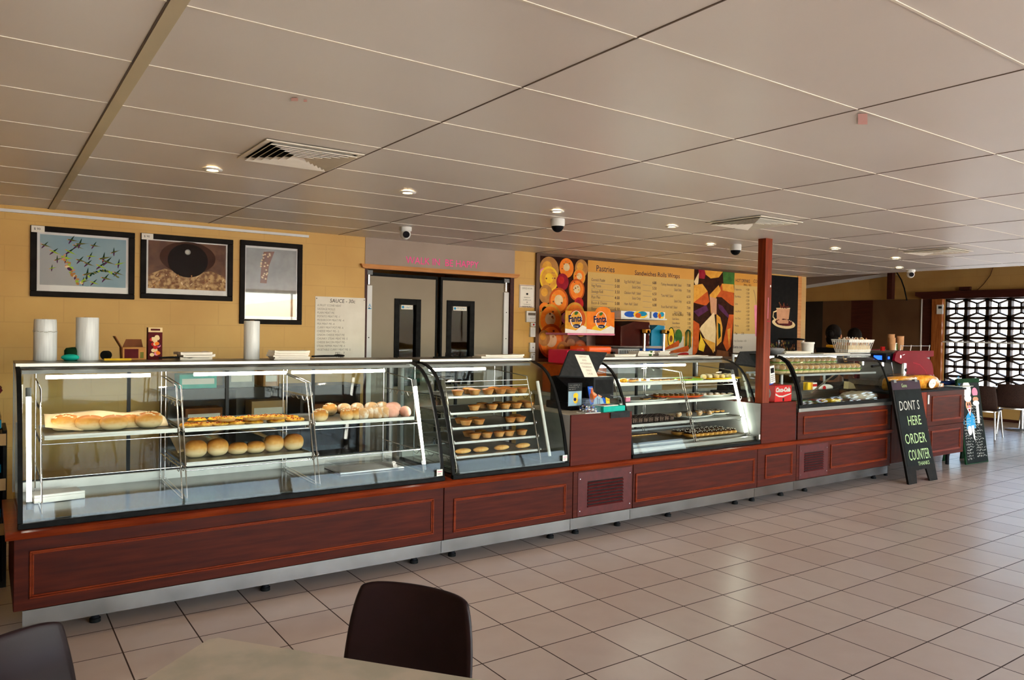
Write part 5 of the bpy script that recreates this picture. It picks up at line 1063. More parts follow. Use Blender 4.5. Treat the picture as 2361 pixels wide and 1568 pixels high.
for k in range(4): b.tube([(p.x-.14+.07*k,p.y-.03,TZ+.004),(p.x-.10+.07*k,p.y+.03,TZ+.03+.01*(k%2))],.004,6)
b.tube([(p.x-.16,p.y,TZ+.005),(p.x+.16,p.y+.01,TZ+.008)],.006,6); one('wire_stand',b,'rubber','small dark wire stand on the case below the right door','stand')
# cartons behind the left case
def carton(px0,py0,px1,py1,Y,label,m,deco=None,dep=.1,zb=None):
    x0,z1=W2(px0,py0,Y); x1,z0=W2(px1,py1,Y); z0=zb if zb is not None else z0; b=MB(); b.box(x0,x1,Y,Y+dep,z0,z1)
    if deco: deco(b,XZ(Y),x0,x1,z0,z1)
    return b
def d1(b,P,a,c,e,f):
    b.poly(P,[(a+.01,e+.01),(a+.09,e+.01),(a+.09,f-.01),(a+.01,f-.01)],.001,'c_maroon'); b.poly(P,[(a+.12,e+.01),(c-.03,e+.01),(c-.03,f-.03),(a+.12,f-.03)],.001,'c_olive')
    b.prism([(a-.002,e),(a-.002,f),(a-.04,f+.07),(a-.045,f+.068),(a-.006,f-.002)],P,-.1,0,'c_brown'); b.poly(P,[(a+.01,f),(c,f),(c-.01,f+.05),(a+.03,f+.05)],-.09,'c_brown')
b=carton(283,801,335,829,5.28,'',None,d1,.07,TZ+.0005); one('open_carton',b,'c_tan','open brown carton with its flap raised, on the long case','carton')
def d2(b,P,a,c,e,f):
    b.poly(P,[(a,f-.03),(c,f-.03),(c,f),(a,f)],.001,'c_cream'); b.line(P,[(a+.02,f-.014),(c-.02,f-.014)],.012,.0015,'c_maroon'); rr=random.Random(3)
    for i in range(16): b.oval(P,rr.uniform(a+.02,c-.02),rr.uniform(e+.03,f-.05),.014,.012,.0012+i*.00005,rr.choice(['c_purple','c_orange','c_red','c_cream','c_pink']),9)
    b.poly(P,[(a+.02,f-.085),(c-.02,f-.08),(c-.02,f-.06),(a+.02,f-.062)],.003,'c_cream')
b=carton(342,755,374,829,5.28,'',None,d2,.06,TZ+.0005); one('juice_carton',b,'c_maroon','tall patterned carton with fruit picture beside the open carton','carton')
p=oZ(165,829,TZ); b=MB(); b.lathe([(.05,0),(.05,.06),(.04,.075),(.01,.08)],(p.x,5.29,TZ),18,ax=(0,0,1)); b.ell((p.x-.02,5.24,TZ+.02),(.05,.04,.02),12,8,'c_teal'); one('tape_dispenser',b,'c_dkgreen','small green and dark dispenser between the two left bag rolls','tape dispenser')
p=oZ(246,829,TZ); b=MB(); b.box(p.x-.03,p.x+.12,5.22,5.25,TZ,TZ+.012,'c_yellow'); b.cyl((p.x-.02,5.30,TZ+.03),(p.x+.0,5.33,TZ+.03),.028,m='rubber',n=14); one('marker_pen',b,'c_yellow','yellow marker pen lying right of the tallest bag roll','pen')
# ------------------------------------------------------------------ till one
SZ=.956
def till(xc,yc,z,label,note,rz=0,s=1.0):
    t=thing('till',(xc,yc,z),label,'till')
    M=Matrix.Translation((xc,yc,z))@Matrix.Rotation(rz,4,'Z')
    b=MB(); b.xf=M; b.prism([(-.14,.0),(.14,0),(.14,.05),(.10,.20),(.02,.26),(-.02,.26),(-.12,.10),(-.14,.06)],YZ(-.17),0,.34); b.build('base','dark_plastic',t,bevel=.006)
    b=MB(); b.xf=M; b.prism([(-.05,.30),(-.045,.285),(.16,.50),(.15,.52)],YZ(-.20),0,.40); b.prism([(-.03,.28),(.0,.25),(.17,.47),(.13,.47)],YZ(-.12),0,.24)
    b.build('monitor','black_plastic',t,bevel=.008)
    b=MB(); b.xf=M; b.prism([(-.03,.20),(.03,.20),(.06,.36),(.02,.36)],YZ(-.05),0,.10); b.build('neck','black_plastic',t,bevel=.004)
    return t,M
# screen backs face the customers: tilted slab, wide at the top
def slab(t,pts,Y0,Y1,m='black_plastic'):
    """a tilted screen: quad given by pixels on depth planes Y0 (bottom) and Y1 (top)"""
    (a,b_,c,d)=[oY(px,py,Y) for (px,py),Y in zip(pts,(Y1,Y1,Y0,Y0))]
    n=(b_-a).cross(d-a).normalized()
    if n.y>0: n=-n
    b=MB(); vs=[a,b_,c,d]+[q-n*.028 for q in (a,b_,c,d)]
    b.add(vs,[(0,1,2,3),(7,6,5,4),(0,4,5,1),(1,5,6,2),(2,6,7,3),(3,7,4,0)]); 
    return b,(a,b_,c,d),n
xc=4.06
t=thing('till',(xc,4.85,SZ),'black till with its screen back and a paper note, on the left till stand','till')
b,(qa,qb,qc,qd),nn=slab(t,[(1313,807),(1401,812),(1372,869),(1290,866)],4.70,4.86); b.build('monitor','dark_plastic',t,bevel=.006)
ctr=(qa+qb+qc+qd)/4; ux=(qb-qa).normalized(); uy=(nn.cross(ux)).normalized(); uy=uy if uy.z>0 else -uy; PN=Pl(ctr+nn*.002,ux,uy,nn)
b=MB(); b.pbox(PN,-.055,.095,-.14,.085,0,.002,'paper')
PT=Pl(ctr+nn*.0045,ux,uy,nn)
for i,s in enumerate(['DEPOSIT','AND','WITHDRAW','THURSDAY','ONLY','5-8.30']): b.text(s,PT,.02,.055-i*.034,.026,'ink_faint',al='CENTER',w=.0005,sx=.85)
b.build('note','paper',t)
b=MB(); b.box(xc-.16,xc+.20,4.72,5.05,SZ,SZ+.06); b.prism([(4.74,SZ+.06),(5.04,SZ+.06),(5.04,SZ+.26),(4.98,SZ+.27),(4.80,SZ+.18)],YZ(xc-.12),0,.32); b.build('base','black_plastic',t,bevel=.008)
b=MB(); b.box(xc+.03,xc+.25,4.66,4.76,SZ+.09,SZ+.27,'dark_plastic'); b.box(xc+.05,xc+.24,4.659,4.66,SZ+.13,SZ+.25,'rubber'); b.box(xc+.12,xc+.17,4.68,4.74,SZ+.06,SZ+.09); b.build('printer','dark_plastic',t,bevel=.006)
b=MB(); b.tube([(xc+.2,4.68,SZ+.12),(xc+.28,4.6,SZ+.10),(xc+.27,4.56,SZ+.02)],.005,6); b.build('cable','grey_plastic',t)
# perspex charity box with tokens
x0,x1=3.86,4.02; y0,y1=4.49,4.60
t=thing('charity_box',((x0+x1)/2,(y0+y1)/2,SZ),'clear box of small badges with a yellow picture card, left on the till stand','collection box')
b=MB()
for q in ((x0,x0+.004,y0,y1),(x1-.004,x1,y0,y1),(x0,x1,y0,y0+.004),(x0,x1,y1-.004,y1)): b.box(*q,SZ+.003,SZ+.11)
b.build('perspex_walls','clear',t); b=MB(); b.box(x0,x1,y0,y1,SZ,SZ+.005); b.build('tray_floor','white_plastic',t)
b=MB(); rr=random.Random(6)
for i in range(70): b.ell((rr.uniform(x0+.015,x1-.015),rr.uniform(y0+.015,y1-.015),SZ+.008+rr.random()*.05),(.012,.010,.005),7,4,rr.choice(['c_white','c_grey','c_white','c_grey','c_blue','c_brown','chrome']),rot=Matrix.Rotation(rr.uniform(0,3),3,'X'))
o=b.build('badges','c_white',t); o['kind']='stuff'
b=MB(); P=XZ(4.602); b.pbox(P,x0-.09,x0+.055,SZ+.05,SZ+.235,0,.003,'dark_plastic'); PQ=XZ(4.5988); b.poly(PQ,[(x0-.085,SZ+.055),(x0+.05,SZ+.055),(x0+.05,SZ+.17),(x0-.085,SZ+.17)],.0005,'c_sky'); b.oval(PQ,x0-.01,SZ+.135,.025,.022,.001,'c_yellow'); b.oval(PQ,x0-.01,SZ+.10,.024,.028,.0012,'c_yellow'); b.oval(PQ,x0-.018,SZ+.105,.014,.014,.0015,'c_dkblue')
for i in range(3): b.scrib(PQ,x0-.08,x0+.04-.02*i,SZ+.215-.016*i,.006,'chalk',.002,.001)
b.build('card','dark_plastic',t)
# teal donation tray with booklet
t=thing('leaflet_tray',(4.17,4.56,SZ),'teal tray of leaflets with a photo card and yellow price tag','leaflet tray')
M=Matrix.Translation((4.17,4.585,SZ))@Matrix.Rotation(.10,4,'Z')
b=MB(); b.xf=M; b.box(-.13,.13,-.085,.085,.002,.045); b.build('tray','c_teal',t,bevel=.004)
b=MB(); b.xf=M; b.box(-.11,.06,-.07,.06,.046,.052,'paper'); rr=random.Random(7)
for i in range(9): PQ=Pl(Vector((0,0,.0525)),(1,0,0),(0,1,0),(0,0,1)); b.poly(PQ,[(x:=rr.uniform(-.1,.0),y:=rr.uniform(-.06,.02)),(x+.04,y),(x+.045,y+.03),(x+.005,y+.032)],.0005+i*.0003,rr.choice(['c_red','c_cyan','c_cream','c_pink','c_orange']))
b.build('leaflets','paper',t)
b=MB(); b.xf=M; PC=Pl((0,.062,.05),(1,0,0),(0,.25,1),(0,-1,.25)); b.pbox(PC,-.13,.055,0,.15,0,.003,'c_blue')
PD=Pl(PC(0,0,.003),(1,0,0),(0,.25,1),(0,-1,.25)); b.oval(PD,-.07,.09,.035,.05,.0008,'c_dkorange'); b.oval(PD,-.06,.10,.024,.03,.0012,'c_skin'); b.oval(PD,-.105,.055,.022,.04,.001,'c_brown'); b.oval(PD,.005,.09,.04,.045,.0008,'c_dkbrown'); b.oval(PD,.0,.075,.022,.024,.0012,'c_skin'); b.poly(PD,[(-.1,.0),(.03,.0),(.02,.045),(-.03,.07),(-.07,.05)],.0014,'c_sky'); b.line(PD,[(-.045,.0),(-.04,.05)],.006,.0018,'c_dkblue'); b.line(PD,[(-.025,.0),(-.02,.04)],.006,.0018,'c_dkblue'); b.text('Help save lives',PD,-.115,.128,.022,'chalk',w=.0012)
b.build('photo_card','c_blue',t)
b=MB(); b.xf=M; PY=Pl((0,.058,.05),(1,.0,0),(.12,.25,1),(0,-1,.25)); b.pbox(PY,.055,.10,0,.15,0,.002,'c_yellow'); b.text('50c',Pl(PY(0,0,.002),(1,0,0),(.12,.25,1),(0,-1,.25)),.06,.02,.026,'ink',w=.0006); b.build('price_tag','c_yellow',t)
b=MB(); b.box(4.17,4.32,4.455,4.62,SZ+.0005,SZ+.003); b.box(4.10,4.31,4.4595,4.4625,SZ-.045,SZ+.003); one('black_mat',b,'dark_plastic','thin black mat folded over the front edge of the left till stand','mat')
# second till behind the post
t=thing('till',(6.2,4.95,.945),'black till screen behind the timber post','till')
b,(qa,qb,qc,qd),nn=slab(t,[(1707,810),(1762,808),(1752,845),(1694,838)],4.98,5.08); b.build('monitor','dark_plastic',t,bevel=.006)
b=MB(); b.box(6.12,6.5,4.98,5.17,.945,1.02); b.prism([(5.0,1.02),(5.15,1.02),(5.12,1.3),(5.06,1.3)],YZ(6.2),0,.2); b.build('base','black_plastic',t,bevel=.006)
# red charity box + card terminal on the right stand
x0,x1=6.27,6.535; y0,y1=4.50,4.70; z0=.946; z1=1.105
t=thing('tip_box',((x0+x1)/2,(y0+y1)/2,z0),'red soft drink crate shaped box with white script, right of the post','box')
b=MB(); b.box(x0,x1,y0,y1,z0,z1); P=XZ(y0); b.text('Coca-Cola',P,x0+.008,z0+.098,.057,'chalk',w=.001,shear=.25,bold=.004,sx=.93)
b.poly(P,[(x0+.008,z0+.085),(x0+.06,z0+.062),(x0+.12,z0+.058),(x0+.18,z0+.068),(x1-.008,z0+.080),(x1-.008,z0+.072),(x0+.18,z0+.055),(x0+.12,z0+.043),(x0+.06,z0+.048),(x0+.008,z0+.066)],.001,'chalk')
b.poly(P,[(x0+.01,z0+.003),(x1-.01,z0+.003),(x1-.01,z0+.03),(x0+.01,z0+.03)],.001,'can_red'); b.poly(P,[((x0+x1)/2-.012,z0+.003),((x0+x1)/2+.012,z0+.003),((x0+x1)/2+.012,z0+.035),((x0+x1)/2-.012,z0+.035)],.0015,'rubber')
PS=Pl((x0,0,0),(0,-1,0),(0,0,1),(-1,0,0)); b.oval(PS,-(y0+y1)/2,(z0+z1)/2,.055,.06,.001,'c_grey',22); b.text('COKE',PS,-(y0+y1)/2-.03,(z0+z1)/2-.01,.028,'can_red',w=.0015)
b.build('shell','can_red',t,bevel=.003)
M=Matrix.Translation((6.33,4.62,z1))@Matrix.Rotation(-.15,4,'Y'); t=thing('card_terminal',(6.33,4.62,z1),'blue and white card terminal standing on the red box','card terminal')
b=MB(); b.xf=M; b.box(-.04,.045,-.03,.0,0,.16); b.build('cradle','c_blue',t,bevel=.01); b=MB(); b.xf=M; b.box(-.035,.038,-.055,-.03,.02,.19,'white_plastic'); b.box(-.025,.028,-.057,-.055,.12,.17,'c_black')
for r in range(4):
    for c in range(3): b.box(-.024+.019*c,-.010+.019*c,-.0565,-.055,.035+.019*r,.047+.019*r,'c_grey')
b.build('handset','white_plastic',t,bevel=.006)
# pail, basket, bowl on the salad case
Z4=1.396
p=oZ(1862,818,Z4); t=thing('pail',(p.x,5.0,Z4),'small white plastic pail with handle lug on the salad case','pail'); xp=oY(1862,818,5.0).x
b=MB(); b.lathe([(.062,0),(.066,.105),(.072,.107),(.072,.125),(.062,.125),(.056,.01)],(xp,5.0,Z4),24); b.scrib(XZ(4.93),xp+.005,xp+.03,Z4+.03,.06,'c_grey',.004,.0); b.build('tub','white_plastic',t); b=MB(); b.box(xp+.068,xp+.09,4.985,5.015,Z4+.05,Z4+.09); b.build('handle','white_plastic',t,bevel=.004)
xb0,xb1=oY(1942,817,4.98).x,oY(2000,817,4.98).x; t=thing('basket',((xb0+xb1)/2,5.0,Z4),'white plastic basket heaped with small pale items on the salad case','basket'); yb0,yb1=4.90,5.12
b=MB(); h=.155; fl=.03; i_=.035
def side(p0,p1,q0,q1,n):   # bottom p0-p1, top q0-q1
    p0,p1,q0,q1=map(Vector,(p0,p1,q0,q1))
    for k in range(n+1):
        u=k/n; b.tube([p0.lerp(p1,u),q0.lerp(q1,u)],.004,5)
    for v in (0,.22,1): a_=p0.lerp(q0,v); c_=p1.lerp(q1,v); b.tube([a_,c_],.006 if v==1 else .004,6)
    b.add([p0.lerp(q0,.0),p1.lerp(q1,.0),p1.lerp(q1,.22),p0.lerp(q0,.22)],[(0,1,2,3)]); b.add([p0.lerp(q0,.8),p1.lerp(q1,.8),p1.lerp(q1,1),p0.lerp(q0,1)],[(0,1,2,3)])
B=[(xb0+i_,yb0+i_,Z4+.004),(xb1-i_,yb0+i_,Z4+.004),(xb1-i_,yb1-i_,Z4+.004),(xb0+i_,yb1-i_,Z4+.004)]; T=[(xb0,yb0,Z4+h),(xb1,yb0,Z4+h),(xb1,yb1,Z4+h),(xb0,yb1,Z4+h)]
for k,nn_ in ((0,14),(1,8),(2,14),(3,8)): side(B[k],B[(k+1)%4],T[k],T[(k+1)%4],nn_)
b.add(B,[(0,1,2,3)]); b.build('shell','white_plastic',t)
rr=random.Random(12); b=MB()
for k in range(60):
    x=rr.uniform(xb0+.03,xb1-.03); y=rr.uniform(yb0+.03,yb1-.03); b.tube([(x,y,Z4+.06),(x+rr.uniform(-.03,.03),y+rr.uniform(-.02,.02),Z4+h+rr.uniform(.0,.035))],.006,5,rr.choice(['c_cream','c_tan','c_white','c_skin']))
b.box(xb0+.03,xb1-.03,yb0+.03,yb1-.03,Z4+.02,Z4+.09,'c_cream')
o=b.build('contents','c_cream',t); o['kind']='stuff'
b=MB(); b.box(xb0-.0,xb1+.02,4.86,5.2,Z4-.0005,Z4+.003); one('basket_mat',b,'dark_plastic','thin dark mat under the white basket','mat')
p=oY(1787,812,5.0); b=MB(); b.lathe([(.06,0),(.09,.03),(.10,.05),(.07,.06),(.02,.062)],(p.x,5.0,Z4),20); one('grey_bowl',b,'grey_plastic','upturned grey bowl on the salad case close to the post','bowl')
# ------------------------------------------------------------------ right cabinet top
WZ=.973
YE=4.78; ex0=W2(2065,850,YE)[0]; ex1=W2(2152,850,YE)[0]; ez1=W2(2100,809,YE)[1]
t=thing('espresso_machine',((ex0+ex1)/2,YE+.3,WZ),'red espresso machine seen from its side on the right cabinet','coffee machine')
Lx=ex1-ex0
def S(u,v): return (ex0+u*Lx,WZ+.02+v*(ez1-WZ-.02))
prof=[S(.0,.92),(S(.06,1)),S(1,1),S(1,.84),S(.80,.80),S(.90,.74),S(.965,.62),S(1.0,.44),S(1.01,.25),S(.995,.04),S(.9,.0),S(.27,.0),S(.24,.1),S(.25,.6),S(.12,.64),S(-.02,.72),S(-.03,.76)]
for yy in (YE,YE+.62):
    b=MB(); b.prism(prof,XZ(yy),-.03,0)
    if yy==YE: 
        arc=[S(.45,.66),S(.62,.60),S(.78,.42),S(.86,.24),S(.82,.10)]; b.line(XZ(YE),arc,.012,.002,'c_crimson'); q=S(.12,.84); b.oval(XZ(YE),q[0],q[1],.02,.02,.002,'chrome',14); b.line(XZ(YE),[S(.17,.885),S(.22,.90)],.006,.002,'chrome')
    b.build('side_panel','coffee_red',t,bevel=.006)
b=MB(); x0_,x1_=ex0+.02,ex1-.04; b.box(ex0+.26*Lx,x1_,YE+.03,YE+.59,WZ+.03,ez1-.05,'sill_grey'); b.box(x0_,x1_,YE+.03,YE+.59,ez1-.09,ez1-.01,'steel'); b.box(ex0-.02,ex0+.3*Lx,YE+.03,YE+.59,WZ+.02,WZ+.08,'steel')
for xx in (ex0+.1,ex1-.1):
    for yy in (YE+.06,YE+.55): b.cyl((xx,yy,WZ),(xx,yy,WZ+.03),.022,m='rubber')
b.build('body','steel',t)
b=MB()
for xx in (0.18,.45,.72,.95): b.tube([(ex0+xx*Lx,YE+.04,ez1-.0),(ex0+xx*Lx+.02,YE+.04,ez1+.07)],.005,6)
b.tube([(ex0+.18*Lx+.02,YE+.04,ez1+.06),(ex0+.98*Lx,YE+.04,ez1+.06)],.004,6); b.build('cup_rail','chrome',t)
b=MB(); b.box(ex0-.13,ex0+.02,YE+.05,YE+.59,ez1-.14,ez1-.03,'black_plastic'); b.box(ex0-.135,ex0-.13,YE+.1,YE+.2,ez1-.11,ez1-.06,'led_blue'); b.box(ex0-.09,ex0-.05,YE+.047,YE+.05,ez1-.10,ez1-.07,'led_blue'); b.build('control_head','black_plastic',t,bevel=.01)
for yy in (YE+.15,YE+.40):
    b=MB(); b.cyl((ex0-.05,yy,ez1-.19),(ex0-.05,yy,ez1-.13),.035,m='chrome'); b.tube([(ex0-.08,yy,ez1-.18),(ex0-.26,yy,ez1-.19)],[.012,.016],8,'rubber'); b.build('portafilter','chrome',t)
for yy in (YE+.07,YE+.55):
    b=MB(); b.tube([(ex0+.03,yy,ez1-.12),(ex0+.04,yy,ez1-.18),(ex0+.09,yy,WZ+.14)],.006,6); b.build('steam_wand','chrome',t)
b=MB(); b.cyl((ex0+.15,YE-.01,WZ+.02),(ex0+.17,YE-.01,ez1-.15),.03,m='alu'); b.cyl((ex0+.165,YE-.042,ez1-.23),(ex0+.165,YE-.03,ez1-.23),.022,m='rubber'); b.build('drain_tube','alu',t)
kcup=base('paper_cup','cup'); b=MB(); b.lathe([(.030,0),(.041,.085),(.044,.09),(.040,.09),(.028,.004)],n=16); b.build('cup','cup_paper',kcup); kcup=Kind(kcup)
ct=ez1; 
for i in range(5):
    for j in range(2 if i in (1,2) else 1): 
        k=0
for si,(u,n) in enumerate([(.30,4),(.40,6),(.52,5)]):
    for j in range(n): kcup.put(ex0+u*Lx,YE+.2+.06*(si%2),ct+.001+j*.022,0,1.0,'brown takeaway cup, %s from the bottom in the %s stack on the red machine'%(ORD[j],['left','tallest middle','right'][si]),'takeaway cups on the coffee machine')
x=W2(2062,800,YE+.2)[0]; b=MB(); b.lathe([(.032,0),(.032,.09),(.028,.092)],(x-.0,YE+.2,ez1),16,'c_white'); b.box(x-.01,x+.01,YE+.166,YE+.169,ez1+.005,ez1+.085,'c_green'); one('striped_can',b,'c_white','white green and red can on the left end of the red machine','can')
b=MB(); b.lathe([(.028,0),(.028,.07),(.024,.072)],(x-.09,YE+.3,ez1-.028),16); one('red_can',b,'can_red','small red can left of the striped can','can')
def pack(px0,px1,py0,py1,Y,label,seed,m='pasta',lab=True):
    x0,z1=W2(px0,py0,Y); x1,_=W2(px1,py1,Y); z1-=.0; t=thing('bun_pack',((x0+x1)/2,Y,WZ),label,'bread pack'); rr=random.Random(seed); h=z1-WZ; cx=(x0+x1)/2; f=roll_fn(.12,seed)
    b=MB(); b.ell((cx,Y,WZ+h/2),((x1-x0)/2,.09,h/2),24,12,None,lambda p:(abs(p.x)**4+abs(p.y)**4+abs(p.z)**4)**-.25*f(p))
    for v in b.v: v.z=max(v.z,WZ+.001)
    b.build('buns','pasta',t)
    b=MB(); g=roll_fn(.16,seed+1); b.ell((cx,Y,WZ+h/2),((x1-x0)/2+.008,.098,h/2+.006),24,12,None,lambda p:(abs(p.x)**4+abs(p.y)**4+abs(p.z)**4)**-.25*g(p))
    for v in b.v: v.z=max(v.z,WZ)
    b.build('wrapper','wrap',t)
    if lab: b=MB(); P=XZ(Y-.112); b.oval(P,cx+.02,WZ+h*.45,.085,.055,.0,'paper',20,.15); b.scrib(P,cx-.04,cx+.07,WZ+h*.4,.02,'ink_soft',.005,.002); b.build('label','paper',t)
pack(2042,2101,868,897,4.60,'plastic wrapped orange buns with a white label, left on the cabinet',1)
pack(2101,2150,868,897,4.62,'plastic wrapped orange buns with a round label, next to the blue packet',2)
b=MB(); x=W2(2163,880,4.7)[0]; b.box(x-.09,x+.06,4.66,4.74,WZ,WZ+.045); b.box(x-.06,x+.03,4.659,4.66,WZ+.008,WZ+.04,'c_white'); one('biscuit_packet',b,'c_skin','pale packet between the orange buns and the blue packet','packet',bevel=.01)
x=W2(2195,880,4.75)[0]; b=MB(); b.ell((x,4.76,WZ+.032),(.22,.10,.034),22,10,None,roll_fn(.15,7))
for v in b.v: v.z=max(v.z,WZ)
b.box(x-.02,x+.10,4.655,4.66,WZ+.03,WZ+.045,'paper'); one('blue_packet',b,'c_dkblue','dark blue packet with white lettering near the right end of the cabinet','packet')
x=W2(2215,893,4.6)[0]; b=MB(); b.box(x-.20,x+.10,4.52,4.75,WZ,WZ+.006,'c_sky'); b.box(x-.16,x+.12,4.50,4.70,WZ+.006,WZ+.010); one('paper_sheets',b,'paper','loose pale sheets at the right end of the cabinet top','paper')
x=10.005; b=MB(); b.prism([(x-.04,WZ),(x+.07,WZ),(x+.068,WZ+.12),(x+.05,WZ+.145),(x-.01,WZ+.145),(x-.036,WZ+.11)],XZ(4.84),-.08,0); one('grey_tub',b,'grey_plastic','grey rounded tub behind the buns beside the red machine','tub',bevel=.01)
# ------------------------------------------------------------------ sandwich board signs
def board(p0,p1,topc,lean,H,label,w,leg=.16,draw=None,name='sandwich_board',m='board_black',folded=False,edge='frame_black'):
    """p0,p1 floor points of the front feet (left,right); board leans back"""
    p0=Vector(p0); p1=Vector(p1); ux=(p1-p0).normalized(); nrm=Vector((ux.y,-ux.x,0)); 
    if nrm.dot(-p0)<0: nrm=-nrm
    uy=(Vector((0,0,1))*math.cos(lean)-nrm*math.sin(lean)); n=ux.cross(uy); 
    if n.dot(nrm)<0: n=-n
    W_=(p1-p0).length; t=thing(name,((p0+p1)/2),label,'sandwich board')
    P=Pl(p0,ux,uy,n); B=Pl(p0+uy*H,ux,(Vector((0,0,-1))*math.cos(lean)-nrm*math.sin(lean)),-n) if not folded else Pl(p0+uy*(H)-n*.024,ux,-uy,-n)
    b=MB(); th=.018; outl=[(0,0),(.16,0),(.19,leg),(W_-.19,leg),(W_-.16,0),(W_,0),(W_,H),(0,H)] if leg else [(0,0),(W_,0),(W_,H),(0,H)]
    b.prism(outl,P,-th,0); b.build('front_board',edge,t,bevel=.003)
    b=MB(); mg=.035; b.pbox(P,mg,W_-mg,leg+.05 if leg else .01,H-.10 if leg else H-.01,0,.002)
    if draw: draw(b,Pl(P(0,0,.0025),ux,uy,n),W_,H)
    b.build('writing_panel',m,t)
    b=MB(); b.prism([(u,v) for u,v in [(0,.0),(W_,0),(W_,H-(leg or 0)),(W_-.16,H),(W_-.19,H-leg) if leg else (W_-.16,H),(.19,H-leg) if leg else (.16,H),(.16,H),(0,H)]] if 0 else [(0,0),(W_,0),(W_,H),(W_-.12,H),(W_-.14,H-.16),(.14,H-.16),(.12,H),(0,H)],B,-.018,0); b.build('rear_board',edge,t,bevel=.003)
    b=MB()
    for u in (.06,W_-.10): b.pbox(P,u,u+.05,H-.02,H+.012,-.03,.004)
    b.build('hinge','steel',t)
    return t
mat('c_purple_dk','2a1420',c2='34182a',rough=.5)
def d_order(b,P,w,H):
    b.pbox(P,.005,w-.005,H-.10,H-.005,-.002,.001,'c_purple_dk'); b.text('          Gone',P,.06,H-.075,.06,'chalk_green',w=.002,sx=.8)
    b.text("DONT S",P,.07,H-.33,.15,'chalk',w=.0015,shear=.15,sx=.75); b.text('HERE',P,w*.32,H-.50,.15,'chalk_green',w=.0015,sx=.8); b.text('ORDER',P,w*.12,H-.70,.16,'chalk_green',w=.0015,sx=.82); b.text('COUNTER',P,w*.15,H-.88,.165,'chalk_green',w=.0015,sx=.55); b.text('THANKS',P,w*.42,H-.945,.06,'chalk_green',w=.0015)
e1=oZ(2096,1118,0); e2=oZ(2162,1106,0)
board(e1,e2,None,math.radians(12),1.13,'black chalkboard reading ORDER COUNTER standing on the floor',.6,.14,d_order,folded=True)
def d_menu(b,P,w,H):
    b.poly(P,[(.02,.02),(w*.98,.02),(w*.98,H-.02),(.02,H-.02)],.0002,'board_black')
    b.text('BURGERS & HOT DOGS',P,.075,.50,.065,'chalk_blue',rot=PI/2,w=.001,sx=.9)
    U=w*.40; V=H-.14
    b.oval(P,U,V,.10,.11,.001,'c_white',22); b.oval(P,U,V-.11,.085,.05,.0014,'c_white',18); b.oval(P,U+.0,V-.20,.07,.07,.0012,'c_skin',18); b.oval(P,U-.02,V-.19,.014,.02,.0018,'ink',10); b.oval(P,U+.03,V-.19,.014,.02,.0018,'ink',10); b.oval(P,U+.01,V-.215,.022,.016,.002,'c_pink',10); b.poly(P,[(U-.05,V-.24),(U+.06,V-.235),(U+.01,V-.34)],.0016,'c_white'); b.poly(P,[(U-.025,V-.25),(U+.04,V-.245),(U+.008,V-.29)],.002,'c_crimson')
    b.poly(P,[(U-.11,V-.50),(U-.09,V-.34),(U-.02,V-.29),(U+.01,V-.36),(U+.05,V-.29),(U+.11,V-.34),(U+.12,V-.5)],.0009,'chalk_blue'); b.oval(P,U-.04,V-.52,.05,.06,.002,'c_white',14); b.poly(P,[(U+.01,V-.46),(U+.07,V-.46),(U+.06,V-.66),(U+.03,V-.62)],.0021,'c_white')
    X=w*.78; b.oval(P,X-.02,V-.04,.07,.06,.0012,'c_pink',18); b.poly(P,[(X-.09,V-.08),(X+.05,V-.08),(X+.05,V-.10),(X-.09,V-.10)],.0016,'c_dkgreen'); b.oval(P,X-.02,V-.13,.07,.035,.0014,'c_skin',16); b.oval(P,X-.02,V-.18,.08,.035,.0016,'c_white',14); b.poly(P,[(X-.03,V-.19),(X+.04,V-.19),(X+.02,V-.44),(X-.04,V-.44)],.0015,'c_white')
    rr=random.Random(5)
    for i in range(15): b.scrib(P,w*.10,w*.10+rr.uniform(.13,.19),.56-i*.036,.024,'chalk',.0045,.001)
    for i in range(19): b.scrib(P,w*.52,w*.52+rr.uniform(.15,.24),.72-i*.036,.024,'chalk',.0045,.001)
f1=oZ(2228,1072,0); f2=oZ(2279,1064,0)
board(f1,f2,None,math.radians(8),1.08,'narrow painted menu board with a cartoon figure holding a burger, at the cabinet end',.5,0,d_menu,edge='c_dkgreen')
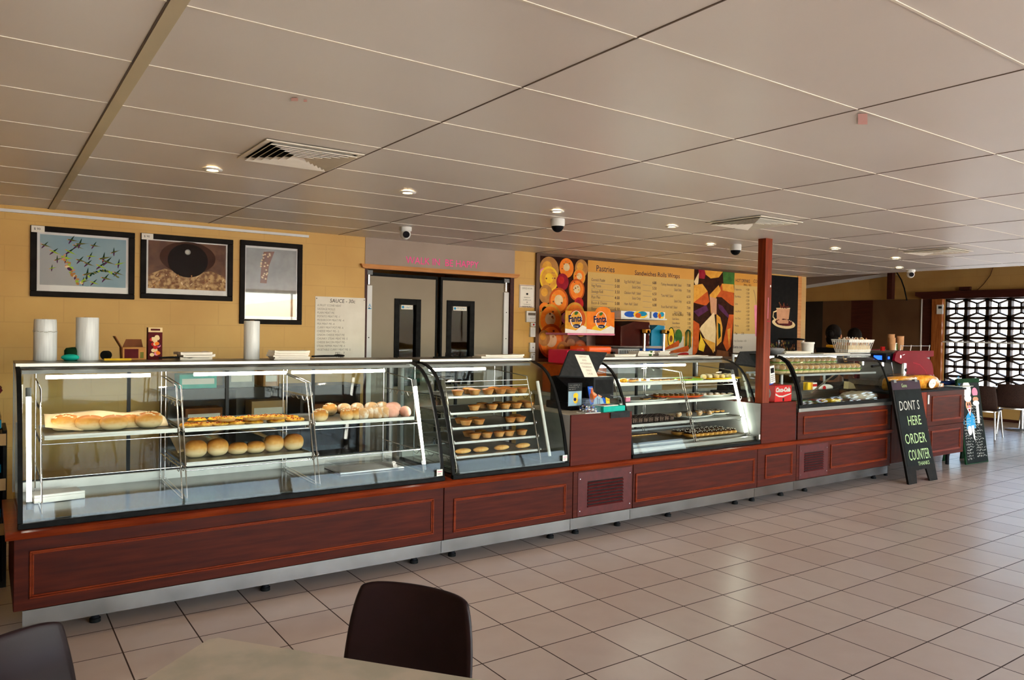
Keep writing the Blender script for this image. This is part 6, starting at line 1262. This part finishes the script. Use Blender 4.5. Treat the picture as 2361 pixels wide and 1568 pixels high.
# ------------------------------------------------------------------ ceiling fittings
def vent(x0,x1,y0,y1,label):
    cx,cy=(x0+x1)/2,(y0+y1)/2; t=thing('ceiling_vent',(cx,cy,CZ),label,'air vent'); h=(x1-x0)/2-.01
    b=MB()
    for a in (h,):
        for q in ((cx-a,cx+a,cy-a,cy-a+.028),(cx-a,cx+a,cy+a-.028,cy+a),(cx-a,cx-a+.028,cy-a+.028,cy+a-.028),(cx+a-.028,cx+a,cy-a+.028,cy+a-.028)): b.box(*q,CZ-.010,CZ-.0045)
    b.build('outer_frame','ceiling_bar',t,bevel=.002)
    b=MB(); b.box(cx-h+.02,cx+h-.02,cy-h+.02,cy+h-.02,CZ-.004,CZ-.0035); b.build('shade_plate','rubber',t)  # flat dark plate painting the shade of an open duct
    n=6
    for k in range(n):
        a=h-.03-k*(h-.05)/n; c=a-(h-.05)/n*.72; b=MB(); z0,z1=CZ-.022,CZ-.005
        vs=[(cx-a,cy-a,z0),(cx+a,cy-a,z0),(cx+a,cy+a,z0),(cx-a,cy+a,z0),(cx-c,cy-c,z1),(cx+c,cy-c,z1),(cx+c,cy+c,z1),(cx-c,cy+c,z1)]
        vs+=[(p[0],p[1],p[2]+.003) for p in vs]
        b.add(vs,[(i,(i+1)%4,4+(i+1)%4,4+i) for i in range(4)]+[(8+i,12+i,12+(i+1)%4,8+(i+1)%4) for i in range(4)]+[(i,8+i,8+(i+1)%4,(i+1)%4) for i in range(4)]); b.build('louvre_ring','ceiling_bar',t)
vent(1.10,1.63,3.66,4.19,'square louvred ceiling vent above the left counter, nearest the viewer'); vent(4.82,5.38,3.62,4.17,'square louvred ceiling vent in front of the timber post'); vent(7.94,8.48,3.70,4.23,'square louvred ceiling vent far right')
DL=[(490,388),(940,441),(1284,485),(1549,520),(1638,562),(1925,572),(2065,594),(2073,616)]
DN=['leftmost downlight, left of the near vent','second downlight from left, before the doors','downlight above the black and white dome camera','downlight left of the middle vent','small downlight left of the dome camera by the post','downlight right of the timber post','far downlight above the turret camera','farthest downlight at the ceiling edge']
for (px,py),s in zip(DL,DN):
    p=oZ(px,py,CZ); t=thing('downlight',(p.x,p.y,CZ),'recessed '+s,'downlight','recessed ceiling downlights'); del t['group']
    b=MB(); b.lathe([(.034,-.001),(.055,-.001),(.055,-.007),(.034,-.010)],(p.x,p.y,CZ-.004),22,cap=False); b.build('trim_ring','white_plastic',t)
    b=MB(); b.lathe([(.001,0),(.030,0),(.034,-.003),(.001,-.004)],(p.x,p.y,CZ-.005),18); b.build('lens','lamp',t)
    L=bpy.data.lights.new('downlight_lamp','SPOT'); L.energy=DLE; L.color=(1,.80,.55); L.spot_size=1.9; L.spot_blend=.6; L.shadow_soft_size=.03; o=bpy.data.objects.new('downlight_lamp',L); COL.objects.link(o); o.parent=t; o.location=(0,0,-.03)
def dome(px,pyt,label,r=.058,Zt=CZ):
    p=oZ(px,pyt,Zt); t=thing('dome_camera',(p.x,p.y,Zt),label,'security camera'); b=MB(); b.lathe([(r*.95,0),(r,-.01),(r,-.05),(r*.92,-.06)],(p.x,p.y,Zt),26); b.build('housing','white_plastic',t)
    b=MB(); b.lathe([(r*.86,-.058)]+[(r*.86*math.cos(a),-.058-r*.86*math.sin(a)) for a in [i*PI/16 for i in range(1,8)]]+[(.001,-.058-r*.86)],(p.x,p.y,Zt),26); b.build('dome','black_plastic',t)
dome(1286,505,'white dome camera with a black bubble hanging before the doors'); dome(1696,564,'white dome camera with a black bubble left of the post')
def turret(px,pyt,label,Zt=CZ):
    p=oZ(px,pyt,Zt); t=thing('turret_camera',(p.x,p.y,Zt),label,'security camera'); b=MB(); b.lathe([(.055,0),(.055,-.03),(.045,-.04)],(p.x,p.y,Zt),22); b.build('mount','white_plastic',t)
    b=MB(); b.ell((p.x,p.y,Zt-.062),(.048,.048,.05),20,12); b.build('ball','white_plastic',t); d=Vector((-p.x*.6,-p.y,-1.2)).normalized(); c=Vector((p.x,p.y,Zt-.062)); b=MB(); b.cyl(c+d*.036,c+d*.05,.03,n=18); b.build('lens','black_plastic',t)
turret(935,524,'small white turret camera above the left door'); turret(2100,622,'small white turret camera at the far edge of the ceiling')
# cables high on the right
b=MB(); pts=[oX(px,py,XF-.12) for px,py in ((2067,627),(2078,645),(2085,665),(2091,693))]; b.tube(pts,.014,8); one('black_cable',b,'rubber','thick black cable curving down right of the short ceiling post','cable')
b=MB(); pts=[oX(px,py,XF-.02) for px,py in ((2290,616),(2283,635),(2268,655),(2250,672))]; b.tube(pts,.006,6); one('thin_cable',b,'dark_timber','thin cable running diagonally down the wall above the block screen','cable')
p=oX(2168,713,XF-.09); b=MB(); b.box(XF-.115,XF-.09,p.y-.06,p.y+.06,p.z-.10,p.z+.09); b.box(XF-.117,XF-.115,p.y-.04,p.y+.03,p.z+.01,p.z+.06,'dark_plastic'); one('wall_controller',b,'white_plastic','small white controller on the orange timber jamb','controller',bevel=.004)
# ------------------------------------------------------------------ people (seen from behind, over the salad case)
def skinmesh(name,J,E,m,parent,lvl=1):
    me=bpy.data.meshes.new(name); off=ROOT[parent.name]
    ks=list(J); me.from_pydata([Vector(J[k][0])-off for k in ks],[(ks.index(a),ks.index(b)) for a,b in E],[])
    me.materials.append(MT[m]); o=bpy.data.objects.new(name,me); COL.objects.link(o); o.parent=parent; ROOT[o.name]=off
    sk=o.modifiers.new('skin','SKIN'); sk.use_smooth_shade=True
    if not me.skin_vertices: 
        bm=bmesh.new(); bm.from_mesh(me); bm.verts.layers.skin.verify(); bm.to_mesh(me); bm.free()
    for i,k in enumerate(ks):
        r=J[k][1]; me.skin_vertices[0].data[i].radius=(r,r) if isinstance(r,(int,float)) else r; me.skin_vertices[0].data[i].use_root=(i==0)
    s=o.modifiers.new('s','SUBSURF'); s.levels=s.render_levels=lvl+1
    return o
def person(x,y,H,face,label,shirt,stripe,bun=False,bend=0):
    """face = heading (radians) the person looks towards; standing with forearms on the work top"""
    s=H/1.70; t=thing('person',(x,y,0),label,'person'); f=Vector((math.cos(face),math.sin(face),0)); r=Vector((f.y,-f.x,0)); Z=Vector((0,0,1)); o=Vector((x,y,0))
    P=lambda a,b,c:o+f*(a*s)+r*(b*s)+Z*(c*s)
    J={'pelvis':(P(0,0,.95),(.15*s,.11*s)),'waist':(P(.01,0,1.08),(.13*s,.10*s)),'chest':(P(.03+bend*.5,0,1.27),(.155*s,.11*s)),'neckb':(P(.03+bend,0,1.40),(.075*s,.07*s)),'neck':(P(.045+bend,0,1.47),(.052*s,.052*s)),'jaw':(P(.07+bend,0,1.53),(.062*s,.07*s)),'skull':(P(.055+bend,0,1.61),(.074*s,.085*s)),'nose':(P(.15+bend,0,1.575),(.014*s,.014*s))}
    E=[('pelvis','waist'),('waist','chest'),('chest','neckb'),('neckb','neck'),('neck','jaw'),('jaw','skull'),('jaw','nose')]
    for sd,k in ((1,'r'),(-1,'l')):
        J.update({'sh'+k:(P(.02+bend,sd*.17,1.36),.062*s),'el'+k:(P(.06+bend,sd*.22,1.10),.043*s),'wr'+k:(P(.26+bend,sd*.16,1.04),.028*s),'ha'+k:(P(.33+bend,sd*.14,1.03),(.034*s,.016*s)),
          'hip'+k:(P(0,sd*.09,.90),.085*s),'kn'+k:(P(.01,sd*.10,.50),.058*s),'an'+k:(P(-.01,sd*.10,.08),.036*s),'toe'+k:(P(.15,sd*.11,.04),(.04*s,.03*s))})
        E+=[('chest','sh'+k),('sh'+k,'el'+k),('el'+k,'wr'+k),('wr'+k,'ha'+k),('pelvis','hip'+k),('hip'+k,'kn'+k),('kn'+k,'an'+k),('an'+k,'toe'+k)]
        for i in range(4): 
            a='f%d%s'%(i,k); J[a]=(P(.37+bend,sd*(.165-.018*i),1.02),.009*s); J[a+'t']=(P(.40+bend+(.01 if i in(1,2) else 0),sd*(.168-.019*i),1.0),.008*s); E+=[('ha'+k,a),(a,a+'t')]
        J['th'+k]=(P(.32+bend,sd*.105,1.01),.010*s); E.append(('wr'+k,'th'+k))
    skinmesh('body',J,E,'skin',t)
    b=MB(); c=P(.03+bend,0,1.615); n=28
    def hf(p):
        k=1.0
        if (f.dot(p))>.45 and p.z<.45: k=.80
        return k
    b.ell(c,(.098*s,.098*s,.112*s),n,16,None,hf)
    if bun: b.ell(P(-.09+bend,0,1.60),(.045*s,.045*s,.05*s),12,8)
    b.ell(P(-.02+bend,0,1.53),(.075*s,.075*s,.08*s),14,8); b.build('hair','hair',t)
    for sd in (1,-1): b=MB(); b.ell(P(.045+bend,sd*.088,1.57),(.016*s,.016*s,.03*s),10,8); b.build('ear','skin',t)
    for sd in (1,-1): b=MB(); b.ell(P(.135+bend,sd*.032,1.60),(.010*s,.012*s,.008*s),10,6,'chalk'); b.ell(P(.143+bend,sd*.032,1.60),(.005*s,.006*s,.006*s),8,6,'ink'); b.build('eye','chalk',t)
    b=MB(); b.ell(P(.137+bend,0,1.535),(.010*s,.022*s,.006*s),10,6); b.build('mouth','c_pink',t)
    J2={k:v for k,v in J.items() if k in('pelvis','waist','chest','neckb','shr','shl','elr','ell')}
    G=lambda v,d:(v[0],tuple(q+d for q in v[1]) if isinstance(v[1],tuple) else v[1]+d)
    J2={k:G(v,.012*s) for k,v in J2.items()}; J2['elr']=(J['shr'][0].lerp(J['elr'][0],.7),.06*s); J2['ell']=(J['shl'][0].lerp(J['ell'][0],.7),.06*s); J2['neckb']=(J['neckb'][0],(.085*s,.08*s))
    skinmesh('shirt',J2,[('pelvis','waist'),('waist','chest'),('chest','neckb'),('chest','shr'),('chest','shl'),('shr','elr'),('shl','ell')],shirt,t)
    J3={k:G(J[k],.014*s) for k in('hipr','hipl','knr','knl')}; J3={'pelvis':G(J['pelvis'],.012*s),**J3,'anr':(J['anr'][0]+Z*.02,.05*s),'anl':(J['anl'][0]+Z*.02,.05*s)}
    skinmesh('trousers',J3,[('pelvis','hipr'),('hipr','knr'),('knr','anr'),('pelvis','hipl'),('hipl','knl'),('knl','anl')],'c_black',t)
    if stripe:
        b=MB(); b.tube([P(-.07+bend,-.05,1.44),P(-.085+bend,.05,1.435),P(-.085+bend,.12,1.40),P(-.07+bend,.17,1.33),P(-.06+bend,.19,1.24)],[.018*s,.022*s,.024*s,.024*s,.018*s],10); b.build('stripe','shirt_yellow',t)
    return t
p=oY(1919,800,5.75); person(p.x,5.75,1.72,math.radians(15),'person with dark hair in a black shirt with a yellow stripe, back turned','shirt_black',True,bun=True)
p=oY(1972,800,6.05); person(p.x,6.05,1.69,math.radians(60),'person with dark hair mostly hidden behind the white basket','shirt_black',False)
# ------------------------------------------------------------------ foreground table and chairs
c0=oZ(490,1468,.74); e1=oZ(1100,1566,.74); e2=oZ(335,1566,.74)
ux=(e1-c0); ux.z=0; ux.normalize(); vx=(e2-c0); vx.z=0; vx.normalize()
t=thing('cafe_table',(c0+ux*.45+vx*.4-Vector((0,0,.74))),'pale mottled laminate table in the foreground','table')
c0.z=0
b=MB(); P=Pl(c0,ux,vx,(0,0,1)); W1,D1=1.15,.75
b.prism([(.02,0),(W1-.02,0),(W1,.02),(W1,D1-.02),(W1-.02,D1),(.02,D1),(0,D1-.02),(0,.02)],P,.712,.74); b.build('table_top','laminate',t,bevel=.003)
b=MB(); m=P(W1/2,D1/2); b.cyl((m.x,m.y,.03),(m.x,m.y,.712),.035,m='rubber'); b.box(m.x-.25,m.x+.25,m.y-.025,m.y+.025,.0,.03); b.box(m.x-.025,m.x+.025,m.y-.25,m.y+.25,.0,.03); b.build('pedestal','rubber',t)
def chair(loc,face,label,mshell='chair_brown',mleg='alu',back_h=.80,w=.46,arms=False,tw=.40):
    """face: heading the sitter looks towards"""
    t=thing('cafe_chair',loc,label,'chair'); M=Matrix.Translation(loc)@Matrix.Rotation(face-PI/2,4,'Z')   # local +Y = forward
    b=MB(); b.xf=M; n=12; rows=[]
    # shell profile from seat front to back top
    prof=[(.22,.435,w*.92),(.15,.450,w*.98),(0,.445,w),(-.14,.44,w),(-.20,.455,w*1.0),(-.235,.51,w*1.0),(-.25,.58,w*1.0),(-.262,.66,w*.98),(-.275,.74,w*.93),(-.285,back_h-.012,tw*1.0),(-.287,back_h,tw*.975)]
    top=[]; 
    for j,(y,z,ww) in enumerate(prof):
        row=[]
        for i in range(n+1):
            u=-1+2*i/n; cv=.045*u*u if j>4 else .012*u*u
            zz=z+(0 if j>4 else .012*u*u)-(.012*u**8 if j>=9 else 0)
            row.append((u*ww/2,y+(cv if j>4 else 0),zz))
        rows.append(row)
    vs=[v for r in rows for v in r]; N=n+1
    b.add(vs,[(j*N+i,j*N+i+1,(j+1)*N+i+1,(j+1)*N+i) for j in range(len(rows)-1) for i in range(n)],None,True)
    o=b.build('shell',mshell,t); q=o.modifiers.new('s','SOLIDIFY'); q.thickness=.018; q.offset=0; q=o.modifiers.new('v','SUBSURF'); q.levels=q.render_levels=1
    for sx in (1,-1):
        for (y0,y1) in ((.18,.22),(-.16,-.24)):
            b=MB(); b.xf=M; b.tube([(sx*w*.40,y0,.435),(sx*w*.46,y1,0)],.013,8); b.build('leg',mleg,t)
    b=MB(); b.xf=M; b.tube([(-w*.40,.18,.425),(w*.40,.18,.425),(w*.40,-.16,.425),(-w*.40,-.16,.425)],.010,6,closed=True); b.build('seat_frame',mleg,t)
    return t
a=oZ(848,1336,.80); c=oZ(1097,1380,.80); mid=(a+c)/2; d=(c-a); d.z=0; ang=math.atan2(d.y,d.x)   # back runs along d ; faces towards the table
face=ang-PI/2; fv=Vector((math.cos(face),math.sin(face),0)); 
if fv.dot((c0+ux*.5+vx*.35)-mid)<0: face+=PI; fv=-fv
chair((mid.x+fv.x*.285,mid.y+fv.y*.285,0),face,'dark brown moulded chair right of the foreground table',tw=d.length,w=.45,back_h=.812)
a2=oZ(95,1420,.80); l=Vector((a2.x,a2.y,0)); face=math.atan2(-vx.x*0+ux.y*1,ux.x*1); fv=Vector((math.cos(face),math.sin(face),0))
mid2=Vector((a2.x,a2.y,0))+vx*.19; chair((mid2.x+ux.x*.285,mid2.y+ux.y*.285,0),math.atan2(ux.y,ux.x),'dark brown moulded chair at the left edge, cut off by the picture',w=.46,tw=.42,back_h=.80)
# far right dining set
t=thing('cafe_table',(14.75,5.6,0),'round topped cafe table by the block screen, far right','table')
b=MB(); b.lathe([(.001,.715),(.44,.715),(.45,.725),(.45,.74),(.44,.745),(.001,.745)],(14.75,5.6,0),32); b.build('table_top','granite',t); b=MB(); b.cyl((14.75,5.6,.03),(14.75,5.6,.715),.03,m='alu'); b.lathe([(.25,0),(.25,.02),(.05,.04)],(14.75,5.6,0),24,'alu'); b.build('pedestal','alu',t)
p=oZ(2234,1003,0); chair((13.2,5.57,0),.15,'dark woven chair with aluminium legs, just right of the painted menu board','wicker','alu',.84,.50,tw=.46)
chair((14.15,5.5,0),.35,'dark woven chair pulled up before the round cafe table','wicker','alu',.84,.50,tw=.46)
chair((15.35,5.55,0),3.0,'dark woven chair against the block screen wall','wicker','alu',.84,.50,tw=.46)
# shelf of bottles at the left end behind the counter
t=thing('bottle_shelf',(-.35,5.75,0),'dark drinks shelf partly visible at the left edge of the picture','shelf')
b=MB()
for z in (.35,.62,.89): b.box(-.95,.115,5.45,5.85,z,z+.018,'sill_grey'); b.box(-.95,.115,5.44,5.45,z-.03,z+.04,'paper_brown')
b.box(-.97,.12,5.85,5.87,0,.92); b.box(.10,.12,5.45,5.85,0,.95); b.box(-.97,-.95,5.45,5.85,0,1.0); b.box(-.95,.10,5.45,5.85,0,.04); b.build('frame','rubber',t)
kb_=base('water_bottle','bottle'); b=MB(); b.lathe([(.028,0),(.032,.01),(.032,.12),(.026,.15),(.012,.18),(.012,.20)],n=14); b.build('bottle','bowl_clear',kb_); b=MB(); b.lathe([(.0325,.05),(.0325,.10)],n=14,cap=False); b.build('label','c_cyan',kb_); b=MB(); b.lathe([(.014,.195),(.014,.215),(.001,.216)],n=12); b.build('cap','c_red',kb_); kb_=Kind(kb_)
for r,z in enumerate((.369,.639,.909)):
    for i in range(3): kb_.put(.06-.075*i,5.50,z,0,1,'water bottle with a blue label, %s from right on the %s drinks shelf'%(ORD[i],['lowest','middle','top'][r]),'water bottles on the drinks shelf')
b=MB(); b.prism([(-.5,1.12),(.06,1.12),(.10,1.18),(-.06,1.36),(-.5,1.5)],XZ(5.6),-.25,0); b.box(-.5,.05,5.6,5.85,.945,1.12,'rubber'); one('red_cabinet_top',b,'c_maroon','red edged dark appliance at the far left edge behind the case','appliance',bevel=.01)
# small dark spots on the floor tiles and a chip near the kick board
b=MB()
for px,py in ((1395,1367),(1395,1374),(1460,1373),(1464,1384)): p=oZ(px,py,.001); b.oval(XY(0.0),p.x,p.y,.008,.006,.001,None,8)
for px,py in ((1370,1243),(1680,1176)): p=oZ(px,py,.001); b.poly(XY(0.0),[(p.x-.09,p.y),(p.x-.02,p.y+.012),(p.x+.09,p.y+.006),(p.x,p.y-.01)],.001)
o=struct('floor_marks',b,'asphalt','small dark marks on the floor tiles')
# ------------------------------------------------------------------ light
w=bpy.data.worlds.new('sky'); scene.world=w; w.use_nodes=True; n=w.node_tree.nodes; l=w.node_tree.links
bg=n['Background']; sk=n.new('ShaderNodeTexSky'); sk.sky_type='NISHITA'; sk.sun_disc=False; sk.sun_elevation=math.radians(50); sk.sun_rotation=math.radians(200); sk.air_density=1; sk.dust_density=1
mx=n.new('ShaderNodeMix'); mx.data_type='RGBA'; mx.inputs[0].default_value=.35; l.new(sk.outputs[0],mx.inputs[6]); mx.inputs[7].default_value=(1,1,1,1)
l.new(mx.outputs[2],bg.inputs[0]); bg.inputs[1].default_value=SKY
def portal(x0,x1,y0,y1,z0,z1,ax):
    d=bpy.data.lights.new('portal','AREA'); d.shape='RECTANGLE'; o=bpy.data.objects.new('daylight_portal',d); COL.objects.link(o); d.cycles.is_portal=True
    if ax=='y': d.size=x1-x0; d.size_y=z1-z0; o.location=((x0+x1)/2,y0,(z0+z1)/2); o.rotation_euler=(PI/2,0,0)   # faces +Y
    else: d.size=z1-z0; d.size_y=y1-y0; o.location=(x0,(y0+y1)/2,(z0+z1)/2); o.rotation_euler=(0,PI/2,0)  # faces -X
for a,c in ops: portal(a,c,YB-.05,0,.06,2.47,'y')
portal(XF+.18,0,WY0,WY1,WZ0,WZ1,'x')
s=bpy.data.lights.new('sun','SUN'); s.energy=SUN; s.angle=.01; s.color=(1,.95,.88); so=bpy.data.objects.new('sun',s); COL.objects.link(so)
so.rotation_euler=Vector((-.3,.35,-1)).to_track_quat('-Z','Y').to_euler()
scene.view_settings.view_transform='Standard'; scene.view_settings.look='None'; scene.view_settings.gamma=1; scene.view_settings.exposure=EXPO
cy=scene.cycles; cy.max_bounces=6; cy.diffuse_bounces=3; cy.glossy_bounces=2; cy.transmission_bounces=3; cy.use_adaptive_sampling=True; cy.adaptive_threshold=.09; cy.adaptive_min_samples=20; cy.transparent_max_bounces=18; cy.sample_clamp_indirect=4; cy.caustics_reflective=False; cy.caustics_refractive=False
cy.use_denoising=True
